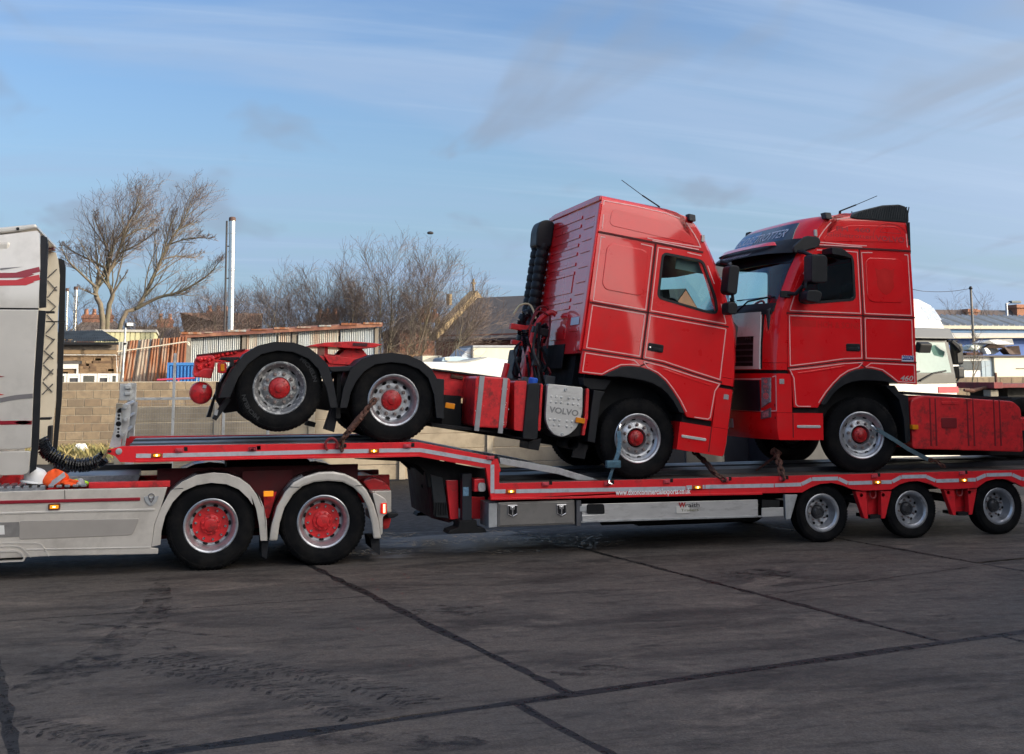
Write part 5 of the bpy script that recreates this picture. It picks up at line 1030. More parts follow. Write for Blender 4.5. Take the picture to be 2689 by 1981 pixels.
# wipers
PB('wiper', MB(FB).tube([(fq(0.22, 1.80) - 0.03, 0.22, 1.795), (fq(0.6, 1.78) - 0.03, 0.62, 1.76), (fq(0.9, 1.62) - 0.03, 0.86, 1.60)], 0.012, 6).tube([(fq(0.15, 1.83) - 0.03, 0.15, 1.80), (fq(0.95, 1.80) - 0.03, 0.95, 1.79)], 0.009, 5), BLK, smooth=40)
PB('wiper', MB(FB).tube([(fq(1.3, 1.80) - 0.03, 1.25, 1.80), (fq(1.9, 1.62) - 0.03, 1.85, 1.61)], 0.012, 6).tube([(fq(1.0, 1.8) - 0.03, 1.02, 1.78), (fq(1.9, 1.85) - 0.03, 1.85, 1.83)], 0.009, 5), BLK, smooth=40)
PB('scuttle', patch(MB(FB), [(0.10, 1.565), (CW - 0.10, 1.565), (CW - 0.10, 1.70), (0.10, 1.70)], 0.018, 18, 3, 0.015), BLK, smooth=40)
# grille panel: white surround, dark slatted mouth
m_ = MB(FB); patch(m_, [(0.225, 1.28), (CW - 0.225, 1.28), (CW - 0.25, 1.60), (0.25, 1.60)], 0.022, 18, 4, 0.02)
gp_ = PB('grille_panel', m_, M('grille_white', (0.62, 0.61, 0.57), 0.3, coat=0.5, var=0.04), smooth=40, label='white bonnet panel above the dark grille')
m_ = MB(FB); patch(m_, [(0.215, 0.845), (0.325, 0.845), (0.335, 1.278), (0.225, 1.278)], 0.022, 4, 6, 0.02); patch(m_, [(CW - 0.325, 0.845), (CW - 0.215, 0.845), (CW - 0.225, 1.278), (CW - 0.335, 1.278)], 0.022, 4, 6, 0.02); patch(m_, [(0.328, 0.845), (CW - 0.328, 0.845), (CW - 0.328, 0.885), (0.328, 0.885)], 0.0225, 16, 2, 0.02)
PB('grille_frame', m_, MATS['grille_white'], under=gp_, smooth=40)
PB('grille_back', patch(MB(FB), [(0.32, 0.88), (CW - 0.32, 0.88), (CW - 0.33, 1.285), (0.33, 1.285)], 0.006, 14, 3, 0.006), DARK, under=gp_)
for z in (0.93, 1.01, 1.09, 1.17): PB('grille_slat', patch(MB(FB), [(0.345, z), (CW - 0.345, z), (CW - 0.345, z + 0.022), (0.345, z + 0.022)], 0.020, 14, 2, 0.016), M('slat_grey', (0.045, 0.048, 0.055), 0.4, var=0.2), under=gp_)
t_ = MB(FB); put_text(t_, 'FH', 0.06, lambda x, y: (fq(0.52 - x, 1.245 + y) - 0.0235, 0.52 - x, 1.235 + y), length=0.13, bold=0.002)
PB('grille_letters', t_, MATS['letter_black'], under=gp_)
PB('grille_gap', patch(MB(FB), [(0.19, 0.85), (0.215, 0.85), (0.235, 1.62), (0.21, 1.62)], 0.004, 2, 6, 0.006), DARK)
PB('lower_grille', patch(MB(FB), [(0.245, 0.30), (CW - 0.245, 0.30), (CW - 0.245, 0.70), (0.245, 0.70)], 0.016, 16, 4, 0.03), M('mouth_dark', (0.010, 0.014, 0.022), 0.4, var=0.2), smooth=40)
PB('lower_grille_frame', patch(MB(FB), [(0.215, 0.705), (CW - 0.215, 0.705), (CW - 0.215, 0.725), (0.215, 0.725)], 0.008, 16, 2, 0.012), PINK)
hl = PB('headlight', patch(MB(FB), [(0.075, 0.42), (0.205, 0.345), (0.185, 0.735), (0.065, 0.735)], 0.022, 6, 8, 0.03), M('lamp_glass', (0.20, 0.21, 0.23), 0.10, coat=1.0, var=0.5, vs=22), smooth=40)
hm_ = MB(FB)
for (y, z, r) in ((0.125, 0.50, 0.045), (0.125, 0.60, 0.045), (0.12, 0.69, 0.03)):
    k = 16; c = (fq(y, z) - 0.025, y, z); hm_.add([c] + [(fq(y + r * cos(2 * pi * i / k), z + r * sin(2 * pi * i / k)) - 0.025, y + r * cos(2 * pi * i / k), z + r * sin(2 * pi * i / k)) for i in range(k)], [(0, 1 + i, 1 + (i + 1) % k) for i in range(k)])
PB('reflector_bowl', hm_, M('reflector', (0.62, 0.64, 0.68), 0.15, metal=0.8), under=hl)
PB('headlight', patch(MB(FB), [(CW - 0.205, 0.345), (CW - 0.075, 0.42), (CW - 0.065, 0.735), (CW - 0.185, 0.735)], 0.022, 6, 8, 0.03), MATS['lamp_glass'], smooth=40)
fg = PB('fog_lamp', patch(MB(FB), [(0.08, 0.225), (0.225, 0.195), (0.215, 0.285), (0.075, 0.345)], 0.020, 6, 4, 0.03), M('fog_rim', (0.10, 0.10, 0.11), 0.2, coat=0.6, var=0.4, vs=30), smooth=40)
PB('fog_bulb', patch(MB(FB), [(0.10, 0.235), (0.20, 0.215), (0.19, 0.275), (0.09, 0.315)], 0.0225, 5, 3, 0.004), M('fog_silver', (0.5, 0.52, 0.56), 0.2, metal=0.7, var=0.7, vs=45), under=fg)
for c in ((0.035, 0.38), (0.03, 0.22)): PB('bumper_bolt', MB(FB).rev([(0.022, 0.0), (0.018, 0.004), (0.001, 0.002)], (fq(*c) - 0.002, c[0], c[1]), 12, 'x'), DARK)
PB('number_plate', patch(MB(FB), [(0.95, 0.06), (1.5, 0.06), (1.5, 0.18), (0.95, 0.18)], 0.012, 4, 2, 0.01), M('plate_grey', (0.30, 0.34, 0.42), 0.4))
# roof spoiler with side fins
FIN = [(-0.10, 2.905), (-0.06, 2.955), (0.10, 3.02), (0.40, 3.10), (0.66, 3.125), (0.76, 3.10), (0.80, 3.03), (0.80, 2.885), (0.76, 2.875), (0.0, 2.890)]
sp_ = PB('roof_spoiler', MB(FB).prism(rpoly(FIN, 0.02, 2), 0.07, 0.40).prism(rpoly(FIN, 0.02, 2), CW - 0.40, CW - 0.07).prism([(0.05, 3.0), (0.40, 3.085), (0.66, 3.11), (0.76, 3.09), (0.72, 3.05), (0.40, 3.03)], 0.39, CW - 0.39), M('spoiler_dark', (0.016, 0.022, 0.026), 0.45, var=0.15), bevel=0.012)
rb = MB(FB)
for k in range(22):
    q = 0.0 + k * 0.036; zt = 2.985 + 0.11 * min(1, (q + 0.02) / 0.5); rb.prism([(q, 2.905), (q + 0.012, 2.905), (q + 0.055, zt), (q + 0.043, zt)], 0.060, 0.0705)
PB('spoiler_rib', rb, MATS['spoiler_dark'], under=sp_)
PB('spoiler_leg', MB(FB).prism([(0.76, 2.88), (0.80, 2.88), (0.80, 2.45), (0.77, 2.40)], 0.05, 0.12), BLK)
intake(T2, FB, 0.62, 2.60, 0.95)
PB('short_aerial', MB(FB).tube([(0.18, 0.5, 2.98), (0.18, 0.5, 3.06)], 0.008, 6), BLK)
# ghost of removed lettering, badges and stickers on the side
GH = M('ghost_letter', (0.40, 0.014, 0.024), 0.5, coat=0.4, var=0.1)
GH2 = M('ghost_letter_lower', (0.62, 0.006, 0.006), 0.35, coat=1.0, var=0.1)
def side_text(mb, body, q0, z0, L_, size, rise=0.0, **k): put_text(mb, body, size, lambda x, y: (q0 + x, -0.0062, z0 + rise * x + y), length=L_, **k)
t_ = MB(nearB); side_text(t_, 'FH  460', -0.33, 2.715, 0.52, 0.085, -0.012, bold=0.002); side_text(t_, 'Globetrotter', -0.48, 2.63, 0.70, 0.085, -0.012); side_text(t_, 'VOLVO', 0.27, 2.605, 0.44, 0.10, -0.02, bold=0.003)
PB('ghost_lettering', t_, GH)
rg = MB(nearB); rg.ribbon([(0.50 + 0.27 * cos(radians(a)), 2.66 + 0.19 * sin(radians(a))) for a in range(-15, 200, 9)], 0.006, -0.0065, -0.004); rg.ribbon([(0.34, 2.725), (0.66, 2.715)], 0.006, -0.0065, -0.004); rg.ribbon([(0.50 + 0.16 * cos(radians(a)), 2.72 + 0.085 * sin(radians(a))) for a in range(0, 181, 12)], 0.006, -0.0065, -0.004)
PB('ghost_emblem', rg, GH)
def door_text(mb, body, q0, z0, L_, size, dep, **k): put_text(mb, body, size, lambda x, y: (q0 + x, dep, z0 + y), length=L_, **k)
t_ = MB(nearB); door_text(t_, '& SONS', -0.42, 1.40, 0.36, 0.11, -0.0127, bold=0.004); door_text(t_, 'HCH', -0.68, 1.40, 0.22, 0.115, -0.0127, bold=0.004)
t_.box(-1.05, -0.70, -0.0128, -0.0115, 1.405, 1.49); PB('ghost_lettering', t_, GH2)
sh_ = [(0.22, 2.23), (0.28, 2.20), (0.37, 2.23), (0.46, 2.20), (0.52, 2.23), (0.49, 2.08), (0.50, 1.98), (0.44, 1.90), (0.37, 1.86), (0.30, 1.90), (0.24, 1.98), (0.25, 2.08)]
PB('ghost_shield', MB(nearB).prism(sh_, -0.0098, -0.008), GH2)
stk = [(0.578,1.061),(0.762,1.060),(0.755,0.982),(0.570,0.981)]
sk = PB('dealer_sticker', MB(nearB).prism(stk, -0.004, 0.001), M('sticker_white', (0.62, 0.65, 0.72), 0.4, var=0.05))
t_ = MB(nearB); put_text(t_, 'DIXON', 0.075, lambda x, y: (stk[3][0] + 0.015 + x, -0.0055, stk[3][1] + 0.025 + y), length=0.155, bold=0.003)
PB('sticker_letters', t_, M('letter_blue', (0.02, 0.06, 0.28), 0.5), under=sk)
b0 = (0.528,0.735); b1 = (0.742,0.731)
t_ = MB(nearB); put_text(t_, '460', 0.095, lambda x, y: (b0[0] + x, -0.0130, b0[1] - 0.01 + y), length=0.205, shear=0.25, bold=0.002)
PB('model_badge', t_, M('badge_silver', (0.70, 0.62, 0.58), 0.3, metal=0.4))
# chassis, ribbed tank, flaps
for y in (0.80, 1.60): PB('chassis_rail', MB(FB).box(-0.9, 5.0, y, y + 0.09, -0.05, 0.22), RED_D, bevel=0.008)
tk2 = [(0.723,0.003),(0.709,-0.120),(0.742,-0.194),(2.378,-0.224),(2.426,-0.196),(2.447,-0.054)]
ta, tb_ = (0.710,0.477), (2.421,0.440)
bz = (0.716,-0.174)[1]; bz2 = (2.438,-0.215)[1]
tank = rpoly([(ta[0] + 0.02, bz), (ta[0], ta[1] - 0.12), (ta[0] + 0.02, ta[1]), (ta[0] + 0.22, ta[1] + 0.055), (tb_[0] - 0.10, tb_[1] + 0.03), (tb_[0] + 0.02, tb_[1] - 0.06), (tb_[0] + 0.04, bz2)], 0.05, 4)
tk_ = PB('fuel_tank', MB(FB).prism(tank, 0.05, 0.72), RED_D, bevel=0.035, label='large ribbed red fuel tank')
for px in ((1.012,0.392), (1.095,0.393), (1.590,0.387), (1.681,0.388), (2.008,0.380), (2.099,0.369)):
    PB('tank_rib', MB(FB).prism([(px[0] - 0.012, bz + 0.04), (px[0] + 0.012, bz + 0.04), (px[0] + 0.008, ta[1] + 0.02), (px[0] - 0.008, ta[1] + 0.02)], 0.042, 0.06), M('rib_red', (0.20, 0.010, 0.014), 0.5, coat=0.3), under=tk_, bevel=0.006)
hr = (-0.727,0.148)
qa = (1.177,0.240); PB('tank_recess', MB(FB).prism(rrect(qa[0], qa[1] - 0.14, qa[0] + 0.24, qa[1] - 0.0, 0.02), 0.040, 0.06), MATS['rib_red'], under=tk_, bevel=0.008)
qs = (1.192,0.436); PB('tank_swage', MB(FB).prism(rrect(qs[0], qs[1] - 0.02, qs[0] + 0.27, qs[1] + 0.02, 0.015), 0.040, 0.06), RED_D, under=tk_, bevel=0.006)
PB('tank_rail', MB(FB).ribbon([(ta[0], ta[1] + 0.09), (tb_[0], tb_[1] + 0.06)], 0.03, 0.2, 0.7), BLK)
lmp = (0.742,0.114)
PB('side_reflector', MB(FB).prism(rrect(lmp[0] - 0.045, lmp[1] - 0.03, lmp[0] + 0.045, lmp[1] + 0.03, 0.008), -0.01, 0.06), AMBER_OFF, bevel=0.005)
lm2 = (2.431,0.098)
PB('mud_flap', MB(FB).prism([(0.352,0.646),(0.491,0.661),(0.565,0.554),(0.688,0.528),(0.702,-0.065),(0.626,-0.105),(0.607,0.230),(0.546,0.473)], 0.05, 0.36), BLK, bevel=0.008)
PB('mudguard', MB(FB).prism([(q, z) for q, z in arc(3.9, 0.02, 0.60, -10, 190, 18)] + [(q, z) for q, z in arc(3.9, 0.02, 0.565, 190, -10, 18)], 0.0, 0.62), BLK, smooth=30)
PB('under_box', MB(FB).box(0.8, 3.4, 0.75, 1.7, -0.3, 0.05), DARK)
PB('under_ramp', MB(FB).box(0.75, 1.6, 1.2, 1.25, -0.42, -0.38).box(0.75, 1.6, 1.2, 1.25, -0.34, -0.31), GALV)

# ------------------------------------------------------------ silver tractor unit pulling the trailer
SV = Thing('silver_tractor_unit', 'silver tractor unit with red swoosh stripes and red hubs, coupled at the left', 'lorry', (0.0, 1.25, 0.0))
PS = SV.part
XL = -5.2
AS_ = M('silver_dirty', (0.62, 0.575, 0.51), 0.4, metal=0.25, coat=0.3, var=0.06, vs=3, dirt=(0.20, 0.175, 0.145), dirt_amt=0.5, dirt_s=2.2, lo=0.45, hi=0.75)
STRIPR = M('stripe_red', (0.48, 0.010, 0.014), 0.35, coat=0.4, var=0.05); STRIPD = M('stripe_maroon', (0.26, 0.010, 0.022), 0.35, coat=0.4, var=0.05); STRIPG = M('stripe_grey', (0.17, 0.16, 0.165), 0.4, var=0.05)
# cab side (upper and lower halves), curved in slightly towards the roof
def sv_in(x, y, z): return (x, y + max(0.0, z - 3.0) ** 1.7 * 0.22, z)
up_ = [(-1.571,2.928), (-1.580,3.396), (-1.599,3.636), (-1.616,3.784), (-1.645,3.813), ((-2.015,3.753)[0], (-2.015,3.753)[1]), (XL, (-2.014,3.740)[1]), (XL, (-1.571,2.928)[1])]
cabm = MB(sv_in).plate(up_, [], -0.02, 0.05, cuts=(2.9, 3.0, 3.1, 3.2, 3.3, 3.4, 3.5, 3.6))
cu = PS('side_deflector', cabm, SILV, smooth=30)
lo_ = [(-1.572,2.909), (XL, (-1.972,2.906)[1]), (XL, (-1.895,1.390)[1]), (-1.895,1.386), (-1.675,1.385), (-1.575,1.404), (-1.582,2.128)]
PS('cab_side', MB().prism(lo_, -0.02, 0.06), SILV, bevel=0.008)
PS('cab_side', MB().prism(rpoly([(-1.578,1.363), (XL, (-1.894,1.367)[1]), (XL, (-1.881,1.110)[1]), (-1.868,1.110), (-1.631,1.110), (-1.589,1.141)], 0.03, 3), -0.01, 0.08), SILV, bevel=0.008)
PS('cab_joint', MB().box(XL, (-1.575,2.920)[0], -0.012, 0.04, (-1.575,2.911)[1], (-1.576,2.927)[1]), DARK)
PS('cab_body', MB().box(XL, (-1.914,2.546)[0], 0.07, 2.43, 1.05, (-2.013,3.720)[1] - 0.05), AS_, bevel=0.03)
PS('roof_deflector', MB().prism([(-1.659,3.889), (-1.642,3.842), (-1.812,3.801), (-2.029,3.771), (XL, (-2.028,3.751)[1]), (XL, (-2.031,3.811)[1]), (-2.032,3.838)], 0.12, 2.38), SILV, bevel=0.02)
PS('deflector_bolt', MB().rev([(0.018, 0), (0.016, -0.006), (0.001, -0.006)], ((-1.847,3.826)[0], 0.115, (-1.847,3.826)[1]), 12), DARK)
# black trailing flaps on both deflectors, far deflector's inner face
PS('deflector_flap', MB(sv_in).plate([(-1.602,3.764),(-1.536,3.739),(-1.516,3.638),(-1.497,2.938),(-1.566,2.931)], [], 0.0, 0.05, cuts=(3.0, 3.2, 3.4)), BLK)
PS('deflector_flap', MB().prism([(-1.570,2.904), (-1.496,2.898), (-1.512,2.127), (-1.502,1.501), (-1.517,1.165), (-1.582,1.118), (-1.575,1.404), (-1.582,2.128)], 0.0, 0.05), BLK, bevel=0.004)
yf = 2.40
fd = PS('far_deflector', MB().prism([(-1.905,3.806), (-1.760,3.817), (-1.659,3.793), (-1.622,3.687), (-1.595,3.484), (-1.591,3.266), (-1.595,2.956), (-1.569,1.881), (-1.628,1.060), (-1.844,1.065), (-1.858,2.800)], yf, yf + 0.05), M('silver_inner', (0.68, 0.62, 0.50), 0.5, metal=0.1, var=0.08, vs=3))
lt_ = MB()
for a, b in zip([(-1.742,3.450),(-1.730,3.194),(-1.720,2.985),(-1.730,2.731),(-1.721,2.524),(-1.741,2.341),(-1.731,2.128),(-1.737,1.946)], [(-1.633,3.569),(-1.623,3.343),(-1.623,3.079),(-1.624,2.863),(-1.615,2.663),(-1.625,2.494),(-1.615,2.272),(-1.614,2.082)]):
    lt_.tube([(a[0], 2.385, a[1]), (b[0], 2.385, b[1])], 0.008, 5)
for a, b in zip([(-1.740,3.419),(-1.729,3.171),(-1.727,2.970),(-1.729,2.708),(-1.742,2.509),(-1.740,2.326),(-1.737,2.105)], [(-1.620,3.288),(-1.623,3.079),(-1.624,2.863),(-1.625,2.647),(-1.621,2.402),(-1.615,2.204),(-1.616,1.975)]):
    lt_.tube([(a[0], 2.385, a[1]), (b[0], 2.385, b[1])], 0.008, 5)
PS('deflector_rib', lt_, M('rib_grey', (0.10, 0.10, 0.10), 0.6), under=fd)
PS('deflector_flap', MB().prism([(-1.625,3.720), (-1.553,3.696), (-1.529,3.599), (-1.510,2.897), (-1.501,1.879), (-1.531,1.206), (-1.582,1.222), (-1.567,1.880), (-1.593,3.270)], 2.43, 2.47), BLK)
PS('rear_clamp', MB().box((-1.696,2.996)[0], (-1.521,2.998)[0], 1.15, 1.25, (-1.619,2.933)[1], (-1.620,2.957)[1]), BLK); PS('rear_clamp', MB().box((-1.718,2.877)[0], (-1.483,2.878)[0], 2.2, 2.25, (-1.717,2.869)[1], (-1.718,2.884)[1]), BLK)
PS('rear_lamp', MB().prism(rpoly([(-1.755,3.869),(-1.671,3.860),(-1.653,3.802),(-1.752,3.807)], 0.015, 2), 2.2, 2.4), M('lamp_maroon', (0.14, 0.05, 0.06), 0.3, var=0.3, vs=20), bevel=0.008)
PS('ladder_rung', MB().box((-1.666,1.675)[0], (-1.535,1.674)[0], 1.5, 1.7, (-1.665,1.652)[1], (-1.666,1.681)[1]).box((-1.565,1.573)[0], (-1.518,1.312)[0], 1.5, 1.7, (-1.553,1.313)[1], (-1.565,1.580)[1]), BLK, bevel=0.008)
# striping
def strip(th_, pts, wd, mat, y=-0.024): 
    th_.part('paint_stripe', MB(sv_in).ribbon(smooth_pts(pts, 4), wd, y, y + 0.003), mat)
strip(SV, [(XL, (-1.988,3.229)[1])] + [(-1.991,3.287),(-1.770,3.316),(-1.583,3.365)], 0.058, STRIPD); strip(SV, [(XL, (-1.985,3.163)[1])] + [(-1.987,3.203),(-1.766,3.230),(-1.578,3.273)], 0.062, STRIPR)
PS('paint_stripe', MB(sv_in).prism([(-1.994,3.346), (-1.995,3.369), (-1.885,3.379), (-1.771,3.388)], -0.024, -0.021), STRIPG)
strip(SV, [(XL, (-1.909,1.676)[1])] + [(-1.909,1.674),(-1.726,1.674),(-1.580,1.671)], 0.042, STRIPD); strip(SV, [(-1.921,1.915),(-1.764,1.946),(-1.584,1.962)], 0.05, STRIPG)
PS('paint_stripe', MB().prism([(-1.925,1.987),(-1.876,1.977),(-1.924,1.970)], -0.024, -0.021), STRIPR)
PS('paint_stripe', MB().prism([(-1.935,2.181),(-1.880,2.173),(-1.934,2.165)], -0.024, -0.021), STRIPD)
# side skirt
sk_ = [(XL, (-1.872,0.934)[1])] + [(-1.872,0.937),(-1.210,0.941),(-0.123,0.934),(-0.182,0.725),(-0.249,0.532),(-0.273,0.283),(-0.196,0.270),(-0.199,0.213),(-1.332,0.238),(-1.522,0.235)] + [(XL, (-1.836,0.241)[1])]
skt = PS('side_skirt', MB().prism(sk_, -0.02, 0.05), AS_, bevel=0.008)
PS('skirt_recess', MB().prism(rpoly([(-1.656,0.626),(-0.422,0.605),(-0.414,0.583),(-0.470,0.443),(-0.510,0.425),(-1.652,0.424)], 0.03, 3), -0.025, -0.012), M('silver_shade', (0.38, 0.35, 0.315), 0.45, metal=0.2, var=0.08, vs=3), under=skt, bevel=0.008)
PS('skirt_crease', MB().ribbon([(XL, (-1.860,0.706)[1])] + [(-1.860,0.708),(-1.125,0.707),(-0.254,0.696)], 0.022, -0.028, -0.015), SILV, under=skt, bevel=0.004)
PS('skirt_crease', MB().ribbon([(-1.574,0.316),(-1.336,0.311),(-0.276,0.289)], 0.012, -0.026, -0.015), SILV, under=skt, bevel=0.003)
PS('skirt_joint', MB().ribbon([(-1.208,0.936),(-1.201,0.835)], 0.006, -0.022, -0.015), DARK, under=skt)
PS('paint_stripe', MB().ribbon([(XL, (-1.866,0.826)[1])] + [(-1.866,0.826),(-0.408,0.817)], 0.036, -0.034, -0.018), STRIPD, under=skt, bevel=0.006)
c = (-1.307,0.761); lm = PS('marker_lamp', MB().prism(rrect(c[0] - 0.062, c[1] - 0.033, c[0] + 0.062, c[1] + 0.033, 0.01), -0.04, -0.02), M('lamp_frame', (0.12, 0.035, 0.012), 0.4), under=skt, bevel=0.004)
PS('lens', MB().prism(rrect(c[0] - 0.045, c[1] - 0.02, c[0] + 0.045, c[1] + 0.02, 0.008), -0.046, -0.0405), AMBER, under=skt, bevel=0.003)
PS('bulb', MB().box(c[0] - 0.014, c[0] + 0.014, -0.049, -0.0465, c[1] - 0.005, c[1] + 0.006), BULB, under=skt)
e = (-0.291,0.809)
em = PS('emblem', MB().prism([(e[0] - 0.080, e[1] + 0.035), (e[0] - 0.03, e[1] + 0.030), (e[0] + 0.03, e[1] + 0.030), (e[0] + 0.080, e[1] + 0.035), (e[0] + 0.062, e[1] - 0.025), (e[0] + 0.018, e[1] - 0.070), (e[0] - 0.018, e[1] - 0.070), (e[0] - 0.062, e[1] - 0.025)], -0.032, -0.02), GALV, under=skt, bevel=0.004, label='silver winged shield emblem')
PS('emblem_ring', MB().tube([(e[0] + 0.030 * cos(a), -0.036, e[1] + 0.035 + 0.028 * sin(a)) for a in [2 * pi * k / 16 for k in range(17)]], 0.008, 6, caps=False).prism([(e[0] - 0.035, e[1] + 0.01), (e[0], e[1] - 0.045), (e[0] + 0.035, e[1] + 0.01), (e[0] + 0.018, e[1] + 0.01), (e[0], e[1] - 0.02), (e[0] - 0.018, e[1] + 0.01)], -0.036, -0.031), CHROME, under=skt, smooth=40)
hp = [(-1.852,0.610),(-1.659,0.612),(-1.648,0.455),(-1.845,0.455)]
PS('hatch', MB().prism([(XL, hp[0][1]), hp[1], hp[2], (XL, hp[3][1])], -0.024, -0.015), M('hatch_grey', (0.20, 0.19, 0.18), 0.5, var=0.2, vs=12), under=skt)
PS('hatch_plate', MB().prism([(XL, hp[0][1] - 0.03), (hp[1][0] - 0.15, hp[1][1] - 0.03), (hp[2][0] - 0.15, hp[2][1] + 0.03), (XL, hp[3][1] + 0.03)], -0.028, -0.0245), WHITE, under=skt)
PS('exhaust_outlet', MB().plate([(XL, (-1.841,0.327)[1])] + [(-1.665,0.317),(-1.609,0.287),(-1.575,0.228),(-1.595,0.193)] + [(XL, (-1.834,0.201)[1])], [[(XL + 0.1, (-1.840,0.307)[1])] + [(-1.670,0.300),(-1.627,0.278),(-1.597,0.229),(-1.610,0.210)] + [(XL + 0.1, (-1.835,0.217)[1])]], -0.03, 0.12), SILV, under=skt)
PS('exhaust_dark', MB().prism([(XL, (-1.840,0.317)[1])] + [(-1.659,0.307),(-1.619,0.282),(-1.588,0.228),(-1.603,0.202)] + [(XL, (-1.835,0.211)[1])], 0.06, 0.10), DARK, under=skt)
PS('skirt_trim', MB().ribbon([(XL, (-1.844,0.397)[1])] + smooth_pts([(-1.844,0.397),(-1.602,0.388),(-1.443,0.374),(-1.389,0.318),(-1.336,0.238)], 3), 0.014, -0.026, -0.016), SILV, under=skt)
PS('skirt_trim', MB().ribbon([(XL, (-1.842,0.360)[1])] + smooth_pts([(-1.842,0.360),(-1.685,0.358),(-1.605,0.325),(-1.519,0.235)], 3), 0.014, -0.026, -0.016), SILV, under=skt)
# chassis, walkway, fifth wheel
ZD = (-0.634,1.000)[1]
for y in (0.75, 1.62): PS('chassis_rail', MB().box(XL, (2.520,0.794)[0], y, y + 0.1, 0.62, (-0.669,0.948)[1]), RED_D, bevel=0.008)
PS('red_side_beam', MB().prism([(-0.969,1.001),(-0.095,0.997),(-0.093,0.930),(-0.967,0.936)], 0.10, 0.2), RED_D, bevel=0.006)
PS('chassis_box', MB().box(XL, 2.0, 0.5, 2.0, 0.35, 0.8), DARK)
PS('inner_wing', MB().box(0.72, 1.3, 0.45, 0.5, 0.4, 1.06).box(-0.25, 2.1, 0.58, 0.62, 0.3, 1.10), M('inner_red', (0.10, 0.005, 0.008), 0.6, var=0.3))
wk = M('tread_plate', (0.30, 0.31, 0.33), 0.4, metal=0.6, var=0.3, vs=25)
zw = (-0.859,0.978)[1]
for k in range(16):
    a = (-1.245,0.995)[0] + k * ((-0.462,0.975)[0] - (-1.245,0.995)[0]) / 16
    PS('walkway_bar', MB().prism([(a, zw - 0.01), (a + 0.05, zw - 0.01), (a + 0.08, zw + 0.062), (a + 0.03, zw + 0.062)], 0.55, 0.60), wk, bevel=0.004)
PS('walkway', MB().box((-1.292,1.037)[0], (-0.463,1.016)[0], 0.62, 1.75, zw - 0.02, zw + 0.04), wk)
PS('walkway_edge', MB().box((-1.500,1.033)[0], (-0.090,0.997)[0], 1.76, 1.82, zw + 0.02, zw + 0.10), BLK)
z2_ = (-1.647,0.953)[1]
for k in range(12):
    a = (-1.880,0.966)[0] - 0.1 + k * 0.085; PS('step_tread', MB().box(a, a + 0.055, 0.02, 0.5, z2_ + 0.01, z2_ + 0.035), wk, bevel=0.006)
PS('step_plate', MB().box(XL, (-1.413,0.953)[0], 0.0, 0.52, z2_ - 0.02, z2_ + 0.012), wk)
PS('red_frame', MB().box(XL, (-1.729,1.029)[0], 0.5, 0.9, z2_, z2_ + 0.22), RED_D, bevel=0.01)
PS('fifth_wheel', MB().box(0.55, 1.55, 0.85, 1.65, 1.04, 1.14), DARK, bevel=0.02)
# wheel arches
G1o = [(-0.270,0.292),(-0.246,0.532),(-0.185,0.712),(-0.091,0.890),(0.036,0.992),(0.191,1.061),(0.375,1.084),(0.534,1.067),(0.669,1.016),(0.781,0.932),(0.864,0.823),(0.932,0.674)] + [(0.881,0.827),(0.944,0.692),(0.981,0.532),(0.994,0.308)]
G1i = [(0.917,0.311),(0.897,0.483),(0.860,0.669),(0.801,0.816)] + [(0.824,0.706),(0.768,0.788),(0.659,0.891),(0.524,0.950),(0.352,0.971),(0.194,0.948),(0.046,0.884),(-0.058,0.771),(-0.136,0.619),(-0.169,0.464),(-0.177,0.311)]
G2o = [(1.013,0.307),(1.035,0.478),(1.091,0.685),(1.178,0.842),(1.270,0.947),(1.391,1.011),(1.565,1.060),(1.730,1.063),(1.871,1.032),(2.008,0.961),(2.124,0.842),(2.210,0.676),(2.267,0.498),(2.303,0.283)]
G2i = [(2.211,0.280),(2.184,0.461),(2.137,0.638),(2.066,0.776),(1.968,0.873),(1.842,0.938),(1.676,0.956),(1.512,0.947),(1.379,0.903),(1.273,0.813),(1.181,0.669),(1.131,0.498),(1.106,0.303)]
def shell(o_, i_, f=0.10):
    k = len(o_); ii = [i_[min(len(i_) - 1, int((1 - j / (k - 1)) * (len(i_) - 1) + 0.5))] for j in range(k)]
    return o_ + [(o[0] * (1 - f) + i[0] * f, o[1] * (1 - f) + i[1] * f) for o, i in zip(o_, ii)][::-1]
for o_, i_ in ((G1o, G1i), (G2o, G2i)):
    for ya, yb in ((-0.02, 0.58), (1.92, 2.50)):
        yl = ya if ya < 1 else yb - 0.05
        md = PS('mudguard', MB().prism(o_ + i_, yl, yl + 0.05), AS_, bevel=0.022)
        PS('mudguard_top', MB().prism(shell([(p[0], p[1] - 0.006) for p in o_], i_), yl + 0.05 if ya < 1 else ya, yb if ya < 1 else yl), M('guard_black', (0.014, 0.015, 0.018), 0.28, coat=0.3, var=0.1), under=md, smooth=30)
        for kk, ym in enumerate((0.12, 0.2, 0.28)):
            if ya < 1: PS('guard_strip', MB().prism(shell(smooth_pts(o_[3:8], 3), smooth_pts(o_[3:8], 3)[::-1]) if False else [(p[0], p[1] - 0.004) for p in smooth_pts(o_[3:6], 4)] + [(p[0], p[1] + 0.004) for p in smooth_pts(o_[3:6], 4)][::-1], ym, ym + 0.025), CHROME, under=md)
PS('mud_flap', MB().prism([(2.191,0.273),(2.299,0.269),(2.307,0.075),(2.207,0.153)], 0.1, 0.6), BLK); PS('mud_flap', MB().prism([(0.937,0.291),(1.017,0.288),(1.000,0.090),(0.941,0.126)], 0.1, 0.6), BLK)
PS('guard_joint', MB().ribbon([(1.219,0.903),(1.348,0.895)], 0.006, -0.026, -0.018), BLK)
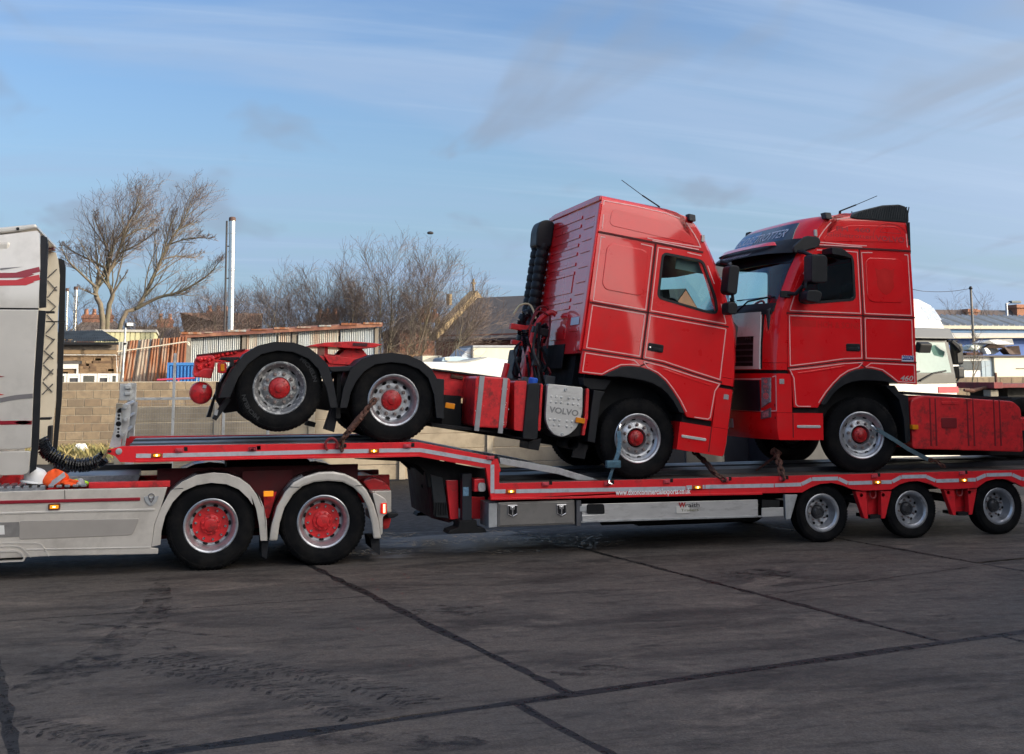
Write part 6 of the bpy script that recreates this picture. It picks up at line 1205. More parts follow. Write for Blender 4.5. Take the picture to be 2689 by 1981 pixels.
PS('guard_joint', MB().ribbon([(-0.076,0.914),(0.051,0.920)], 0.006, -0.026, -0.018), BLK); PS('guard_joint', MB().ribbon([(1.986,0.891),(2.097,0.899)], 0.006, -0.026, -0.018), BLK)
for i, x in enumerate((0.365, 1.632)):
    for far_ in (False, True):
        w_ = wheel(SV, (x, 0.03 + 0.15 if not far_ else 2.32, 0.49), 'silver', far=far_, spin=0.25 + i * 0.4); w_.scale = (0.98, 1, 0.98)
    PS('axle', MB().tube([(x, 0.3, 0.49), (x, 2.2, 0.49)], 0.08, 10), DARK)
# tail
PS('tail_box', MB().prism([(2.215,0.804),(2.458,0.802),(2.463,0.550),(2.374,0.536),(2.245,0.626)], 0.25, 2.2), AS_, bevel=0.012)
PS('tail_wing', MB().prism(rpoly([(2.191,0.805),(2.248,0.793),(2.332,0.743),(2.364,0.701),(2.365,0.563),(2.318,0.526),(2.317,0.337),(2.297,0.317),(2.264,0.515)], 0.02, 2), -0.01, 0.35), AS_, bevel=0.012)
tl_ = PS('tail_lamp', MB().prism([(2.290,0.685),(2.358,0.687),(2.359,0.565),(2.286,0.570)], -0.03, 0.36), REDLENS, bevel=0.005)
for py in [(2.328,0.662),(2.328,0.637),(2.329,0.613),(2.329,0.589)]: PS('led', MB().box(py[0] - 0.012, py[0] + 0.012, -0.035, -0.0305, py[1] - 0.014, py[1] + 0.012), REDLED, under=tl_)
PS('tail_bumper', MB().prism([(2.404,0.544),(2.526,0.543),(2.543,0.521),(2.490,0.488),(2.412,0.484)], 0.2, 2.3), BLK, bevel=0.01)
PS('tail_red', MB().prism(rpoly([(2.401,0.449),(2.505,0.460),(2.475,0.335),(2.405,0.319)], 0.02, 2), 0.5, 2.0), RED_D, bevel=0.01)
PS('tail_deck', MB().prism(rpoly([(2.136,0.900),(2.280,0.941),(2.397,0.900),(2.477,0.820),(2.485,0.774),(2.238,0.782)], 0.03, 2), 0.45, 2.05), RED_D, bevel=0.015)
ya_ = (1.010,0.813); PS('side_lamp', MB().box(ya_[0] - 0.055, ya_[0] + 0.055, 0.18, 0.22, ya_[1] - 0.03, ya_[1] + 0.03), AMBER, bevel=0.004)
PS('inner_panel', MB().prism([(0.953,0.825),(1.110,0.821),(1.028,0.525),(0.987,0.526)], 0.3, 0.34), RED_D)
# coiled suzie lines to the trailer
for k, (yy, rad) in enumerate(((0.85, 0.065), (1.0, 0.075))):
    pth = [(p[0], yy, p[1]) for p in [(-1.582,1.447),(-1.541,1.350),(-1.488,1.280),(-1.393,1.216),(-1.272,1.158),(-1.151,1.132),(-1.031,1.139),(-0.925,1.171),(-0.863,1.225)]]
    PS('coil_hose', MB().tube(helix(pth, rad, 30 if k == 0 else 24, 9), 0.012, 5), BLKG, smooth=40)
q1 = [(p[0], 0.7, p[1]) for p in [(-0.862,1.223),(-0.837,1.271),(-0.805,1.305)]]
PS('air_hose', MB().tube(smooth_pts(q1), 0.014, 6), M('hose_tan', (0.30, 0.22, 0.12), 0.6), smooth=40)
# hard hat and hi-vis jacket left on the step
h0 = (-1.536,1.023); zb = (-1.535,0.997)[1]
hr_ = 0.118
dome = []
HAT = Thing('hard_hat', 'white hard hat lying beside the orange jacket on the silver lorry', 'hard hat', (h0[0], 0.2, zb))
hm1 = MB()
for r, z in ((1.0, 0.0), (1.0, 0.06), (0.97, 0.105), (0.89, 0.145), (0.72, 0.178), (0.42, 0.198), (0.001, 0.205)): dome.append((hr_ * r * 0.95, z * 0.80))
HAT.part('shell', MB(lambda x, y, z: (h0[0] + (x - h0[0]) * 1.12, y, z - (x - h0[0]) * 0.12)).rev(dome, (h0[0], 0.2, zb + 0.01), 28, 'z'), M('hat_white', (0.72, 0.73, 0.74), 0.35, var=0.04), smooth=40)
HAT.part('brim', MB(lambda x, y, z: (x, y, z - (x - h0[0]) * 0.12)).rev([(hr_ * 0.9, 0.0), (hr_ * 1.12, -0.006), (hr_ * 1.12, 0.006), (hr_ * 0.95, 0.02)], (h0[0] - 0.03, 0.2, zb + 0.012), 28, 'z'), MATS['hat_white'], smooth=40)
HAT.part('ridge', MB(lambda x, y, z: (x, y, z - (x - h0[0]) * 0.12)).tube([(h0[0] + hr_ * 0.95 * cos(a), 0.2, zb + 0.012 + 0.155 * sin(a)) for a in [pi * k / 12 for k in range(2, 11)]], 0.012, 6), MATS['hat_white'], smooth=40)
HAT.part('sweatband', MB().box(h0[0] - 0.09, h0[0] + 0.02, 0.12, 0.28, zb - 0.03, zb + 0.02), M('band_dark', (0.12, 0.10, 0.09), 0.8), bevel=0.01)
j0 = (-1.323,1.009); jz = (-1.320,0.947)[1]
JK = Thing('hi_vis_jacket', 'crumpled orange hi-vis jacket with grey reflective band on the silver lorry', 'jacket', (j0[0], 0.2, jz))
def blob(cx_, cy_, cz_, rx_, ry_, rz_, seed, lump=0.25, nu=28, nv=14):
    r_ = random.Random(seed); ph = [(r_.uniform(0, 6.28), r_.randint(2, 6), r_.randint(1, 5), r_.uniform(0.3, 1)) for _ in range(7)]
    mb = MB(); vs = []
    for j in range(nv + 1):
        v = pi * j / nv - pi / 2
        for i in range(nu):
            u = 2 * pi * i / nu; d = 1 + lump * sum(a * sin(p + u * m + v * n_) for p, m, n_, a in ph) / 4
            vs.append((cx_ + rx_ * d * cos(u) * cos(v), cy_ + ry_ * d * sin(u) * cos(v), max(cz_ - rz_ * 0.8, cz_ + rz_ * d * sin(v))))
    fs = [(j * nu + i, j * nu + (i + 1) % nu, (j + 1) * nu + (i + 1) % nu, (j + 1) * nu + i) for j in range(nv) for i in range(nu)]
    return mb.add(vs, fs)
ORG = M('hivis_orange', (0.85, 0.10, 0.015), 0.75, var=0.15, vs=14, bump=0.3, bs=30); YEL = M('hivis_yellow', (0.45, 0.75, 0.04), 0.75, var=0.15, vs=14)
zj = jz + 0.11
JK.part('body', blob(j0[0] - 0.01, 0.2, zj - 0.02, 0.135, 0.12, 0.105, 4), ORG, smooth=60)
JK.part('sleeve', blob((-1.165,0.981)[0], 0.16, jz + 0.045, 0.10, 0.08, 0.042, 9, 0.45), ORG, smooth=60)
bd = []
for k in range(9):
    t = k / 8; bd.append((j0[0] - 0.06 + 0.17 * t, 0.075 - 0.02 * sin(pi * t), jz + 0.03 + 0.12 * t ** 1.2))
bm2 = MB()
for p, q in zip(bd, bd[1:]): bm2.add([(p[0], p[1], p[2] - 0.022), (q[0], q[1], q[2] - 0.022), (q[0] - 0.02, q[1] + 0.03, q[2] + 0.03), (p[0] - 0.02, p[1] + 0.03, p[2] + 0.03)], [(0, 1, 2, 3)])
JK.part('reflective_band', bm2, M('band_grey', (0.36, 0.35, 0.36), 0.35, var=0.2, vs=20))
j1 = (-1.085,0.968)
JY = Thing('hi_vis_vest', 'yellow green hi-vis vest crumpled beside the orange jacket', 'vest', (j1[0], 0.22, jz))
JY.part('body', blob(j1[0], 0.22, jz + 0.035, 0.12, 0.08, 0.040, 12, 0.5), YEL, smooth=60)
JY.part('reflective_band', blob(j1[0] + 0.02, 0.17, jz + 0.045, 0.05, 0.05, 0.05, 15, 0.3), MATS['band_grey'], smooth=60)

# ------------------------------------------------------------ chains and straps that hold the load
def chain_links(path, size=0.075, wire=0.013, mb=None):
    mb = mb or MB(); P = [Vector(p) for p in path]; seg = []
    tot = sum((b - a).length for a, b in zip(P, P[1:])); n = max(2, int(tot / (size * 0.72)))
    for i in range(n):
        d = tot * (i + 0.5) / n
        for a, b in zip(P, P[1:]):
            l_ = (b - a).length
            if d <= l_: c = a.lerp(b, d / l_); t = (b - a).normalized(); break
            d -= l_
        u = t.cross(Vector((0, 1, 0.1))).normalized(); v = t.cross(u); u, v = (u * cos(i * 1.3) + v * sin(i * 1.3), None)
        pts = []
        for k in range(13):
            an = 2 * pi * k / 12; pts.append(c + t * (size * 0.5 * cos(an)) + u * (size * 0.30 * sin(an)))
        mb.tube(pts, wire, 5, caps=False)
    return mb
def w3(p, y): return (p[0], y, p[1])
CH = []
c1p = [w3((2.205,1.884), -0.02), w3((2.042,1.698), -0.09), w3((1.901,1.528), -0.08), w3((1.831,1.434), -0.05), w3((1.800,1.348), -0.04)]
t_ = Thing('lashing_chain', 'rusty chain tensioned from the tail-up lorry drive wheel to the gooseneck rail', 'chain', c1p[-1], 'load lashings')
t_.part('links', chain_links(c1p, 0.085, 0.017), RUST, smooth=50); t_.part('tensioner', MB().tube([c1p[1], c1p[2]], 0.040, 8).tube([c1p[1], Vector(c1p[1]).lerp(Vector(c1p[2]), 0.4) + Vector((0.03, -0.03, 0.02))], 0.028, 6), RUST, smooth=40)
t_.part('shackle', MB().tube([(c1p[4][0] - 0.10 + 0.07 * cos(a), -0.04, c1p[4][2] + 0.02 + 0.075 * sin(a)) for a in [radians(k * 22 - 30) for k in range(13)]], 0.016, 7), M('shackle_red', (0.20, 0.02, 0.025), 0.6, var=0.3), smooth=40)
t_.part('chain_tail', chain_links([w3((1.832,1.434), -0.04), w3((1.823,1.294), -0.05)], 0.06, 0.011), RUST, smooth=50)
c2p = [w3((6.489,1.161), 0.5), w3((6.553,1.024), 0.25), w3((6.558,0.923), 0.05), w3((6.667,0.838), -0.03)]
t_ = Thing('lashing_chain', 'dark rusty chain hanging under the front bumper of the right-facing lorry', 'chain', c2p[-1], 'load lashings')
t_.part('links', chain_links(c2p, 0.085, 0.017), RUST, smooth=50); t_.part('tensioner', MB().tube([c2p[1], c2p[2]], 0.036, 8), M('tensioner_dark', (0.05, 0.035, 0.032), 0.7, var=0.3), smooth=40)
c3p = [w3((7.545,1.158), 0.3), w3((7.512,1.080), 0.15), w3((7.466,0.961), 0.02), w3((7.485,0.830), -0.03)]
t_ = Thing('lashing_chain', 'heaped rusty chain in front of the left-facing lorry, ending at the deck edge', 'chain', c3p[-1], 'load lashings')
t_.part('links', chain_links(c3p, 0.095, 0.020), RUST, smooth=50); t_.part('chain_knot', chain_links([w3((7.499,1.126), 0.3), w3((7.545,1.178), 0.3), w3((7.610,1.131), 0.28), w3((7.531,1.102), 0.25)], 0.085, 0.018), RUST, smooth=50)
t_.part('lever', MB().tube([w3((7.646,1.125), 0.35), w3((7.412,0.885), 0.6)], [0.022, 0.010], 7), RUST, smooth=40)
def strap(mb, pts, wd, th_=0.006):
    for a, b in zip(pts, pts[1:]):
        a, b = Vector(a), Vector(b); d = (b - a).normalized(); s = d.cross(Vector((0, -1, 0))).normalized() * wd / 2; o = Vector((0, th_, 0))
        mb.add([a - s, b - s, b + s, a + s, a - s + o, b - s + o, b + s + o, a + s + o], [(0, 1, 2, 3), (7, 6, 5, 4), (0, 4, 5, 1), (1, 5, 6, 2), (2, 6, 7, 3), (3, 7, 4, 0)])
    return mb
s1 = [w3((5.298,1.466), 0.09), w3((5.284,1.328), 0.02), w3((5.246,1.205), -0.03), w3((5.194,1.091), -0.05)]
s1b = [w3((5.174,1.041), -0.05), w3((5.137,0.948), -0.045), w3((5.115,0.873), -0.035)]
t_ = Thing('ratchet_strap', 'blue ratchet strap from the front wheel of the tail-up lorry down to the rail', 'strap', s1b[-1], 'load lashings')
t_.part('webbing', strap(MB(), s1, 0.055), BLUES); t_.part('webbing', strap(MB(), s1b, 0.04), BLUES)
kc = w3((5.165,1.067), -0.07)
t_.part('ratchet', MB().box(kc[0] - 0.10, kc[0] + 0.09, -0.10, -0.03, kc[2] - 0.045, kc[2] + 0.05), M('ratchet_blue', (0.07, 0.15, 0.20), 0.55, metal=0.3, var=0.4, vs=25), bevel=0.018)
t_.part('hook', MB().tube([s1b[-1], (s1b[-1][0] - 0.01, -0.05, s1b[-1][2] - 0.03), (s1b[-1][0] + 0.03, -0.05, s1b[-1][2] - 0.045)], 0.010, 6).tube([s1[0], (s1[0][0] + 0.02, 0.10, s1[0][2] + 0.06), (s1[0][0] + 0.05, 0.14, s1[0][2] + 0.09)], 0.012, 6), CHROME, smooth=40)
s2 = [w3((8.894,1.431), 0.03), w3((9.130,1.294), 0.0), w3((9.387,1.154), 0.05), w3((9.722,1.010), 0.12)]
s2b = [s2[-1], w3((9.836,0.989), 0.12), w3((9.931,0.910), 0.08)]
t_ = Thing('ratchet_strap', 'faded blue strap running right from the front wheel of the left-facing lorry', 'strap', s2b[-1], 'load lashings')
t_.part('webbing', strap(MB(), s2, 0.055), M('strap_grey_blue', (0.075, 0.125, 0.15), 0.8, var=0.25, vs=20)); t_.part('chain_end', chain_links(s2b, 0.07, 0.012), RUST, smooth=50)
hk = s2[0]; t_.part('hook', MB().tube([(hk[0] - 0.06, 0.05, hk[2] + 0.05), (hk[0] - 0.02, 0.03, hk[2] + 0.03), hk], 0.010, 6).tube([(hk[0] - 0.05, 0.05, hk[2] - 0.02), (hk[0], 0.03, hk[2] + 0.0), (hk[0] + 0.03, 0.02, hk[2] - 0.02)], 0.010, 6), CHROME, smooth=40)

# ------------------------------------------------------------ yard edge: block wall, panel fence, mesh gate, weeds
BLOCKM = [M('block_%d' % k, c, 0.9, var=0.16, vs=9, dirt=(0.13, 0.10, 0.075), dirt_amt=0.5, dirt_s=6, bump=0.25, bs=70) for k, c in enumerate(((0.235, 0.18, 0.12), (0.205, 0.152, 0.102), (0.265, 0.205, 0.138), (0.18, 0.14, 0.098)))]
MORTAR = M('mortar', (0.40, 0.36, 0.29), 0.95, var=0.1, vs=12)
YW = 22.0; CH_, BL_ = 0.228, 0.455; NC = 9
wallT = Thing('block_wall', 'tan concrete block wall with pale mortar along the back of the yard', 'wall', (8.0, YW, 0))
wallT.part('mortar_core', MB().box(-9, 3.0, YW, YW + 0.2, -0.02, NC * CH_ + 0.012), MORTAR)
wallT.part('mortar_core', MB().box(22.6, 30.4, YW, YW + 0.2, -0.02, NC * CH_ + 0.012), MORTAR)
wallT.part('wall_run', MB().box(3.0, 22.6, YW, YW + 0.2, -0.02, NC * CH_).box(30.4, 48, YW, YW + 0.2, -0.02, NC * CH_), BLOCKM[0])
rb_ = random.Random(11)
bmesh_ = [MB().box(-BL_ / 2 + 0.007, BL_ / 2 - 0.007, -0.012, 0.05, -CH_ / 2 + 0.007, CH_ / 2 - 0.007).mesh('block', bevel=0.006, seg=1) for k in range(4)]
for k in range(4): bmesh_[k].materials.append(BLOCKM[k])
def blocks(xa, n):
    for r in range(NC):
        for c_ in range(n):
            x = xa + (c_ + 0.5 * (r % 2)) * BL_
            o = link('block', bmesh_[rb_.randrange(4)], None, wallT.o, Vector((x, YW - 0.001 - rb_.random() * 0.004, (r + 0.5) * CH_)) - wallT.L)
blocks(-5.6, 17); blocks(23.0, 15)
# concrete post-and-panel fence
YF = 11.5; FP = M('panel_concrete', (0.40, 0.335, 0.245), 0.9, var=0.14, vs=5, dirt=(0.18, 0.15, 0.11), dirt_amt=0.55, dirt_s=2.5, bump=0.2, bs=50); FP2 = M('post_concrete', (0.44, 0.38, 0.29), 0.9, var=0.1, vs=7, dirt=(0.2, 0.17, 0.13), dirt_amt=0.4, dirt_s=4)
fenT = Thing('panel_fence', 'low pale concrete post and panel fence behind the trailer', 'fence', (4.0, YF, 0))
xp0 = (4.561,0.037)[0]; bay = (6.471,0.430)[0] - (4.551,0.472)[0]
pm = MB().box(-bay / 2 + 0.075, bay / 2 - 0.075, -0.02, 0.03, 0.004, 0.312).mesh('panel', bevel=0.008, seg=1); pm.materials.append(FP)
qm = MB().box(-0.07, 0.07, -0.06, 0.09, 0, 1.66).mesh('post', bevel=0.008, seg=1); qm.materials.append(FP2)
for k in range(-3, 6):
    x = xp0 + k * bay
    if x > -1.2: link('post', qm, None, fenT.o, Vector((x, YF, 0)) - fenT.L)
    if x > -1.6:
        for r in range(5):
            p = link('panel', pm, None, fenT.o, Vector((x + bay / 2, YF + rb_.uniform(-0.008, 0.008), r * 0.316)) - fenT.L)
# galvanised mesh gate in front of the fence's left end
YG = 11.0
gt = Thing('mesh_gate', 'galvanised weld mesh gate between steel posts left of the trailer gooseneck', 'gate', ((-0.565,0.463)[0], YG, 0))
xa, xb, xc = (-0.965,1.170)[0], (-0.155,1.157)[0], (0.828,1.141)[0]; xd = xc + (xc - xb) * 0.9
zr = (-0.611,1.747)[1]
gt.part('gate_post', MB().box(xa - 0.07, xa + 0.09, YG - 0.08, YG + 0.08, 0, (-1.010,2.061)[1]), GALV, bevel=0.01)
gt.part('hinge_bracket', MB().box(xa - 0.22, xa - 0.02, YG - 0.12, YG - 0.08, (-1.088,1.721)[1], (-1.101,2.050)[1]).box(xa - 0.12, xa + 0.0, YG - 0.17, YG - 0.12, (-1.097,1.944)[1], (-1.099,2.014)[1]).box(xa - 0.12, xa + 0.0, YG - 0.17, YG - 0.12, (-1.092,1.826)[1], (-1.094,1.878)[1]), GALV, bevel=0.008)
for x in (xb, xc, xd): gt.part('upright', MB().box(x - 0.028, x + 0.028, YG - 0.03, YG + 0.03, 0.05, zr + (0.9 if x == xb else 0.0)), GALV, bevel=0.004)
gt.part('top_rail', MB().box(xa, xd, YG - 0.025, YG + 0.025, zr - 0.025, zr + 0.025), GALV, bevel=0.004)
gt.part('bottom_rail', MB().box(xa, xd, YG - 0.025, YG + 0.025, 0.08, 0.13), GALV, bevel=0.004)
wm = MB(); x = xa
while x < xd: wm.tube([(x, YG, 0.1), (x, YG, zr)], 0.0024, 3, caps=False); x += 0.05
z = 0.15
while z < zr: wm.tube([(xa, YG, z), (xd, YG, z)], 0.0024, 3, caps=False); z += 0.10
o = gt.part('mesh_wire', wm, M('wire', (0.30, 0.30, 0.30), 0.5, metal=0.5)); o['kind'] = 'stuff'
# weeds at the wall foot
gr = MB(); rg_ = random.Random(7)
for k in range(5200):
    x = rg_.uniform(-5.4, 2.0); y = 21.95 - abs(rg_.gauss(0, 1)) * 1.1
    if y < 19.2: continue
    hgt = rg_.uniform(0.10, 0.42) * (1.0 if y > 20.3 else 0.6); a = rg_.uniform(0, 6.28); l_ = rg_.uniform(0.2, 0.9) * hgt; wd = rg_.uniform(0.006, 0.014)
    tip = (x + cos(a) * l_, y + sin(a) * l_, hgt); gr.add([(x - wd, y, 0), (x + wd, y, 0), (x + cos(a) * l_ * 0.4 + wd, y + sin(a) * l_ * 0.4, hgt * 0.65), tip], [(0, 1, 2), (0, 2, 3)])
single('dry_grass', 'straw coloured dry grass and weeds at the foot of the block wall', 'grass', gr, M('straw', (0.30, 0.24, 0.105), 0.9, var=0.45, vs=3, dirt=(0.13, 0.15, 0.05), dirt_amt=0.8, dirt_s=1.2), (-1.5, 21, 0), kind='stuff')
for px, s in (((-2.575,30.695), 0.11), ((-2.721,21.670), 0.07), ((-1.788,19.089), 0.06)):
    b = blob(px[0], 20.6, 0.30 if s > 0.1 else 0.08, s * 1.6, s, s, int(s * 1000), 0.5, 12, 6)
    single('plastic_bag', {0.11: 'scrap of white plastic caught in the dry grass', 0.07: 'small white litter scrap low in the dry grass', 0.06: 'pale litter scrap on the verge edge by the gate'}[s], 'litter', b, WHITE, (px[0], 20.6, 0.0))
# bank of earth under the grass
bk = MB()
for i in range(12):
    x0, x1 = -6 + i * 0.7, -6 + (i + 1) * 0.7; bk.add([(x0, 19.0, 0.0), (x1, 19.0, 0.0), (x1, 21.99, 0.16), (x0, 21.99, 0.16)], [(0, 1, 2, 3)])
struct('earth_bank', bk, M('earth', (0.12, 0.10, 0.06), 0.95, var=0.4, vs=5, bump=0.5, bs=20), label='low earth bank at the wall foot')

# ------------------------------------------------------------ sheds and scrap behind the wall, left
def corr(mb, quad, y, n, amp=0.02, lean=None):
    """corrugated sheet over an (x,z) quad: bottom-left, bottom-right, top-right, top-left"""
    a, b, c, d = [Vector(p) for p in quad]; vs, fs = [], []; k = n * 4
    for i in range(k + 1):
        t = i / k; yy = y + amp * cos(2 * pi * n * t); p, q = a.lerp(b, t), d.lerp(c, t); vs += [(p.x, yy, p.y), (q.x, yy, q.y)]
    for i in range(k): fs.append((2 * i, 2 * i + 2, 2 * i + 3, 2 * i + 1))
    vs2 = [(x, yy + 0.012, z) for x, yy, z in vs]; n0 = len(vs)
    fs += [tuple(j + n0 for j in reversed(f)) for f in fs] 
    return mb.add(vs + vs2, fs)
BRK = M('brown_brick', (0.25, 0.165, 0.095), 0.9, var=0.25, vs=7, stretch=(1, 1, 3), dirt=(0.14, 0.095, 0.06), dirt_amt=0.6, dirt_s=5, bump=0.2, bs=40)
ASB = M('asbestos', (0.155, 0.165, 0.16), 0.9, var=0.25, vs=8, dirt=(0.06, 0.065, 0.06), dirt_amt=0.7, dirt_s=2.5)
YB = 27.0
sh1 = Thing('brick_shed', 'brown brick shed with a grey corrugated roof behind the block wall', 'shed', ((-3.067,2.104)[0], YB, 0))
wq_ = [(-4.552,3.313), (-2.079,3.318)]
sh1.part('wall', MB().box(wq_[0][0], wq_[1][0], YB, YB + 5, 0, (-3.116,3.259)[1]), BRK)
ty = 27 + 2.6
rf = MB(); q_ = [(-4.520,3.323), (-2.011,3.355), (-2.743,3.797), (-4.855,3.747)]
a, b, c, d = q_; vs, fs = [], []; n_ = 34
for i in range(n_ * 4 + 1):
    t = i / (n_ * 4); dz = 0.03 * cos(2 * pi * n_ * t); vs += [(a[0] + (b[0] - a[0]) * t, 26.7, a[1] + (b[1] - a[1]) * t + dz), (d[0] + (c[0] - d[0]) * t, 29.6, d[1] + (c[1] - d[1]) * t + dz)]
for i in range(n_ * 4): fs.append((2 * i, 2 * i + 2, 2 * i + 3, 2 * i + 1))
sh1.part('roof', rf.add(vs, fs), ASB)
sh1.part('gutter', MB().box(a[0], b[0], 26.62, 26.74, (-3.092,3.232)[1], (-3.096,3.315)[1]), BLK)
sh1.part('eaves_board', MB().box(a[0], (-2.076,3.242)[0], 26.9, 26.99, (-3.108,3.080)[1], (-3.114,3.232)[1]), M('eaves_dark_mottle', (0.17, 0.14, 0.115), 0.9, var=0.5, vs=5))  # darker mottled strip along the wall top
sh1.part('sill_band', MB().box(a[0], (-2.067,3.012)[0], 26.93, 26.99, (-3.102,2.944)[1], (-3.107,3.065)[1]), M('lintel_tan', (0.27, 0.19, 0.115), 0.9, var=0.15))
sh1.part('cable', MB().tube([((-3.704,2.908)[0], 26.9, (-3.704,2.915)[1]), ((-2.084,2.907)[0], 26.9, (-2.084,2.907)[1]), ((-2.035,2.325)[0], 26.9, (-2.035,2.325)[1])], 0.014, 5), WHITE)
sh1.part('window_lintel', MB().box((-4.169,2.729)[0], (-3.129,2.727)[0], 26.92, 26.99, (-3.125,2.633)[1], (-3.129,2.727)[1]), M('lintel_dark', (0.10, 0.09, 0.085), 0.9))
sh1.part('window_board', MB().box((-4.165,2.635)[0], (-3.226,2.633)[0], 26.94, 26.99, (-3.219,2.474)[1], (-3.226,2.629)[1]), WHITE)
sh1.part('window_frame', MB().box((-3.281,2.474)[0], (-3.219,2.474)[0], 26.94, 26.99, (-3.212,2.293)[1], (-3.219,2.470)[1]), WHITE)
rbk = random.Random(4)
for k in range(70):                                   # odd darker bricks standing proud in the weathered face
    x = rbk.uniform(a[0], (-2.125,2.630)[0]); r = rbk.randrange(13); z = (-3.075,2.311)[1] + r * 0.086
    sh1.part('brick', MB().box(x, x + 0.215, 26.985, 27.02, z, z + 0.066), M('brick_dark_%d' % (k % 2), ((0.15, 0.095, 0.06), (0.30, 0.20, 0.115))[k % 2], 0.9, var=0.2))
# white window frames stacked along the wall top
WG = glass('pale_glass', (0.75, 0.85, 0.86), 0.25)
for i, (xa_, xb_) in enumerate(((300, 556), (562, 672), (676, 812), (818, 922), (926, 995))):
    p, q = (-4.959,2.100), (-4.969,2.300)
    x0 = ((-4.967,2.253)[0] + ((-1.772,2.238)[0] - (-4.967,2.253)[0]) * xa_ / 1000); x1 = ((-4.967,2.253)[0] + ((-1.772,2.238)[0] - (-4.967,2.253)[0]) * xb_ / 1000)
    lab = ['white window frame at the left end of the row on the block wall', 'narrow white window frame with a louvre, second in the row on the wall', 'wide white window frame with pale glass, middle of the row', 'white window frame with a dark pane, fourth in the row', 'short white window frame at the right end of the row'][i]
    f = Thing('window_frame', lab, 'window frame', ((x0 + x1) / 2, 22.6, 1.9), 'old window frames stored on the wall')
    z0, z1 = p[1] - 0.25, q[1]
    f.part('frame', MB().plate([(x0, z0), (x1, z0), (x1, z1), (x0, z1)], [[(x0 + 0.06, z0 + 0.06), (x0 + 0.06, z1 - 0.06), (x1 - 0.06, z1 - 0.06), (x1 - 0.06, z0 + 0.06)]], 22.55, 22.65), WHITE)
    f.part('pane', MB().box(x0 + 0.05, x1 - 0.05, 22.59, 22.60, z0 + 0.05, z1 - 0.05), (WG if i % 2 == 0 else M('pane_dark', (0.10, 0.10, 0.11), 0.2, var=0.6, vs=5)))
    if i % 2: f.part('bar', MB().box(x0 + 0.05, x1 - 0.05, 22.56, 22.63, z0 + (z1 - z0) * 0.72, z0 + (z1 - z0) * 0.84), WHITE)
# cream shed end beyond
cs_ = Thing('cream_shed', 'cream clad shed end rising behind the rusty sheets', 'shed', ((-1.859,3.548)[0], 32, 0))
xq = [(-3.103,3.835)[0], (-0.996,3.845)[0]]; zq = (-1.869,3.832)[1]
nb_ = 12
for k in range(nb_):
    x = xq[0] + (xq[1] - xq[0]) * k / nb_; cs_.part('cladding_panel', MB().box(x, x + (xq[1] - xq[0]) / nb_ - 0.025, 32, 32.05, 0.5, zq), M('cream_clad', (0.52, 0.50, 0.30), 0.6, var=0.08))
cs_.part('wall', MB().box(xq[0], xq[1], 32.045, 36, 0.2, zq - 0.02), MATS['cream_clad']); cs_.part('roof_trim', MB().box(xq[0], xq[1] + 0.05, 31.95, 36, zq + 0.004, zq + 0.09), M('trim_grey', (0.42, 0.41, 0.38), 0.7))
# leaning rusty corrugated sheets
RST = [M('rust_sheet_%d' % k, c, 0.85, metal=0.1, var=0.25, vs=3, stretch=(5, 5, 0.5), dirt=dcol, dirt_amt=0.75, dirt_s=1.6, lo=0.45, hi=0.62) for k, (c, dcol) in enumerate((((0.24, 0.085, 0.035), (0.36, 0.30, 0.24)), ((0.34, 0.29, 0.235), (0.24, 0.09, 0.04)), ((0.30, 0.32, 0.31), (0.27, 0.13, 0.06)), ((0.16, 0.055, 0.03), (0.30, 0.12, 0.05))))]
rsT = Thing('rusty_sheet_fence', 'fence of leaning rust streaked corrugated iron sheets behind the block wall', 'fence', ((-0.958,2.129)[0], 27.5, 0.0))
tops = [(-2.086,3.340),(-1.819,3.364),(-1.678,3.396),(-1.492,3.412),(-1.319,3.420),(-1.136,3.436),(-0.967,3.452),(-0.816,3.460),(-0.635,3.477),(-0.476,3.485),(-0.317,3.497),(-0.153,3.510),(0.064,3.534)]
bots = [(-2.051,1.982),(-1.996,1.981),(-1.866,1.980),(-1.681,1.979),(-1.476,1.978),(-1.271,1.976),(-1.084,1.975),(-0.915,1.974),(-0.746,1.973),(-0.595,1.972),(-0.425,1.971),(-0.255,1.970),(-0.008,1.968)]
seq = [2, 0, 0, 2, 1, 2, 0, 1, 0, 3, 0, 3]
for k in range(12):
    m_ = MB(); corr(m_, [(bots[k][0] - 0.06, bots[k][1]), (bots[k + 1][0] + 0.08, bots[k + 1][1]), (tops[k + 1][0] + 0.05, tops[k + 1][1]), (tops[k][0] - 0.04, tops[k][1])], 27.5 + 0.06 * (k % 2), 3, 0.014); rsT.part('corrugated_sheet', m_, RST[seq[k]])
rsT.part('timber_post', MB().box((0.080,3.025)[0], (0.241,3.025)[0], 27.6, 27.75, 0, (0.066,3.478)[1]), M('grey_timber', (0.20, 0.175, 0.145), 0.9, var=0.3, vs=8, stretch=(6, 6, 1)))
cb = [(-2.077,3.024), (-1.285,3.132), (-0.540,3.250), (0.061,3.340), (0.177,3.298), (0.186,3.231), (0.120,3.290)]
single('slung_cable', 'pale cable slung across the rusty corrugated sheets', 'cable', MB().tube(smooth_pts([(p[0], 27.2, p[1]) for p in cb]), 0.022, 6), M('cable_cream', (0.60, 0.54, 0.42), 0.7), (cb[1][0], 27.2, cb[1][1]))
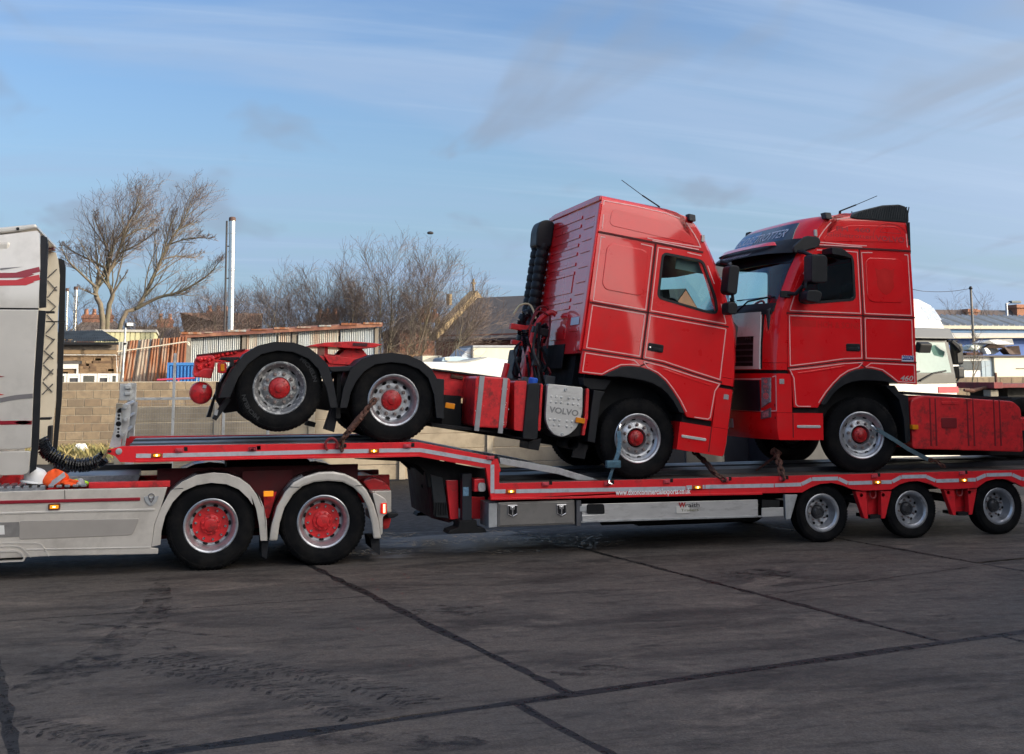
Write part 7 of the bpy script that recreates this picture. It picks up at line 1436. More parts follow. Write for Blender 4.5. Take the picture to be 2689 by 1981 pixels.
# long grey corrugated shed with rusty roof edge
gs = Thing('corrugated_shed', 'long grey corrugated iron shed with a rusty roof edge', 'shed', ((4.138,3.101)[0], 29, 0))
def gx(px): 
    A_, B_ = (1.515,3.288)[0], (6.839,3.296)[0]; return A_ + (B_ - A_) * px / 1400
def gz(px):
    A_, B_ = (1.506,3.607)[1], (6.833,3.937)[1]; return A_ + (B_ - A_) * px / 1400
GRS = [M('grey_sheet_%d' % k, c, 0.7, metal=0.1, var=0.14, vs=2, stretch=(5, 5, 0.4), dirt=dc, dirt_amt=da, dirt_s=1.3) for k, (c, dc, da) in enumerate((((0.42, 0.45, 0.46), (0.33, 0.32, 0.28), 0.5), ((0.46, 0.45, 0.40), (0.30, 0.14, 0.07), 0.55), ((0.38, 0.42, 0.45), (0.40, 0.36, 0.28), 0.5)))]
TIM = MATS['grey_timber']
for k, (xa_, xb_, mi) in enumerate(((-355, -230, 0), (-225, -95, 2), (-90, 28, 0), (32, 104, 0), (160, 250, 1), (252, 296, 0), (300, 428, 0), (442, 520, 1), (522, 572, 1), (625, 735, 0), (737, 842, 1), (844, 1000, 1), (1018, 1120, 0), (1122, 1240, 0), (1242, 1340, 2))):
    m_ = MB(); z1 = gz((xa_ + xb_) / 2); corr(m_, [(gx(xa_), 0.3), (gx(xb_), 0.3), (gx(xb_), gz(xb_)), (gx(xa_), gz(xa_))], 29.0, max(3, int((xb_ - xa_) / 16)), 0.016); gs.part('corrugated_sheet', m_, GRS[mi])
for xa_, xb_ in ((-395, -358), (120, 156), (573, 612), (1343, 1378)): gs.part('timber_post', MB().box(gx(xa_), gx(xb_), 28.95, 29.1, 0, gz(xa_)), TIM)
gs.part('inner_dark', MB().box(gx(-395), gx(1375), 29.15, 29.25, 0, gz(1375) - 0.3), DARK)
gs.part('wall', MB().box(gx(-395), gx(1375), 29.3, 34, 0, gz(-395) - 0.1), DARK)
RR = M('rust_roof', (0.15, 0.055, 0.04), 0.8, var=0.3, vs=4, dirt=(0.34, 0.17, 0.10), dirt_amt=0.7, dirt_s=2)
gs.part('roof', MB().add([(gx(-430), 28.7, gz(-430) + 0.01), (gx(1405), 28.7, gz(1405) + 0.01), (gx(1405), 34.2, gz(1405) + 0.25), (gx(-430), 34.2, gz(-430) + 0.25), (gx(-430), 28.7, gz(-430) + 0.13), (gx(1405), 28.7, gz(1405) + 0.15), (gx(1405), 34.2, gz(1405) + 0.38), (gx(-430), 34.2, gz(-430) + 0.38)], [(0, 3, 2, 1), (4, 5, 6, 7), (0, 1, 5, 4), (1, 2, 6, 5), (2, 3, 7, 6), (3, 0, 4, 7)]), RR)
rr_ = random.Random(2)
for k in range(9):
    x = -420 + k * 205; gs.part('ridge_scrap', MB().box(gx(x), gx(x + rr_.uniform(60, 180)), 28.66, 29.2, gz(x) + 0.14, gz(x) + 0.17 + rr_.random() * 0.05), RST[k % 4])
# blue container
bc_ = Thing('blue_container', 'small bright blue ribbed container at the foot of the rusty sheets', 'container', ((-0.120,2.126)[0], 25, 0))
x0, x1 = (-0.465,2.640)[0], (0.438,2.638)[0]; zt = (-0.136,2.639)[1]
BLU = M('container_blue', (0.035, 0.17, 0.46), 0.5, var=0.1, vs=3)
bc_.part('body', MB().box(x0, x1, 25.06, 27, 0, zt - 0.05), BLU); bc_.part('frame', MB().box(x0, x0 + 0.06, 25, 25.05, 0, zt).box(x1 - 0.06, x1, 25, 25.05, 0, zt).box(x0 + 0.06, x1 - 0.06, 25, 25.05, zt - 0.09, zt), BLU, bevel=0.006)
for k in range(9): bc_.part('rib', MB().box(x0 + 0.09 + k * 0.105, x0 + 0.14 + k * 0.105, 25.0, 25.055, 0, zt - 0.11), BLU, bevel=0.008)
single('red_barrier_rail', 'thin red rail along the wall top in front of the blue container', 'rail', MB().tube([((-0.720,2.095)[0], 23, (-0.720,2.109)[1]), ((0.361,2.176)[0], 23, (0.361,2.158)[1])], 0.03, 6).tube([((-0.113,2.091)[0], 23, 1.6), ((-0.113,2.091)[0], 23, (-0.114,2.133)[1])], 0.03, 6), M('rail_pink', (0.45, 0.05, 0.10), 0.6), ((-0.113,2.091)[0], 23, 1.6))
# tall polished flue and its stay pole
fl = Thing('flue_stack', 'tall polished steel flue with a thin dark stay pole beside it', 'chimney flue', ((1.667,3.160)[0], 30, 0))
t0, t1_ = (1.564,7.783), (1.617,3.160); rfl = ((1.717,5.616)[0] - (1.497,5.613)[0]) / 2
POL = M('polished_steel', (0.72, 0.70, 0.66), 0.22, metal=1.0, var=0.10, vs=2)
fl.part('pipe', MB().tube([(t1_[0], 30, 0.5), (t1_[0], 30, t1_[1])] + [(t1_[0] + (t0[0] - t1_[0]) * k / 10, 30, t1_[1] + (t0[1] - t1_[1]) * k / 10) for k in range(1, 11)], rfl, 24), POL, smooth=40)
for k in range(7):
    x, z = t1_[0] + (t0[0] - t1_[0]) * (k + 0.3) / 7, t1_[1] + (t0[1] - t1_[1]) * (k + 0.3) / 7
    fl.part('joint_band', MB().rev([(rfl + 0.002, -0.03), (rfl + 0.014, -0.02), (rfl + 0.014, 0.02), (rfl + 0.002, 0.03)], (x, 30, z), 24, 'z'), POL, smooth=40)
fl.part('cap', MB().rev([(rfl * 1.12, -0.02), (rfl * 1.12, 0.10), (rfl * 0.8, 0.13), (rfl * 0.75, 0.06), (0.001, 0.06)], (t0[0], 30, t0[1]), 24, 'z'), M('rust_cap', (0.10, 0.06, 0.05), 0.8, var=0.3), smooth=40)
p0_, p1_ = (1.372,7.765), (1.403,3.160)
st_ = fl.part('stay_pole', MB().tube([(p1_[0], 30, 0.5), (p1_[0], 30, p1_[1]), (p0_[0], 30, p0_[1])], 0.034, 10), M('pole_dark', (0.05, 0.05, 0.055), 0.6), smooth=40)
for z in (0.25, 0.55, 0.8): fl.part('stay_bracket', MB().tube([(p1_[0] + (p0_[0] - p1_[0]) * z, 30, p1_[1] + (p0_[1] - p1_[1]) * z), (t1_[0] + (t0[0] - t1_[0]) * z, 30, t1_[1] + (t0[1] - t1_[1]) * z)], 0.02, 6), MATS['pole_dark'], under=st_)
for i, (a_, b_, wpx) in enumerate((((640, 672), (627, 1030), 30), ((566, 685), (556, 1030), 22))):
    A_ = ((-4.972,6.351), (-5.360,6.273))[i]; B_ = ((-4.954,4.354), (-5.328,4.352))[i]; r_ = wpx / 2 / 3.2043 / 3175 * 62
    t_ = Thing('flue_stack', ['distant polished flue, the right of the pair beyond the brick shed', 'distant slim flue beside the silver lorry, left of the pair'][i], 'chimney flue', (B_[0], 46, 0), 'distant flues')
    t_.part('pipe', MB().tube([(B_[0], 46, 1.0), (B_[0], 46, B_[1]), (A_[0], 46, A_[1])], r_, 18), POL, smooth=40)
    t_.part('cap', MB().rev([(r_ * 1.12, -0.03), (r_ * 1.12, 0.12), (0.001, 0.12)], (A_[0], 46, A_[1]), 18, 'z'), MATS['rust_cap'], smooth=40)
    for k in range(3): t_.part('joint_band', MB().rev([(r_ * 1.02, -0.03), (r_ * 1.08, 0), (r_ * 1.02, 0.03)], (B_[0] + (A_[0] - B_[0]) * (k + 0.5) / 3, 46, B_[1] + (A_[1] - B_[1]) * (k + 0.5) / 3), 18, 'z'), POL, smooth=40)
# floodlight mast
A_, B_ = (-1.791,3.834), (-1.822,2.098)
t_ = Thing('floodlight_mast', 'slim grey mast with a white-lensed floodlight by the rusty sheets', 'floodlight', (B_[0], 26, 0))
t_.part('pole', MB().tube([(B_[0], 26, 0.5), (B_[0], 26, B_[1]), (A_[0], 26, A_[1])], 0.035, 8), GALV, smooth=40)
t_.part('lamp_head', MB().box(A_[0] - 0.02, A_[0] + 0.22, 25.9, 26.1, A_[1] - 0.06, A_[1] + 0.06), BLK, bevel=0.015); t_.part('lens', MB().box(A_[0] + 0.04, A_[0] + 0.235, 25.88, 25.9, A_[1] - 0.03, A_[1] + 0.07), WHITE)
t_.part('junction_box', MB().box(A_[0] - 0.05, A_[0] + 0.05, 25.92, 26.0, (-1.793,3.223)[1], (-1.795,3.275)[1]), BLK)

# ------------------------------------------------------------ houses, church and roofs beyond
BRICK = M('house_brick', (0.23, 0.105, 0.07), 0.9, var=0.2, vs=4, dirt=(0.13, 0.07, 0.055), dirt_amt=0.5, dirt_s=1.0)
SLATE = M('house_slate', (0.105, 0.082, 0.072), 0.85, var=0.2, vs=1.5, stretch=(1, 1, 3), dirt=(0.14, 0.11, 0.08), dirt_amt=0.5, dirt_s=0.7)
TILE = M('house_tile', (0.20, 0.105, 0.065), 0.9, var=0.2, vs=1.5, stretch=(1, 1, 3), dirt=(0.12, 0.07, 0.05), dirt_amt=0.5, dirt_s=0.7)
POT = M('chimney_pot', (0.32, 0.15, 0.09), 0.9, var=0.2)
def house(label, x0, x1, y, zr, ze, roofm, hip=0.0, chims=(), dep=8.0):
    h = Thing('house', label, 'house', ((x0 + x1) / 2, y, 0), 'houses beyond the sheds')
    h.part('wall', MB().box(x0 + 0.3, x1 - 0.3, y + 0.4, y + dep - 0.4, 0, ze), BRICK)
    ym = y + dep / 2
    h.part('roof', MB().add([(x0, y, ze), (x1, y, ze), (x1, y + dep, ze), (x0, y + dep, ze), (x0 + hip, ym, zr), (x1 - hip, ym, zr)], [(0, 1, 5, 4), (2, 3, 4, 5), (0, 4, 3), (1, 2, 5), (3, 2, 1, 0)]), roofm)
    for cx_, w_, zb_, zt_ in chims:
        c_ = h.part('chimney', MB().box(cx_ - w_ / 2, cx_ + w_ / 2, ym - 0.4, ym + 0.4, zb_, zt_).box(cx_ - w_ / 2 - 0.06, cx_ + w_ / 2 + 0.06, ym - 0.46, ym + 0.46, zt_ - 0.25, zt_ - 0.1), BRICK)
        for k in range(max(2, int(w_ / 0.45))):
            px = cx_ - w_ / 2 + 0.22 + k * (w_ - 0.44) / max(1, int(w_ / 0.45) - 1)
            h.part('chimney_pot', MB().rev([(0.14, 0), (0.11, 0.35), (0.13, 0.38), (0.09, 0.38)], (px, ym, zt_), 10, 'z'), POT, under=c_)
    return h
YH = 66.0
def hx(px, py): return None
house('dark brown roofed house with a wide chimney behind the big bare tree', (-7.366,5.599)[0], (-3.403,5.624)[0], YH, (-6.414,5.951)[1], (-6.072,4.867)[1], SLATE, 1.0, (((-5.500,6.254)[0], 1.9, (-5.480,5.785)[1], (-5.503,6.348)[1]),))
house('low brown roof with a small brick chimney right of the big bare tree', (-3.535,5.324)[0], (0.090,5.343)[0], YH + 2, (-1.945,5.693)[1], (-1.826,4.720)[1], SLATE, 0.5, (((-1.252,5.980)[0], 1.05, (-1.238,5.575)[1], (-1.259,6.183)[1]),))
house('tile roofed house with a hipped roof directly behind the tall flue', (0.090,5.343)[0], (4.712,5.367)[0], YH - 2, (2.262,6.436)[1], (2.187,4.977)[1], TILE, 5.0, (((2.149,6.372)[0], 1.5, (2.160,5.981)[1], (2.145,6.529)[1]),))
house('low slate roofed house with a broad brown chimney behind the shed trees', (6.368,5.541)[0], (11.564,5.571)[0], YH, (9.496,6.011)[1], (9.055,5.271)[1], SLATE, 2.0, (((9.566,6.326)[0], 1.5, (9.573,5.876)[1], (9.562,6.536)[1]),))
house('slate roofed house with a brick chimney just left of the church', (14.412,5.732)[0], (17.541,5.752)[0], YH + 4, (17.556,6.357)[1], (16.765,5.462)[1], SLATE, 1.5, (((17.473,6.581)[0], 1.4, (17.475,6.180)[1], (17.472,6.822)[1]),))
# church: long nave running back to the left, cross on the far gable
ch = Thing('church', 'red brick church with a long slate roof and a cross on its gable', 'church', ((15.160,4.742)[0], 60, 0))
P0 = Vector(((15.160,4.742)[0], 60.0)); zE = (15.160,4.742)[1]; dv = Vector((0.70, -0.714)); nv_ = Vector((-0.714, -0.70))   # along the wall to the right; outward normal
Ln = 15.0; half = 4.36; zR = (18.216,7.299)[1]
def chp(s_, t_, z): q = P0 + dv * s_ - nv_ * t_; return (q.x, q.y, z)
CB = M('church_brick', (0.20, 0.075, 0.052), 0.9, var=0.15, vs=3, dirt=(0.12, 0.05, 0.04), dirt_amt=0.5, dirt_s=1.2)
ch.part('wall', MB().add([chp(0, 0, 0), chp(Ln, 0, 0), chp(Ln, 2 * half, 0), chp(0, 2 * half, 0), chp(0, 0, zE), chp(Ln, 0, zE), chp(Ln, 2 * half, zE), chp(0, 2 * half, zE), chp(0.02, half, zR - 0.1), chp(Ln, half, zR - 0.1)], [(0, 1, 5, 4), (1, 2, 6, 9, 5), (2, 3, 7, 6), (3, 0, 4, 8, 7)]), CB)
CSL = M('church_slate', (0.088, 0.080, 0.078), 0.7, var=0.12, vs=1.2, dirt=(0.055, 0.05, 0.055), dirt_amt=0.5, dirt_s=0.35, bump=0.2, bs=12)
ch.part('roof', MB().add([chp(0.3, -0.35, zE - 0.3), chp(Ln, -0.35, zE - 0.3), chp(Ln, half, zR), chp(0.3, half, zR), chp(Ln, 2 * half + 0.35, zE - 0.3), chp(0.3, 2 * half + 0.35, zE - 0.3)], [(0, 1, 2, 3), (3, 2, 4, 5)]), CSL)
rl = random.Random(6)
GST = M('gable_stone', (0.26, 0.195, 0.11), 0.9, var=0.15, vs=3)
def chbox(s0, s1, t0, t1, z0, z1):
    m_ = MB(); m_.add([chp(s0, t0, z0), chp(s1, t0, z0), chp(s1, t1, z0), chp(s0, t1, z0), chp(s0, t0, z1), chp(s1, t0, z1), chp(s1, t1, z1), chp(s0, t1, z1)], [(0, 3, 2, 1), (4, 5, 6, 7), (0, 1, 5, 4), (1, 2, 6, 5), (2, 3, 7, 6), (3, 0, 4, 7)]); return m_
m_ = MB()
for t0, t1 in ((-0.4, half), (2 * half + 0.4, half)):
    za, zb = zE - 0.35, zR
    m_.add([chp(-0.25, t0, za), chp(0.35, t0, za), chp(0.35, t1, zb), chp(-0.25, t1, zb), chp(-0.25, t0, za + 0.45), chp(0.35, t0, za + 0.45), chp(0.35, t1, zb + 0.45), chp(-0.25, t1, zb + 0.45)], [(0, 3, 2, 1), (4, 5, 6, 7), (0, 1, 5, 4), (1, 2, 6, 5), (2, 3, 7, 6), (3, 0, 4, 7)])
ch.part('gable_coping', m_, GST)
ch.part('gable_cross', chbox(0.0, 0.1, half - 0.05, half + 0.05, zR + 0.4, zR + 1.25), GST); ch.part('gable_cross', chbox(0.0, 0.1, half - 0.22, half + 0.22, zR + 0.92, zR + 1.02), GST)
ch.part('kneeler', chbox(-0.5, -0.26, half * 0.45, half * 0.45 + 0.3, zE + 2.0, zE + 2.7), GST); ch.part('kneeler', chbox(-0.5, -0.26, half * 0.15, half * 0.15 + 0.3, zE + 0.5, zE + 1.1), GST)
ch.part('roof_vent', chbox(8.2, 9.1, half - 0.5, half + 0.5, zR, zR + 0.55), M('vent_dark', (0.05, 0.045, 0.05), 0.8)); ch.part('gutter', chbox(0.3, Ln, -0.5, -0.36, zE - 0.42, zE - 0.28), M('gutter_dark', (0.06, 0.04, 0.04), 0.7))
for s_ in (7.6, 10.0, 12.4):
    wn = ch.part('window', chbox(s_, s_ + 0.75, -0.06, 0.1, zE - 3.2, zE - 1.35), M('leaded_glass', (0.03, 0.035, 0.045), 0.3, var=0.2)); ch.part('arch_stone', chbox(s_ - 0.1, s_ + 0.85, -0.09, 0.05, zE - 1.35, zE - 1.1), BRICK, under=wn)
ch.part('downpipe', chbox(9.05, 9.2, -0.2, -0.02, 0.5, zE - 0.4), WHITE)
# ------------------------------------------------------------ right hand side: blue unit, terrace roofs, masts
YR = 52.0
bu = Thing('blue_unit', 'blue clad industrial unit with zigzag corrugated roof edge at the right', 'building', ((49.145,3.792)[0], YR, 0))
xr0, xr1 = (44.839,4.702)[0], (51.825,4.731)[0] + 16
BLW = M('unit_blue', (0.028, 0.105, 0.36), 0.55, var=0.1, vs=1.5)
bu.part('wall', MB().box(xr0, xr1, YR, YR + 12, 0, (49.227,4.952)[1]), BLW)
bu.part('fascia', MB().box(xr0 - 0.3, xr1, YR - 0.35, YR - 0.003, (49.228,4.976)[1], (49.243,5.176)[1]), M('fascia_cream', (0.50, 0.46, 0.37), 0.7, var=0.1, vs=2))
bu.part('fascia_band', MB().box(xr0, xr1, YR - 0.06, YR - 0.003, (49.213,4.757)[1], (49.225,4.929)[1]), M('band_blue', (0.09, 0.20, 0.38), 0.5))
bu.part('canopy', MB().prism([(45.130,4.708), (xr1, (51.439,4.758)[1]), (xr1, (51.424,4.571)[1]), (45.109,4.375)], 51.4, 51.9), M('canopy_grey', (0.36, 0.37, 0.38), 0.6, var=0.1))
bu.part('canopy_edge', MB().prism([(44.976,4.441), (xr1, (51.275,4.648)[1]), (xr1, (51.269,4.573)[1]), (44.971,4.350)], 51.2, 51.39), MATS['fascia_cream'])
zc0, zc1 = (49.243,5.185)[1], (49.281,5.721)[1]; stp = ((49.371,5.465)[0] - (48.976,5.463)[0])
k = 0; x = xr0
CR = M('roof_corrugated', (0.44, 0.46, 0.48), 0.7, var=0.2, vs=3)
while x < xr1 - 1:
    bu.part('roof_flute', MB().add([(x, YR - 0.2, zc0), (x + stp * 0.22, YR - 0.3, zc0), (x + stp * 0.5, YR - 0.3, zc0), (x + stp * 0.22, YR + 2.8, zc1 + 0.1), (x + stp * 0.5, YR + 2.8, zc1 + 0.1), (x + stp * 0.36, YR - 0.35, zc0 + 0.1), (x + stp * 0.36, YR + 2.8, zc1 + 0.36), (x + stp, YR - 0.2, zc0), (x, YR + 2.8, zc1 - 0.1), (x + stp, YR + 2.8, zc1 - 0.1)], [(1, 5, 6, 3), (5, 2, 4, 6), (0, 1, 3, 8), (2, 7, 9, 4), (1, 2, 5), (3, 6, 4)]), CR if k % 3 else M('roof_corrugated_old', (0.36, 0.35, 0.32), 0.8, var=0.25, vs=3)); x += stp; k += 1
YT = 88.0
tr1 = Thing('terrace', 'terrace with dark slate roofs and brick stacks beyond the blue unit', 'house', ((75.983,7.554)[0], YT, 0), 'houses beyond the sheds')
xt0, xt1 = (70.575,8.226)[0], (80.079,8.311)[0] + 25; zt_ = (78.144,8.641)[1]
tr1.part('wall', MB().box(xt0, xt1, YT + 0.3, YT + 8, 0, zt_ - 4.4), BRICK)
tr1.part('roof', MB().add([(xt0, YT, zt_ - 4.5), (xt1, YT, zt_ - 4.5), (xt1, YT + 4.5, zt_), (xt0, YT + 4.5, zt_), (xt1, YT + 9, zt_ - 4.5), (xt0, YT + 9, zt_ - 4.5)], [(0, 1, 2, 3), (3, 2, 4, 5), (0, 3, 5), (1, 4, 2)]), M('terrace_slate', (0.070, 0.066, 0.072), 0.75, var=0.2, vs=0.8, dirt=(0.13, 0.08, 0.06), dirt_amt=0.6, dirt_s=0.25))
for (xa_, xb_, zt2) in (((76.305,8.490)[0], (77.442,8.500)[0], (76.852,8.704)[1]), ((82.067,8.541)[0], (83.392,8.553)[0], (82.558,9.210)[1])):
    tr1.part('chimney', MB().box(xa_, xb_, YT + 3.6, YT + 5.0, zt_ - 2.5, zt2).box(xa_ - 0.15, xb_ + 0.15, YT + 3.4, YT + 5.2, zt2 - 0.35, zt2 - 0.1), POT if xa_ > 40 else BRICK)
# telegraph pole with wires
A_, B_ = (39.401,6.568), (39.381,3.568)
tp = Thing('telegraph_pole', 'thin telegraph pole with drooping wires at the right', 'pole', (B_[0], 40, 0))
tp.part('pole', MB().tube([(B_[0] + 0.06, 40, 0), (B_[0], 40, B_[1]), (A_[0], 40, A_[1])], [0.075, 0.07, 0.055], 10), M('pole_wood', (0.24, 0.20, 0.17), 0.8, var=0.3, vs=4, dirt=(0.07, 0.10, 0.11), dirt_amt=0.6, dirt_s=0.6), smooth=40)
tp.part('pole_cap', MB().rev([(0.08, -0.05), (0.10, 0.0), (0.06, 0.10), (0.001, 0.12)], (A_[0], 40, A_[1]), 10, 'z'), BLK, smooth=40)
tp.part('wire', MB().tube(smooth_pts([(A_[0], 40, A_[1]), ((38.279,6.411)[0], 40, (38.279,6.411)[1]), ((36.929,6.394)[0], 40, (36.928,6.374)[1]), ((35.604,6.532)[0], 40, (35.604,6.532)[1]), ((30.673,7.554)[0], 41, (30.673,7.554)[1])]), 0.014, 5), BLK)
tp.part('wire', MB().tube(smooth_pts([(A_[0], 40, A_[1]), ((44.114,6.432)[0], 46, (44.114,6.432)[1]), ((49.188,5.931)[0], 52, (49.188,5.931)[1])]), 0.012, 5), BLK)
A_, B_ = (59.790,7.406), (59.799,6.297)
lp = Thing('street_lamp', 'slim grey street lamp with a single arm above the blue unit', 'street lamp', (B_[0], 64, 0))
lp.part('column', MB().tube([(B_[0], 64, 0), (B_[0], 64, B_[1]), (A_[0], 64, A_[1])], 0.09, 10), GALV, smooth=40); e_ = (60.231,7.494)
lp.part('arm', MB().tube([(A_[0], 64, A_[1]), (e_[0], 64, e_[1])], 0.06, 8), GALV, smooth=40); lp.part('lantern', MB().box(e_[0] - 0.1, e_[0] + 0.75, 63.8, 64.2, e_[1] - 0.05, e_[1] + 0.14), M('lantern', (0.10, 0.12, 0.12), 0.5), bevel=0.04)
# static caravan with a heap of scrap on its roof
YS = 34.0
sc = Thing('site_cabin', 'cream site cabin with a dark window, scrap heaped on its roof', 'cabin', ((35.746,2.200)[0], YS, 0))
xs0, xs1, xs2 = (32.873,2.676)[0], (35.996,2.670)[0], (37.678,2.666)[0] + 4; zs0 = (35.798,2.933)[1]
CRM = M('cabin_cream', (0.66, 0.62, 0.50), 0.6, var=0.06, vs=2)
sc.part('body', MB().box(xs0, xs1, YS + 0.05, YS + 3, 0.3, zs0), WHITE); sc.part('body', MB().box(xs1, xs2, YS - 0.1, YS + 3, 0.3, zs0), CRM, bevel=0.03)
sc.part('roof_edge', MB().box(xs0, xs2 + 0.1, YS - 0.2, YS + 3.1, zs0 + 0.003, zs0 + 0.07), M('edge_dark', (0.10, 0.09, 0.085), 0.8)); sc.part('window', MB().box((34.278,2.673)[0], (35.368,2.671)[0], YS, YS + 0.045, (34.586,2.355)[1], (34.613,2.756)[1]), M('cabin_window', (0.07, 0.085, 0.095), 0.25, var=0.4, vs=2))
sc.part('door', MB().box((35.395,2.671)[0], (35.575,2.671)[0], YS, YS + 0.045, 0.5, (35.395,2.779)[1]).box((35.599,2.671)[0], (35.929,2.670)[0], YS, YS + 0.045, 0.5, (35.395,2.779)[1]), M('door_bluegrey', (0.30, 0.38, 0.44), 0.5, var=0.1))
sc.part('panel_line', MB().box((37.144,2.414)[0], xs2, YS - 0.12, YS - 0.1, (37.142,2.383)[1], (37.144,2.417)[1]), M('edge_brown', (0.10, 0.07, 0.05), 0.8))
SCRAP = [('white_sheet', 'white plastic sheet on top of the scrap heap', 'sheet', [(515, 830), (600, 790), (760, 782), (930, 775), (965, 850), (845, 870), (700, 850)], 0.8, WHITE),
 ('car_panel', 'pale green curved car panel on the left of the scrap heap', 'car panel', [(345, 920), (380, 870), (440, 848), (600, 850), (560, 905), (450, 930)], 0.6, M('panel_green', (0.40, 0.46, 0.42), 0.4, var=0.15)),
 ('scrap_sheet', 'light grey flat panel leaning in the middle of the scrap heap', 'panel', [(630, 905), (650, 890), (832, 885), (836, 945), (770, 985), (640, 960)], 0.3, M('panel_pale', (0.42, 0.46, 0.52), 0.5, var=0.1)),
 ('scrap_board', 'dark brown broken boards under the white sheet', 'boards', [(560, 890), (640, 835), (770, 850), (860, 880), (960, 930), (1000, 990), (880, 985), (830, 900), (640, 900)], 0.25, M('scrap_brown', (0.08, 0.055, 0.045), 0.9, var=0.5, vs=6)),
 ('scrap_crate', 'rusty brown crate at the lower left of the scrap heap', 'crate', [(340, 955), (545, 955), (545, 1010), (345, 1012)], 0.5, M('scrap_rust', (0.13, 0.065, 0.05), 0.9, var=0.5, vs=6)),
 ('long_pipe', 'long pale pipe lying along the roof left of the scrap', 'pipe', [(200, 920), (540, 936), (540, 950), (200, 938)], 0.2, M('pipe_cream', (0.48, 0.47, 0.40), 0.6)),
 ('scrap_bag', 'white crumpled bag in the middle of the scrap heap', 'bag', [(550, 900), (590, 890), (630, 930), (650, 975), (560, 985)], 0.4, WHITE),
 ('scrap_timber', 'dark timber pile at the right end of the scrap heap', 'timber', [(1000, 870), (1079, 865), (1120, 990), (960, 985), (900, 920)], 0.5, MATS['scrap_brown']),
 ('scrap_frame', 'bent pink metal frame at the left end of the scrap heap', 'metal frame', [(205, 1000), (330, 960), (335, 975), (215, 1018)], 0.1, M('frame_pink', (0.42, 0.10, 0.14), 0.6))]  # last item is a loose bent frame lying in the scrap
NA, NBx = (33.685,6.373), (37.388,3.006)
def npt(px, py): return (NA[0] + (NBx[0] - NA[0]) * px / 1000.0, NA[1] + (NBx[1] - NA[1]) * py / 1000.0)
for k, (nm, lab, cat, pts, dp, mt) in enumerate(SCRAP):
    q_ = [npt(*p) for p in pts]; zb = max(zs0 + 0.08, min(p[1] for p in q_)); yb_ = YS + 0.1 + 0.25 * (k % 3)
    q_ = [(p[0], max(p[1], zs0 + 0.075 + 0.004 * k)) for p in q_]
    single(nm, lab, cat, MB(lambda x, y, z, s=0.02: (x, y + 0.10 * sin(x * 5 + z * 7), z)).prism(q_, yb_, yb_ + dp), mt, (q_[0][0], yb_, zb), 'scrap on the cabin roof', bevel=0.02)
# rusty red flatbed trailer parked at the far right
YQ = 13.0
rt_ = Thing('red_flatbed', 'rusty dark red flatbed trailer end at the right edge', 'trailer', ((21.102,1.674)[0], YQ, 0))
RDF = M('flatbed_red', (0.20, 0.030, 0.035), 0.7, var=0.3, vs=5, dirt=(0.07, 0.03, 0.028), dirt_amt=0.6, dirt_s=4)
x0 = (20.383,1.869)[0]; x1 = x0 + 6
rt_.part('deck', MB().box(x0, x1, YQ, YQ + 2.4, (20.662,1.792)[1], (20.669,1.890)[1]), RDF, bevel=0.01); rt_.part('end_plate', MB().box(x0 - 0.02, x0 + 0.25, YQ - 0.02, YQ + 2.42, (20.438,1.778)[1], (20.450,1.934)[1]), RDF, bevel=0.01)
rt_.part('stake', MB().tube([((20.532,1.906)[0], YQ + 0.1, (20.531,1.887)[1]), ((20.522,2.192)[0], YQ + 0.1, (20.521,2.182)[1])], 0.035, 7), RUST); rt_.part('drawbar', MB().tube([(x0, YQ + 0.3, (20.396,1.803)[1]), ((20.217,1.785)[0], YQ + 0.3, (20.216,1.776)[1]), ((19.947,1.721)[0], YQ + 0.3, (19.947,1.718)[1]), ((19.695,1.746)[0], YQ + 0.3, (19.695,1.742)[1])], [0.05, 0.04, 0.06, 0.04], 8), RUST)
rt_.part('under_frame', MB().box(x0 + 0.7, x1, YQ + 0.4, YQ + 2.0, 0.7, (20.662,1.782)[1]), DARK); rt_.part('coupling', MB().box((20.412,1.718)[0], (20.657,1.716)[0], YQ + 0.2, YQ + 0.5, (20.401,1.566)[1], (20.413,1.737)[1]), M('coupling_grey', (0.26, 0.24, 0.20), 0.8, var=0.4, vs=9), bevel=0.02)
wheel(rt_, (x0 + 2.6, YQ + 0.3, 0.5), 'drive')
single('concrete_block', 'grey concrete block beside the rusty red flatbed', 'concrete block', MB().box((21.576,1.649)[0], (21.921,1.646)[0], 15, 15.7, 0, (21.578,1.665)[1]), FP, ((21.731,1.648)[0], 15.3, 0), bevel=0.03)
# ------------------------------------------------------------ white vehicles beyond the fence, middle
YV = 31.0
bt = Thing('box_trailer', 'cream box trailer with a curved grey nose below the church', 'trailer', ((11.728,2.800)[0], YV, 0))
x0, x1 = (10.728,3.117)[0], (13.530,3.118)[0]; zt, zb = (11.532,3.308)[1], 0.9
bt.part('box', MB().box(x0, x1, YV, YV + 2.5, zb, zt - 0.05), M('box_cream', (0.62, 0.59, 0.47), 0.6, var=0.10, vs=1.5, stretch=(3, 3, 0.6), dirt=(0.5, 0.46, 0.36), dirt_amt=0.4, dirt_s=1)); bt.part('roof_cap', MB().box(x0 - 0.02, x1, YV - 0.03, YV + 2.53, zt - 0.045, zt + 0.04), M('cap_grey', (0.33, 0.34, 0.36), 0.6))
bt.part('air_dam', MB().prism([(10.696,3.291),(10.695,2.739),(9.997,2.740),(10.256,2.913),(10.419,3.086),(10.549,3.228)], YV + 0.1, YV + 2.4), M('dam_grey', (0.42, 0.46, 0.50), 0.5, var=0.06), bevel=0.05); bt.part('corner_post', MB().box(x0 - 0.06, x0 + 0.005, YV - 0.01, YV + 0.1, zb, zt - 0.05), M('post_dark', (0.10, 0.10, 0.10), 0.6))
wheel(bt, (x1 - 2.0, YV + 0.2, 0.5), 'drive')
YC = 25.5
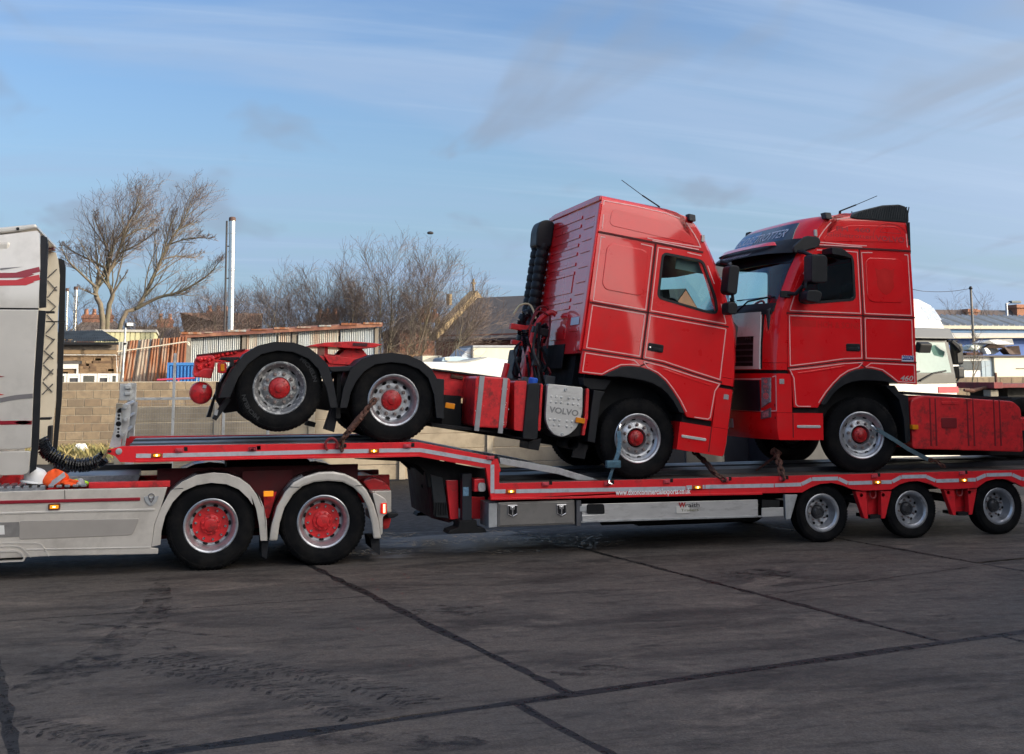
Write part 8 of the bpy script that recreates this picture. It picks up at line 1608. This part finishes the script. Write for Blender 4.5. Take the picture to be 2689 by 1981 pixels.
cv = Thing('white_caravan', 'bright white ribbed caravan body behind the raised chassis', 'caravan', ((9.557,2.196)[0], YC, 0))
cvp = [(7.728,2.656),(8.532,2.646),(9.271,2.653),(9.558,2.727),(9.904,2.793),(10.308,2.748),(10.729,2.686),(10.888,2.496),(11.047,2.203),(10.974,2.134),(9.557,2.169),(7.855,2.505)]
cv.part('body', MB().prism([(p[0], p[1] if i < 9 else 0.5) for i, p in enumerate(cvp[:9])] + [(cvp[8][0], 0.5), (cvp[0][0], 0.5)], YC, YC + 2.2), WHITE, bevel=0.05)
for k in range(6):
    z = (9.271,2.598)[1] - k * ((9.271,2.598)[1] - (9.271,2.198)[1]) / 6; cv.part('side_rib', MB().box(cvp[0][0] + 0.1, cvp[7][0] - 0.05 + k * 0.06, YC - 0.02, YC, z - 0.012, z + 0.012), WHITE)
cv.part('roof_strip', MB().prism([(8.532,2.646),(9.271,2.645),(9.903,2.788),(9.889,2.816),(9.243,2.689),(8.531,2.679)], YC - 0.03, YC + 2.2), M('strip_grey', (0.34, 0.36, 0.36), 0.6))
van = Thing('pale_van', 'pale grey van roof at the right of the white caravan', 'van', ((11.632,2.459)[0], 28, 0))
van.part('body', MB().prism(rpoly([(11.169,2.757),(11.386,2.780),(11.882,2.726),(12.001,1.865),(11.073,1.871)], 0.15, 4), 28, 30), M('van_grey', (0.48, 0.52, 0.54), 0.4, var=0.06), bevel=0.05); van.part('window', MB().prism(rpoly([(11.659,2.637),(11.845,2.622),(11.844,2.488),(11.658,2.489)], 0.05, 3), 27.98, 28.0), M('van_glass', (0.30, 0.36, 0.38), 0.1)); van.part('tail_light', MB().box((11.665,2.459)[0], (11.820,2.458)[0], 27.94, 27.99, (11.663,2.251)[1], (11.665,2.465)[1]), REDLENS)
fc = Thing('flat_cabin', 'low cream cabin roof at the left end of the white caravan', 'cabin', ((9.497,2.834)[0], 33, 0))
fc.part('body', MB().box((9.146,2.834)[0], (9.915,2.833)[0], 33, 35, 0.3, (9.496,2.990)[1]), CRM); fc.part('door_line', MB().box((9.771,2.833)[0], (9.818,2.833)[0], 32.97, 32.999, 0.5, (9.496,2.990)[1] - 0.02), MATS['post_dark'])
pc = Thing('parked_car', 'pale blue car roof showing above the white caravan', 'car', ((9.619,2.714)[0], 29, 0))
pc.part('body', MB().prism(rpoly([(9.064,2.715),(9.125,2.849),(9.248,2.879),(9.712,2.894),(9.960,2.863),(10.209,2.788),(10.271,2.532),(9.034,2.536)] + [], 0.1, 4), 29, 30.7), M('car_blue', (0.42, 0.54, 0.62), 0.3, coat=0.6, var=0.04), bevel=0.05); pc.part('window', MB().prism(rpoly([(9.180,2.858),(9.380,2.869),(9.365,2.759),(9.211,2.750)], 0.03, 2), 28.97, 29.0), M('car_cream', (0.62, 0.58, 0.48), 0.4))

# ------------------------------------------------------------ bare winter trees
BARK = M('bark', (0.15, 0.122, 0.092), 0.95, var=0.3, vs=5, dirt=(0.11, 0.115, 0.06), dirt_amt=0.5, dirt_s=2); TWIG = M('twig', (0.165, 0.125, 0.105), 0.9, var=0.3, vs=2)
def grow(mbT, mbC, p, d, length, r, lvl, rg, wind, maxl, dens):
    """one limb: a bent tapering tube that throws side shoots"""
    n = 5 if lvl < 2 else 4 if lvl < 4 else 3; pts = [Vector(p)]; rr = [r]; d = Vector(d).normalized(); dirs = [d.copy()]
    for i in range(n):
        d = (d + Vector((rg.gauss(0, 1), rg.gauss(0, 1), rg.gauss(0, 0.7))) * 0.10 * (1 + 0.4 * lvl) + wind * 0.07 + Vector((0, 0, 0.05 if lvl else 0.0))).normalized()
        pts.append(pts[-1] + d * length / n); rr.append(max(r * (1 - 0.75 * (i + 1) / n), 0.0045)); dirs.append(d.copy())
    (mbT if lvl <= 1 else mbC).tube(pts, rr, 7 if lvl == 0 else 5 if lvl == 1 else 3, caps=False)
    if lvl >= maxl: return
    k = dens[min(lvl, len(dens) - 1)]
    for i in range(k):
        lo_ = 0.38 if lvl == 0 else 0.2; t = lo_ + (1 - lo_) * (i + rg.random()) / k; j = min(int(t * n), n - 1); q = pts[j].lerp(pts[j + 1], t * n - j); b = dirs[j]
        a = b.cross(Vector((rg.gauss(0, 1), rg.gauss(0, 1), rg.gauss(0, 1))))
        if a.length < 1e-3: continue
        nd_ = (b + a.normalized() * rg.uniform(0.55, 0.95)).normalized()
        grow(mbT, mbC, q, nd_, length * (rg.uniform(0.36, 0.58) if lvl == 0 else rg.uniform(0.42, 0.72)) * (1.1 - 0.4 * t), max(rr[j] * 0.50, 0.0055), lvl + 1, rg, wind, maxl, dens)
def tree(name, label, base, limbs, seed, wind=(0.5, 0, 0.2), maxl=3, dens=(9, 6, 5, 4), group='bare trees beyond the yard', r0=0.2, gen=None):
    rg = random.Random(seed); t_ = Thing(name, label, 'tree', base, group); T_, C_ = MB(), MB(); wv = Vector(wind)
    for lb in limbs:                                   # traced main limbs
        P = [Vector(q) for q in smooth_pts(lb[0], 3)]; n = len(P); rs = [lb[1] * 0.40 * (1 - i / (n - 1)) ** 0.8 + 0.008 for i in range(n)]; T_.tube(P, rs, 8, caps=False)
        tot = sum((b - a).length for a, b in zip(P, P[1:])); k = int(lb[2] * 1.35)
        for i in range(k):
            t = lb[3] + (1 - lb[3]) * (i + rg.random()) / k; j = min(int(t * (n - 1)), n - 2); q = P[j].lerp(P[j + 1], t * (n - 1) - j); b = (P[j + 1] - P[j]).normalized()
            a = b.cross(Vector((rg.gauss(0, 1), rg.gauss(0, 1), rg.gauss(0, 1)))).normalized(); nd_ = (b + a * rg.uniform(0.35, 0.75)).normalized()
            grow(T_, C_, q, nd_, tot * rg.uniform(0.22, 0.38) * (1.1 - 0.78 * t), max(rs[j] * 0.42, 0.008), 1, rg, wv, maxl + 1, dens)
    if gen:                                            # upright tree: height, spread
        H, spread, nst, lean = gen
        for s in range(nst):
            b0 = Vector(base) + Vector((rg.uniform(-1, 1) * 0.3 * (nst > 1), rg.uniform(-1, 1) * 0.3 * (nst > 1), 0)); a = 2 * pi * (s + rg.random() * 0.5) / nst
            d = Vector((cos(a) * spread * (0.25 + 0.75 * (nst > 1)) + lean, sin(a) * spread * 0.7, 1.0))
            grow(T_, C_, b0, d, H * rg.uniform(0.78, 1.0), r0, 0, rg, wv, maxl, dens)
    t_.part('trunk', T_, BARK, smooth=50); t_.part('crown', C_, TWIG); return t_
def L3(pts, y, dy=0.0): return [(p[0], y + dy * i, p[1]) for i, p in enumerate(pts)]
YT1 = 38.0; zb0 = 1.0
bx_ = (-3.118,4.548)[0]
tree('bare_tree', 'tall twin stemmed bare tree left of the polished flue', (bx_, YT1, 0), [
    ([(bx_ - 0.1, YT1, 0)] + L3([(-3.230,4.547),(-3.568,5.677),(-3.201,6.633),(-2.969,7.643),(-2.414,8.622),(-2.038,9.654)], YT1, 0.15), 0.30, 22, 0.30),
    ([(bx_ + 0.1, YT1 + 0.3, 0)] + L3([(-3.066,4.596),(-2.889,5.591),(-3.141,6.253),(-2.769,7.168),(-2.449,8.330),(-1.829,9.612)], YT1 + 0.3, -0.1), 0.28, 22, 0.32),
    (L3([(-3.578,5.914),(-4.090,6.380),(-4.604,6.892),(-4.849,7.409)], YT1, -0.4), 0.12, 12, 0.2), (L3([(-3.156,6.634),(-3.758,7.004),(-4.491,7.370),(-5.020,7.738)], YT1, 0.4), 0.11, 13, 0.2),
    (L3([(-3.141,7.399),(-3.393,8.017),(-3.690,8.634),(-3.845,9.111)], YT1, 0.3), 0.10, 12, 0.15), (L3([(-2.773,7.263),(-2.189,7.517),(-1.604,7.868),(-1.245,8.168)], YT1, -0.3), 0.09, 12, 0.15),
    (L3([(-2.615,7.892),(-2.080,8.292),(-1.536,8.549),(-1.188,9.193)], YT1, 0.3), 0.08, 12, 0.15), (L3([(-2.889,5.591),(-2.548,6.167),(-2.311,6.506)], YT1, -0.2), 0.10, 5, 0.3), (L3([(-3.472,5.537),(-3.837,5.674),(-4.202,5.858)], YT1, -0.3), 0.07, 8, 0.2)], 3, (0.40, 0, 0.40), 2, (8, 6, 4))
bx_ = (-2.577,4.546)[0]
tree('bare_tree', 'leaning bare tree forking low, swept right towards the flue', (bx_ - 0.6, 40, 0), [
    ([(bx_ - 0.6, 40, 0)] + L3([(-2.601,4.546),(-1.941,5.192),(-1.370,6.490),(-0.794,7.906),(-0.245,8.882),(0.117,9.811)], 40, 0.1), 0.27, 26, 0.35),
    (L3([(-1.987,5.142),(-1.100,5.597),(-0.147,5.858),(0.901,6.527),(1.398,7.143)], 40, -0.3), 0.18, 20, 0.25), (L3([(-1.061,7.246),(-0.393,7.461),(0.288,7.425),(0.671,7.686)], 40, 0.3), 0.07, 11, 0.15), (L3([(-0.794,7.906),(-0.123,8.124),(0.558,8.191),(1.051,8.102)], 40, -0.3), 0.07, 12, 0.15),
    (L3([(-0.928,7.601),(-0.808,8.310),(-0.638,9.023),(-0.459,9.486)], 40, 0.2), 0.07, 11, 0.15), (L3([(-0.524,8.519),(-0.047,8.786),(0.435,9.003)], 40, 0.2), 0.05, 9, 0.1)], 8, (0.45, 0, 0.35), 2, (8, 6, 4))
TL = [('spindly bare tree behind the small brick chimney', (-2.258,4.621), 44, (-2.127,6.586), 0.50, 3, 0.15, 21), ('bushy bare tree beside the flue base, above the rusty sheets', (0.529,4.723), 46, (0.628,6.781), 0.55, 4, 0.12, 22), ('small bare tree left of the tall twin stemmed tree', (-4.363,4.608), 44, (-4.534,6.286), 0.55, 3, 0.05, 23), ('thin bare tree between the leaning tree and the flue', (-0.327,4.718), 46, (-0.330,6.433), 0.5, 3, 0.1, 24),
      ('rounded dense bare tree right of the flue', (3.713,4.631), 50, (3.822,7.064), 0.55, 8, 0.0, 25), ('ragged bare tree above the left half of the grey shed', (5.511,4.525), 47, (5.780,7.387), 0.36, 4, 0.05, 26), ('bare tree above the grey shed with an upright crown', (6.807,4.531), 47, (7.197,7.439), 0.30, 4, 0.06, 27), ('many stemmed bare tree above the right end of the shed', (8.143,4.214), 44, (8.522,7.739), 0.28, 4, 0.12, 28),
      ('tall windswept bare tree leaning right beyond the shed end', (9.093,3.956), 44, (9.587,7.867), 0.24, 4, 0.22, 29), ('windswept bare tree with a bird near its top', (9.983,3.671), 43, (11.387,8.073), 0.20, 4, 0.30, 30), ('slim bare tree leaning right just left of the church', (10.930,3.672), 43, (12.899,7.201), 0.16, 3, 0.30, 31), ('bare tree between the shed trees, thin upright stems', (7.556,4.389), 46, (7.570,7.144), 0.3, 3, 0.1, 34)]
for lab, b_, y, H, sp, nst, lean, sd in TL:
    t9 = tree('bare_tree', lab, (b_[0], y, 0.0), [], sd, (0.25 + lean * 0.5, 0, 0.30), 3, (12, 8, 6, 4), r0=0.055, gen=(H[1] * 0.86, sp, nst, lean))
    if 'bird' in lab: bird_tree = t9
tree('bare_tree', 'low pale bare tree poking above the terrace roof at right', ((70.187,8.009)[0], 84, 0), [], 41, (0.1, 0, 0.3), 3, (9, 7, 6, 4), r0=0.10, gen=((70.252,8.974)[1] * 0.88, 0.3, 6, 0.0))
# one dark bird on the windswept tree
_top = max((v.co.copy() for v in bird_tree.o.children[0].data.vertices), key=lambda c: c.z) + bird_tree.L; bp = (_top.x, _top.z - 0.10); by = _top.y
brd = single('perched_bird', 'small black bird perched at the top of the windswept tree', 'bird', blob(bp[0], by, bp[1], 0.16, 0.07, 0.08, 5, 0.12, 12, 8), M('bird_black', (0.012, 0.012, 0.014), 0.7), (bp[0], by, bp[1] - 0.06), smooth=60)
# sapling by the wall at right
sx_ = (23.341,1.714)
tree('sapling', 'thin pale leafless sapling in front of the tan wall at right', (sx_[0], 18, 0.0), [([(sx_[0], 18, 0)] + L3([(23.334,1.736),(23.397,2.160),(23.457,2.541),(23.523,2.856),(23.591,3.262)], 18, 0.02), 0.030, 16, 0.25)], 51, (0.1, 0, 0.6), 1, (3, 2), 'saplings')
for k, (px, y, hh) in enumerate((((9.808,3.249), 30, (9.902,4.300)[1]), ((7.708,3.149), 33, (7.696,4.424)[1]), ((8.328,3.045), 32, (8.317,4.549)[1]))):
    tree('sapling', ['white barked sapling in front of the church wall', 'pale slim birch at the right end of the grey shed', 'pale birch stem in the scrub left of the white caravan'][k], (px[0], y, 0), [([(px[0], y, 0), (px[0] + 0.02, y, px[1]), (px[0] + 0.1, y, hh * 0.75), (px[0] + 0.28, y, hh)], 0.035, 14, 0.45)], 61 + k, (0.2, 0, 0.5), 1, (4, 3), 'saplings')
# tangle of brown scrub between shed and church
sc_ = MB(); rg = random.Random(77)
def scrub(n, x0, x1, y0, y1, h0, h1):
    for k in range(n):
        x, y = rg.uniform(x0, x1), rg.uniform(y0, y1); h_ = rg.uniform(h0, h1); p = Vector((x, y, 0.4)); d = Vector((rg.gauss(0.1, 0.25), rg.gauss(0, 0.2), 1)); pts = [p]
        for i in range(3): d = d + Vector((rg.gauss(0, 0.25), rg.gauss(0, 0.2), rg.gauss(0, 0.15))); pts.append(pts[-1] + d.normalized() * h_ / 3)
        sc_.tube(pts, [0.016, 0.012, 0.008, 0.004], 3, caps=False)
        for q in range(7):
            b = pts[rg.randrange(1, 4)]; sc_.tube([b, b + Vector((rg.gauss(0, 0.32), rg.gauss(0, 0.3), rg.uniform(-0.05, 0.5)))], [0.007, 0.003], 3, caps=False)
scrub(650, (7.583,3.429)[0], (9.395,3.432)[0], 33, 41, 1.2, 2.9); scrub(350, (9.173,3.432)[0], (10.654,3.434)[0], 33, 38, 1.0, 2.0)
scrub(500, (-4.407,4.284)[0], (-1.809,4.298)[0], 41, 50, 1.6, 2.8)
scrub(700, (0.070,4.626)[0], (3.481,4.644)[0], 47, 56, 2.4, 3.6)
scrub(260, (4.337,4.173)[0], (8.250,4.192)[0], 40, 48, 1.8, 3.0)
single('scrub', 'tangled brown leafless scrub between the sheds and the church', 'scrub', sc_, M('scrub_brown', (0.21, 0.140, 0.078), 0.95, var=0.35, vs=1.5), ((8.952,3.214)[0], 36, 0), kind='stuff')

# ------------------------------------------------------------ parked lorries behind the trailer
hd = Vector((0.28, -0.96, 0)).normalized(); rtv = Vector((hd.y, -hd.x, 0))       # heading, right-hand side (faces left and to us)
fr0 = Vector(((15.421,1.836)[0], 7.5, 0))                                  # front corner at the far right of the white cab
def LW(o):
    def fn(q, y, z):                                                             # q back from the front, y across from the visible right side, z up
        v = o - hd * q + rtv * (2.45 - y); return (v.x, v.y, z)
    return fn
FW = LW(fr0)
WL = Thing('white_lorry', 'white lorry cab with green tinted windscreen and black mirrors behind the left-facing lorry', 'lorry', (fr0.x - 1.2, fr0.y + 0.5, 0), 'lorries parked behind the trailer')
zz = lambda py: 2.14 + ((15.538,4.061)[1] - 2.14) + ((15.425,2.344)[1] - (15.538,4.061)[1]) * py / 1000.0
WP = WL.part
WPT = M('lorry_white', (0.70, 0.69, 0.63), 0.35, coat=0.5, var=0.04, vs=2)
prof = [(2.2, 0.9), (2.2, zz(170)), (1.2, zz(160)), (0.85, zz(185)), (0.55, zz(270)), (0.35, zz(420)), (0.22, zz(565)), (0.16, zz(600)), (0.16, zz(690)), (0.02, zz(1120)), (0.0, zz(1220)), (0.0, 0.45), (0.5, 0.35), (2.2, 0.5)]
def prq(mb, poly, y0, y1): return mb.prism(poly, y0, y1)
WP('cab_body', MB(FW).prism([p for p in prof if True], 0.0, 2.45), WPT, bevel=0.06, seg=3)
WP('visor', MB(FW).prism([(0.30, zz(560)), (0.12, zz(565)), (0.02, zz(690)), (0.18, zz(690))], -0.02, 2.47), M('visor_grey', (0.075, 0.085, 0.10), 0.5, var=0.1), bevel=0.02)
def sc_(q, z0, z1): return None
WP('screen_surround', MB(FW).prism([(0.155, zz(690)), (0.015, zz(1118)), (-0.004, zz(1225)), (0.10, zz(1225)), (0.25, zz(690))], 0.03, 2.42), BLKG, bevel=0.01)
WP('windscreen', MB(FW).prism([(0.135, zz(735)), (0.012, zz(1095)), (0.05, zz(1095)), (0.17, zz(735))], 0.18, 2.30), M('screen_green', (0.09, 0.17, 0.155), 0.06, coat=1.0, var=0.25, vs=2), label='green tinted windscreen')
WP('wiper', MB(FW).tube([(-0.03, 1.3, zz(1190)), (0.0, 1.75, zz(1100)), (0.02, 2.15, zz(1075))], 0.018, 6).tube([(-0.03, 0.4, zz(1190)), (0.0, 0.9, zz(1100)), (0.02, 1.35, zz(1080))], 0.018, 6), BLK, smooth=40)
WP('roof_lamp', MB(FW).prism([(0.50, zz(300)), (0.30, zz(455)), (0.34, zz(470)), (0.58, zz(285))], 2.05, 2.452), M('roof_lamp_glass', (0.28, 0.33, 0.42), 0.15, coat=0.8, var=0.4, vs=14), bevel=0.01)
WP('red_flash', MB(FW).prism([(-0.012, zz(1262)), (-0.012, zz(1332)), (0.02, zz(1332)), (0.02, zz(1258))], 1.85, 2.46), M('flash_red', (0.40, 0.02, 0.04), 0.4, coat=0.5))
for ys in (2.52, -0.30):
    mr = WP('mirror', MB(FW).box(0.02, 0.22, ys, ys + 0.22, zz(1000), zz(740)), BLK, bevel=0.06, seg=3)
    WP('lower_mirror', MB(FW).box(0.02, 0.20, ys + 0.02, ys + 0.22, zz(1165), zz(1020)), BLK, under=mr, bevel=0.05, seg=3)
    WP('mirror_arm', MB(FW).tube([(0.15, 2.40 if ys > 0 else 0.05, zz(715)), (0.10, ys + 0.11, zz(720)), (0.10, ys + 0.11, zz(760))], 0.03, 7).tube([(0.10, ys + 0.11, zz(1160)), (0.10, ys + 0.05, zz(1205)), (0.1, 2.40 if ys > 0 else 0.05, zz(1215))], 0.025, 7), BLK, under=mr, smooth=40)
WP('kerb_mirror', MB(FW).prism([(-0.22, zz(760)), (-0.10, zz(730)), (-0.02, zz(850)), (-0.16, zz(870))], 1.15, 1.50), BLK, bevel=0.03); WP('kerb_mirror', MB(FW).tube([(-0.1, 2.2, zz(730)), (-0.14, 2.3, zz(790)), (-0.1, 2.42, zz(830))], [0.06, 0.09, 0.07], 8), BLK, smooth=40)
WP('chassis', MB(FW).box(2.0, 7.0, 0.75, 1.7, 0.55, 0.95), DARK); WP('side_box', MB(FW).box(2.4, 4.4, 0.1, 0.75, 0.45, 0.95), DARK)
ang = atan2(rtv.y, rtv.x) + pi / 2
for q in (1.4, 5.0):
    c = FW(q, 2.45 - 2.30, 0.5); wheel(WL, (c[0], c[1], 0.5), 'alloy', turn=ang)
def park(label, px, y, tint):
    o = Vector((px[0], y, 0)); t_ = Thing('parked_lorry', label, 'lorry', (px[0], y, 0), 'lorries parked behind the trailer'); F_ = LW(o)
    t_.part('chassis', MB(F_).box(-1.3, 4.0, 0.55, 1.9, 0.45, 0.98), DARK, bevel=0.02); t_.part('cab_base', MB(F_).prism([(-1.35, 0.35), (-1.35, 1.3), (0.6, 1.3), (0.6, 1.05), (0.55, 0.98), (-0.55, 0.98), (-0.62, 0.4)], 0.02, 2.44), tint, bevel=0.03)
    t_.part('tank', MB(F_).box(0.9, 2.2, 0.06, 0.5, 0.42, 0.98), M('tank_dark', (0.035, 0.036, 0.04), 0.4, metal=0.4), bevel=0.05)
    for yy, fr in ((0.15, False), (2.30, True)):
        c = F_(0, yy, 0.5); wheel(t_, (c[0], c[1], 0.5), 'alloy', turn=ang, far=fr)
park('dark parked lorry with a polished alloy wheel under the right-facing lorry', (10.888,0.609), 8.5, M('lorry_dark', (0.02, 0.022, 0.03), 0.35, coat=0.4))
park('dark parked lorry whose alloy wheel shows beside the left-facing lorry front tyre', (12.564,0.398), 8.2, MATS['lorry_dark'])
# ------------------------------------------------------------ rear building known from reflections; right wing added out of view to block the sun
BW = Thing('warehouse', 'large dark brick warehouse behind the photographer, with an unseen right wing added to shade the yard', 'building', (5.0, -30, 0))
WBR = M('warehouse_brick', (0.13, 0.085, 0.065), 0.9, var=0.2, vs=2, dirt=(0.08, 0.06, 0.05), dirt_amt=0.5, dirt_s=0.5); WSH = M('warehouse_sheet', (0.10, 0.105, 0.11), 0.6, var=0.15, vs=1)
HB = 10.3; XB, YBm = 16.5, -1.2
BW.part('wall', MB().box(XB, XB + 4.5, -27, YBm, 0, HB), WBR); BW.part('wall', MB().box(-34, XB - 0.01, -40, -29.01, 0, 6.2), WBR)
BW.part('roof', MB().box(XB - 0.2, XB + 4.7, -27.2, YBm + 0.1, HB, HB + 0.3), WSH); BW.part('roof', MB().box(-34.3, XB - 0.31, -40.3, -28.8, 6.2, 6.5), WSH)
for k in range(3):
    y = -16 + k * 5.6; d_ = BW.part('roller_door', MB().box(XB - 0.08, XB, y, y + 3.6, 0, 4.2), WSH); BW.part('window', MB().box(XB - 0.05, XB, y + 0.4, y + 3.2, 5.6, 7.0), M('warehouse_glass', (0.05, 0.06, 0.07), 0.15))
for k in range(7):
    x = -30 + k * 6.4; BW.part('roller_door', MB().box(x, x + 4, -29.005, -28.92, 0, 4.2), WSH); BW.part('window', MB().box(x + 0.3, x + 3.7, -29.005, -28.95, 4.7, 5.7), MATS['warehouse_glass'])
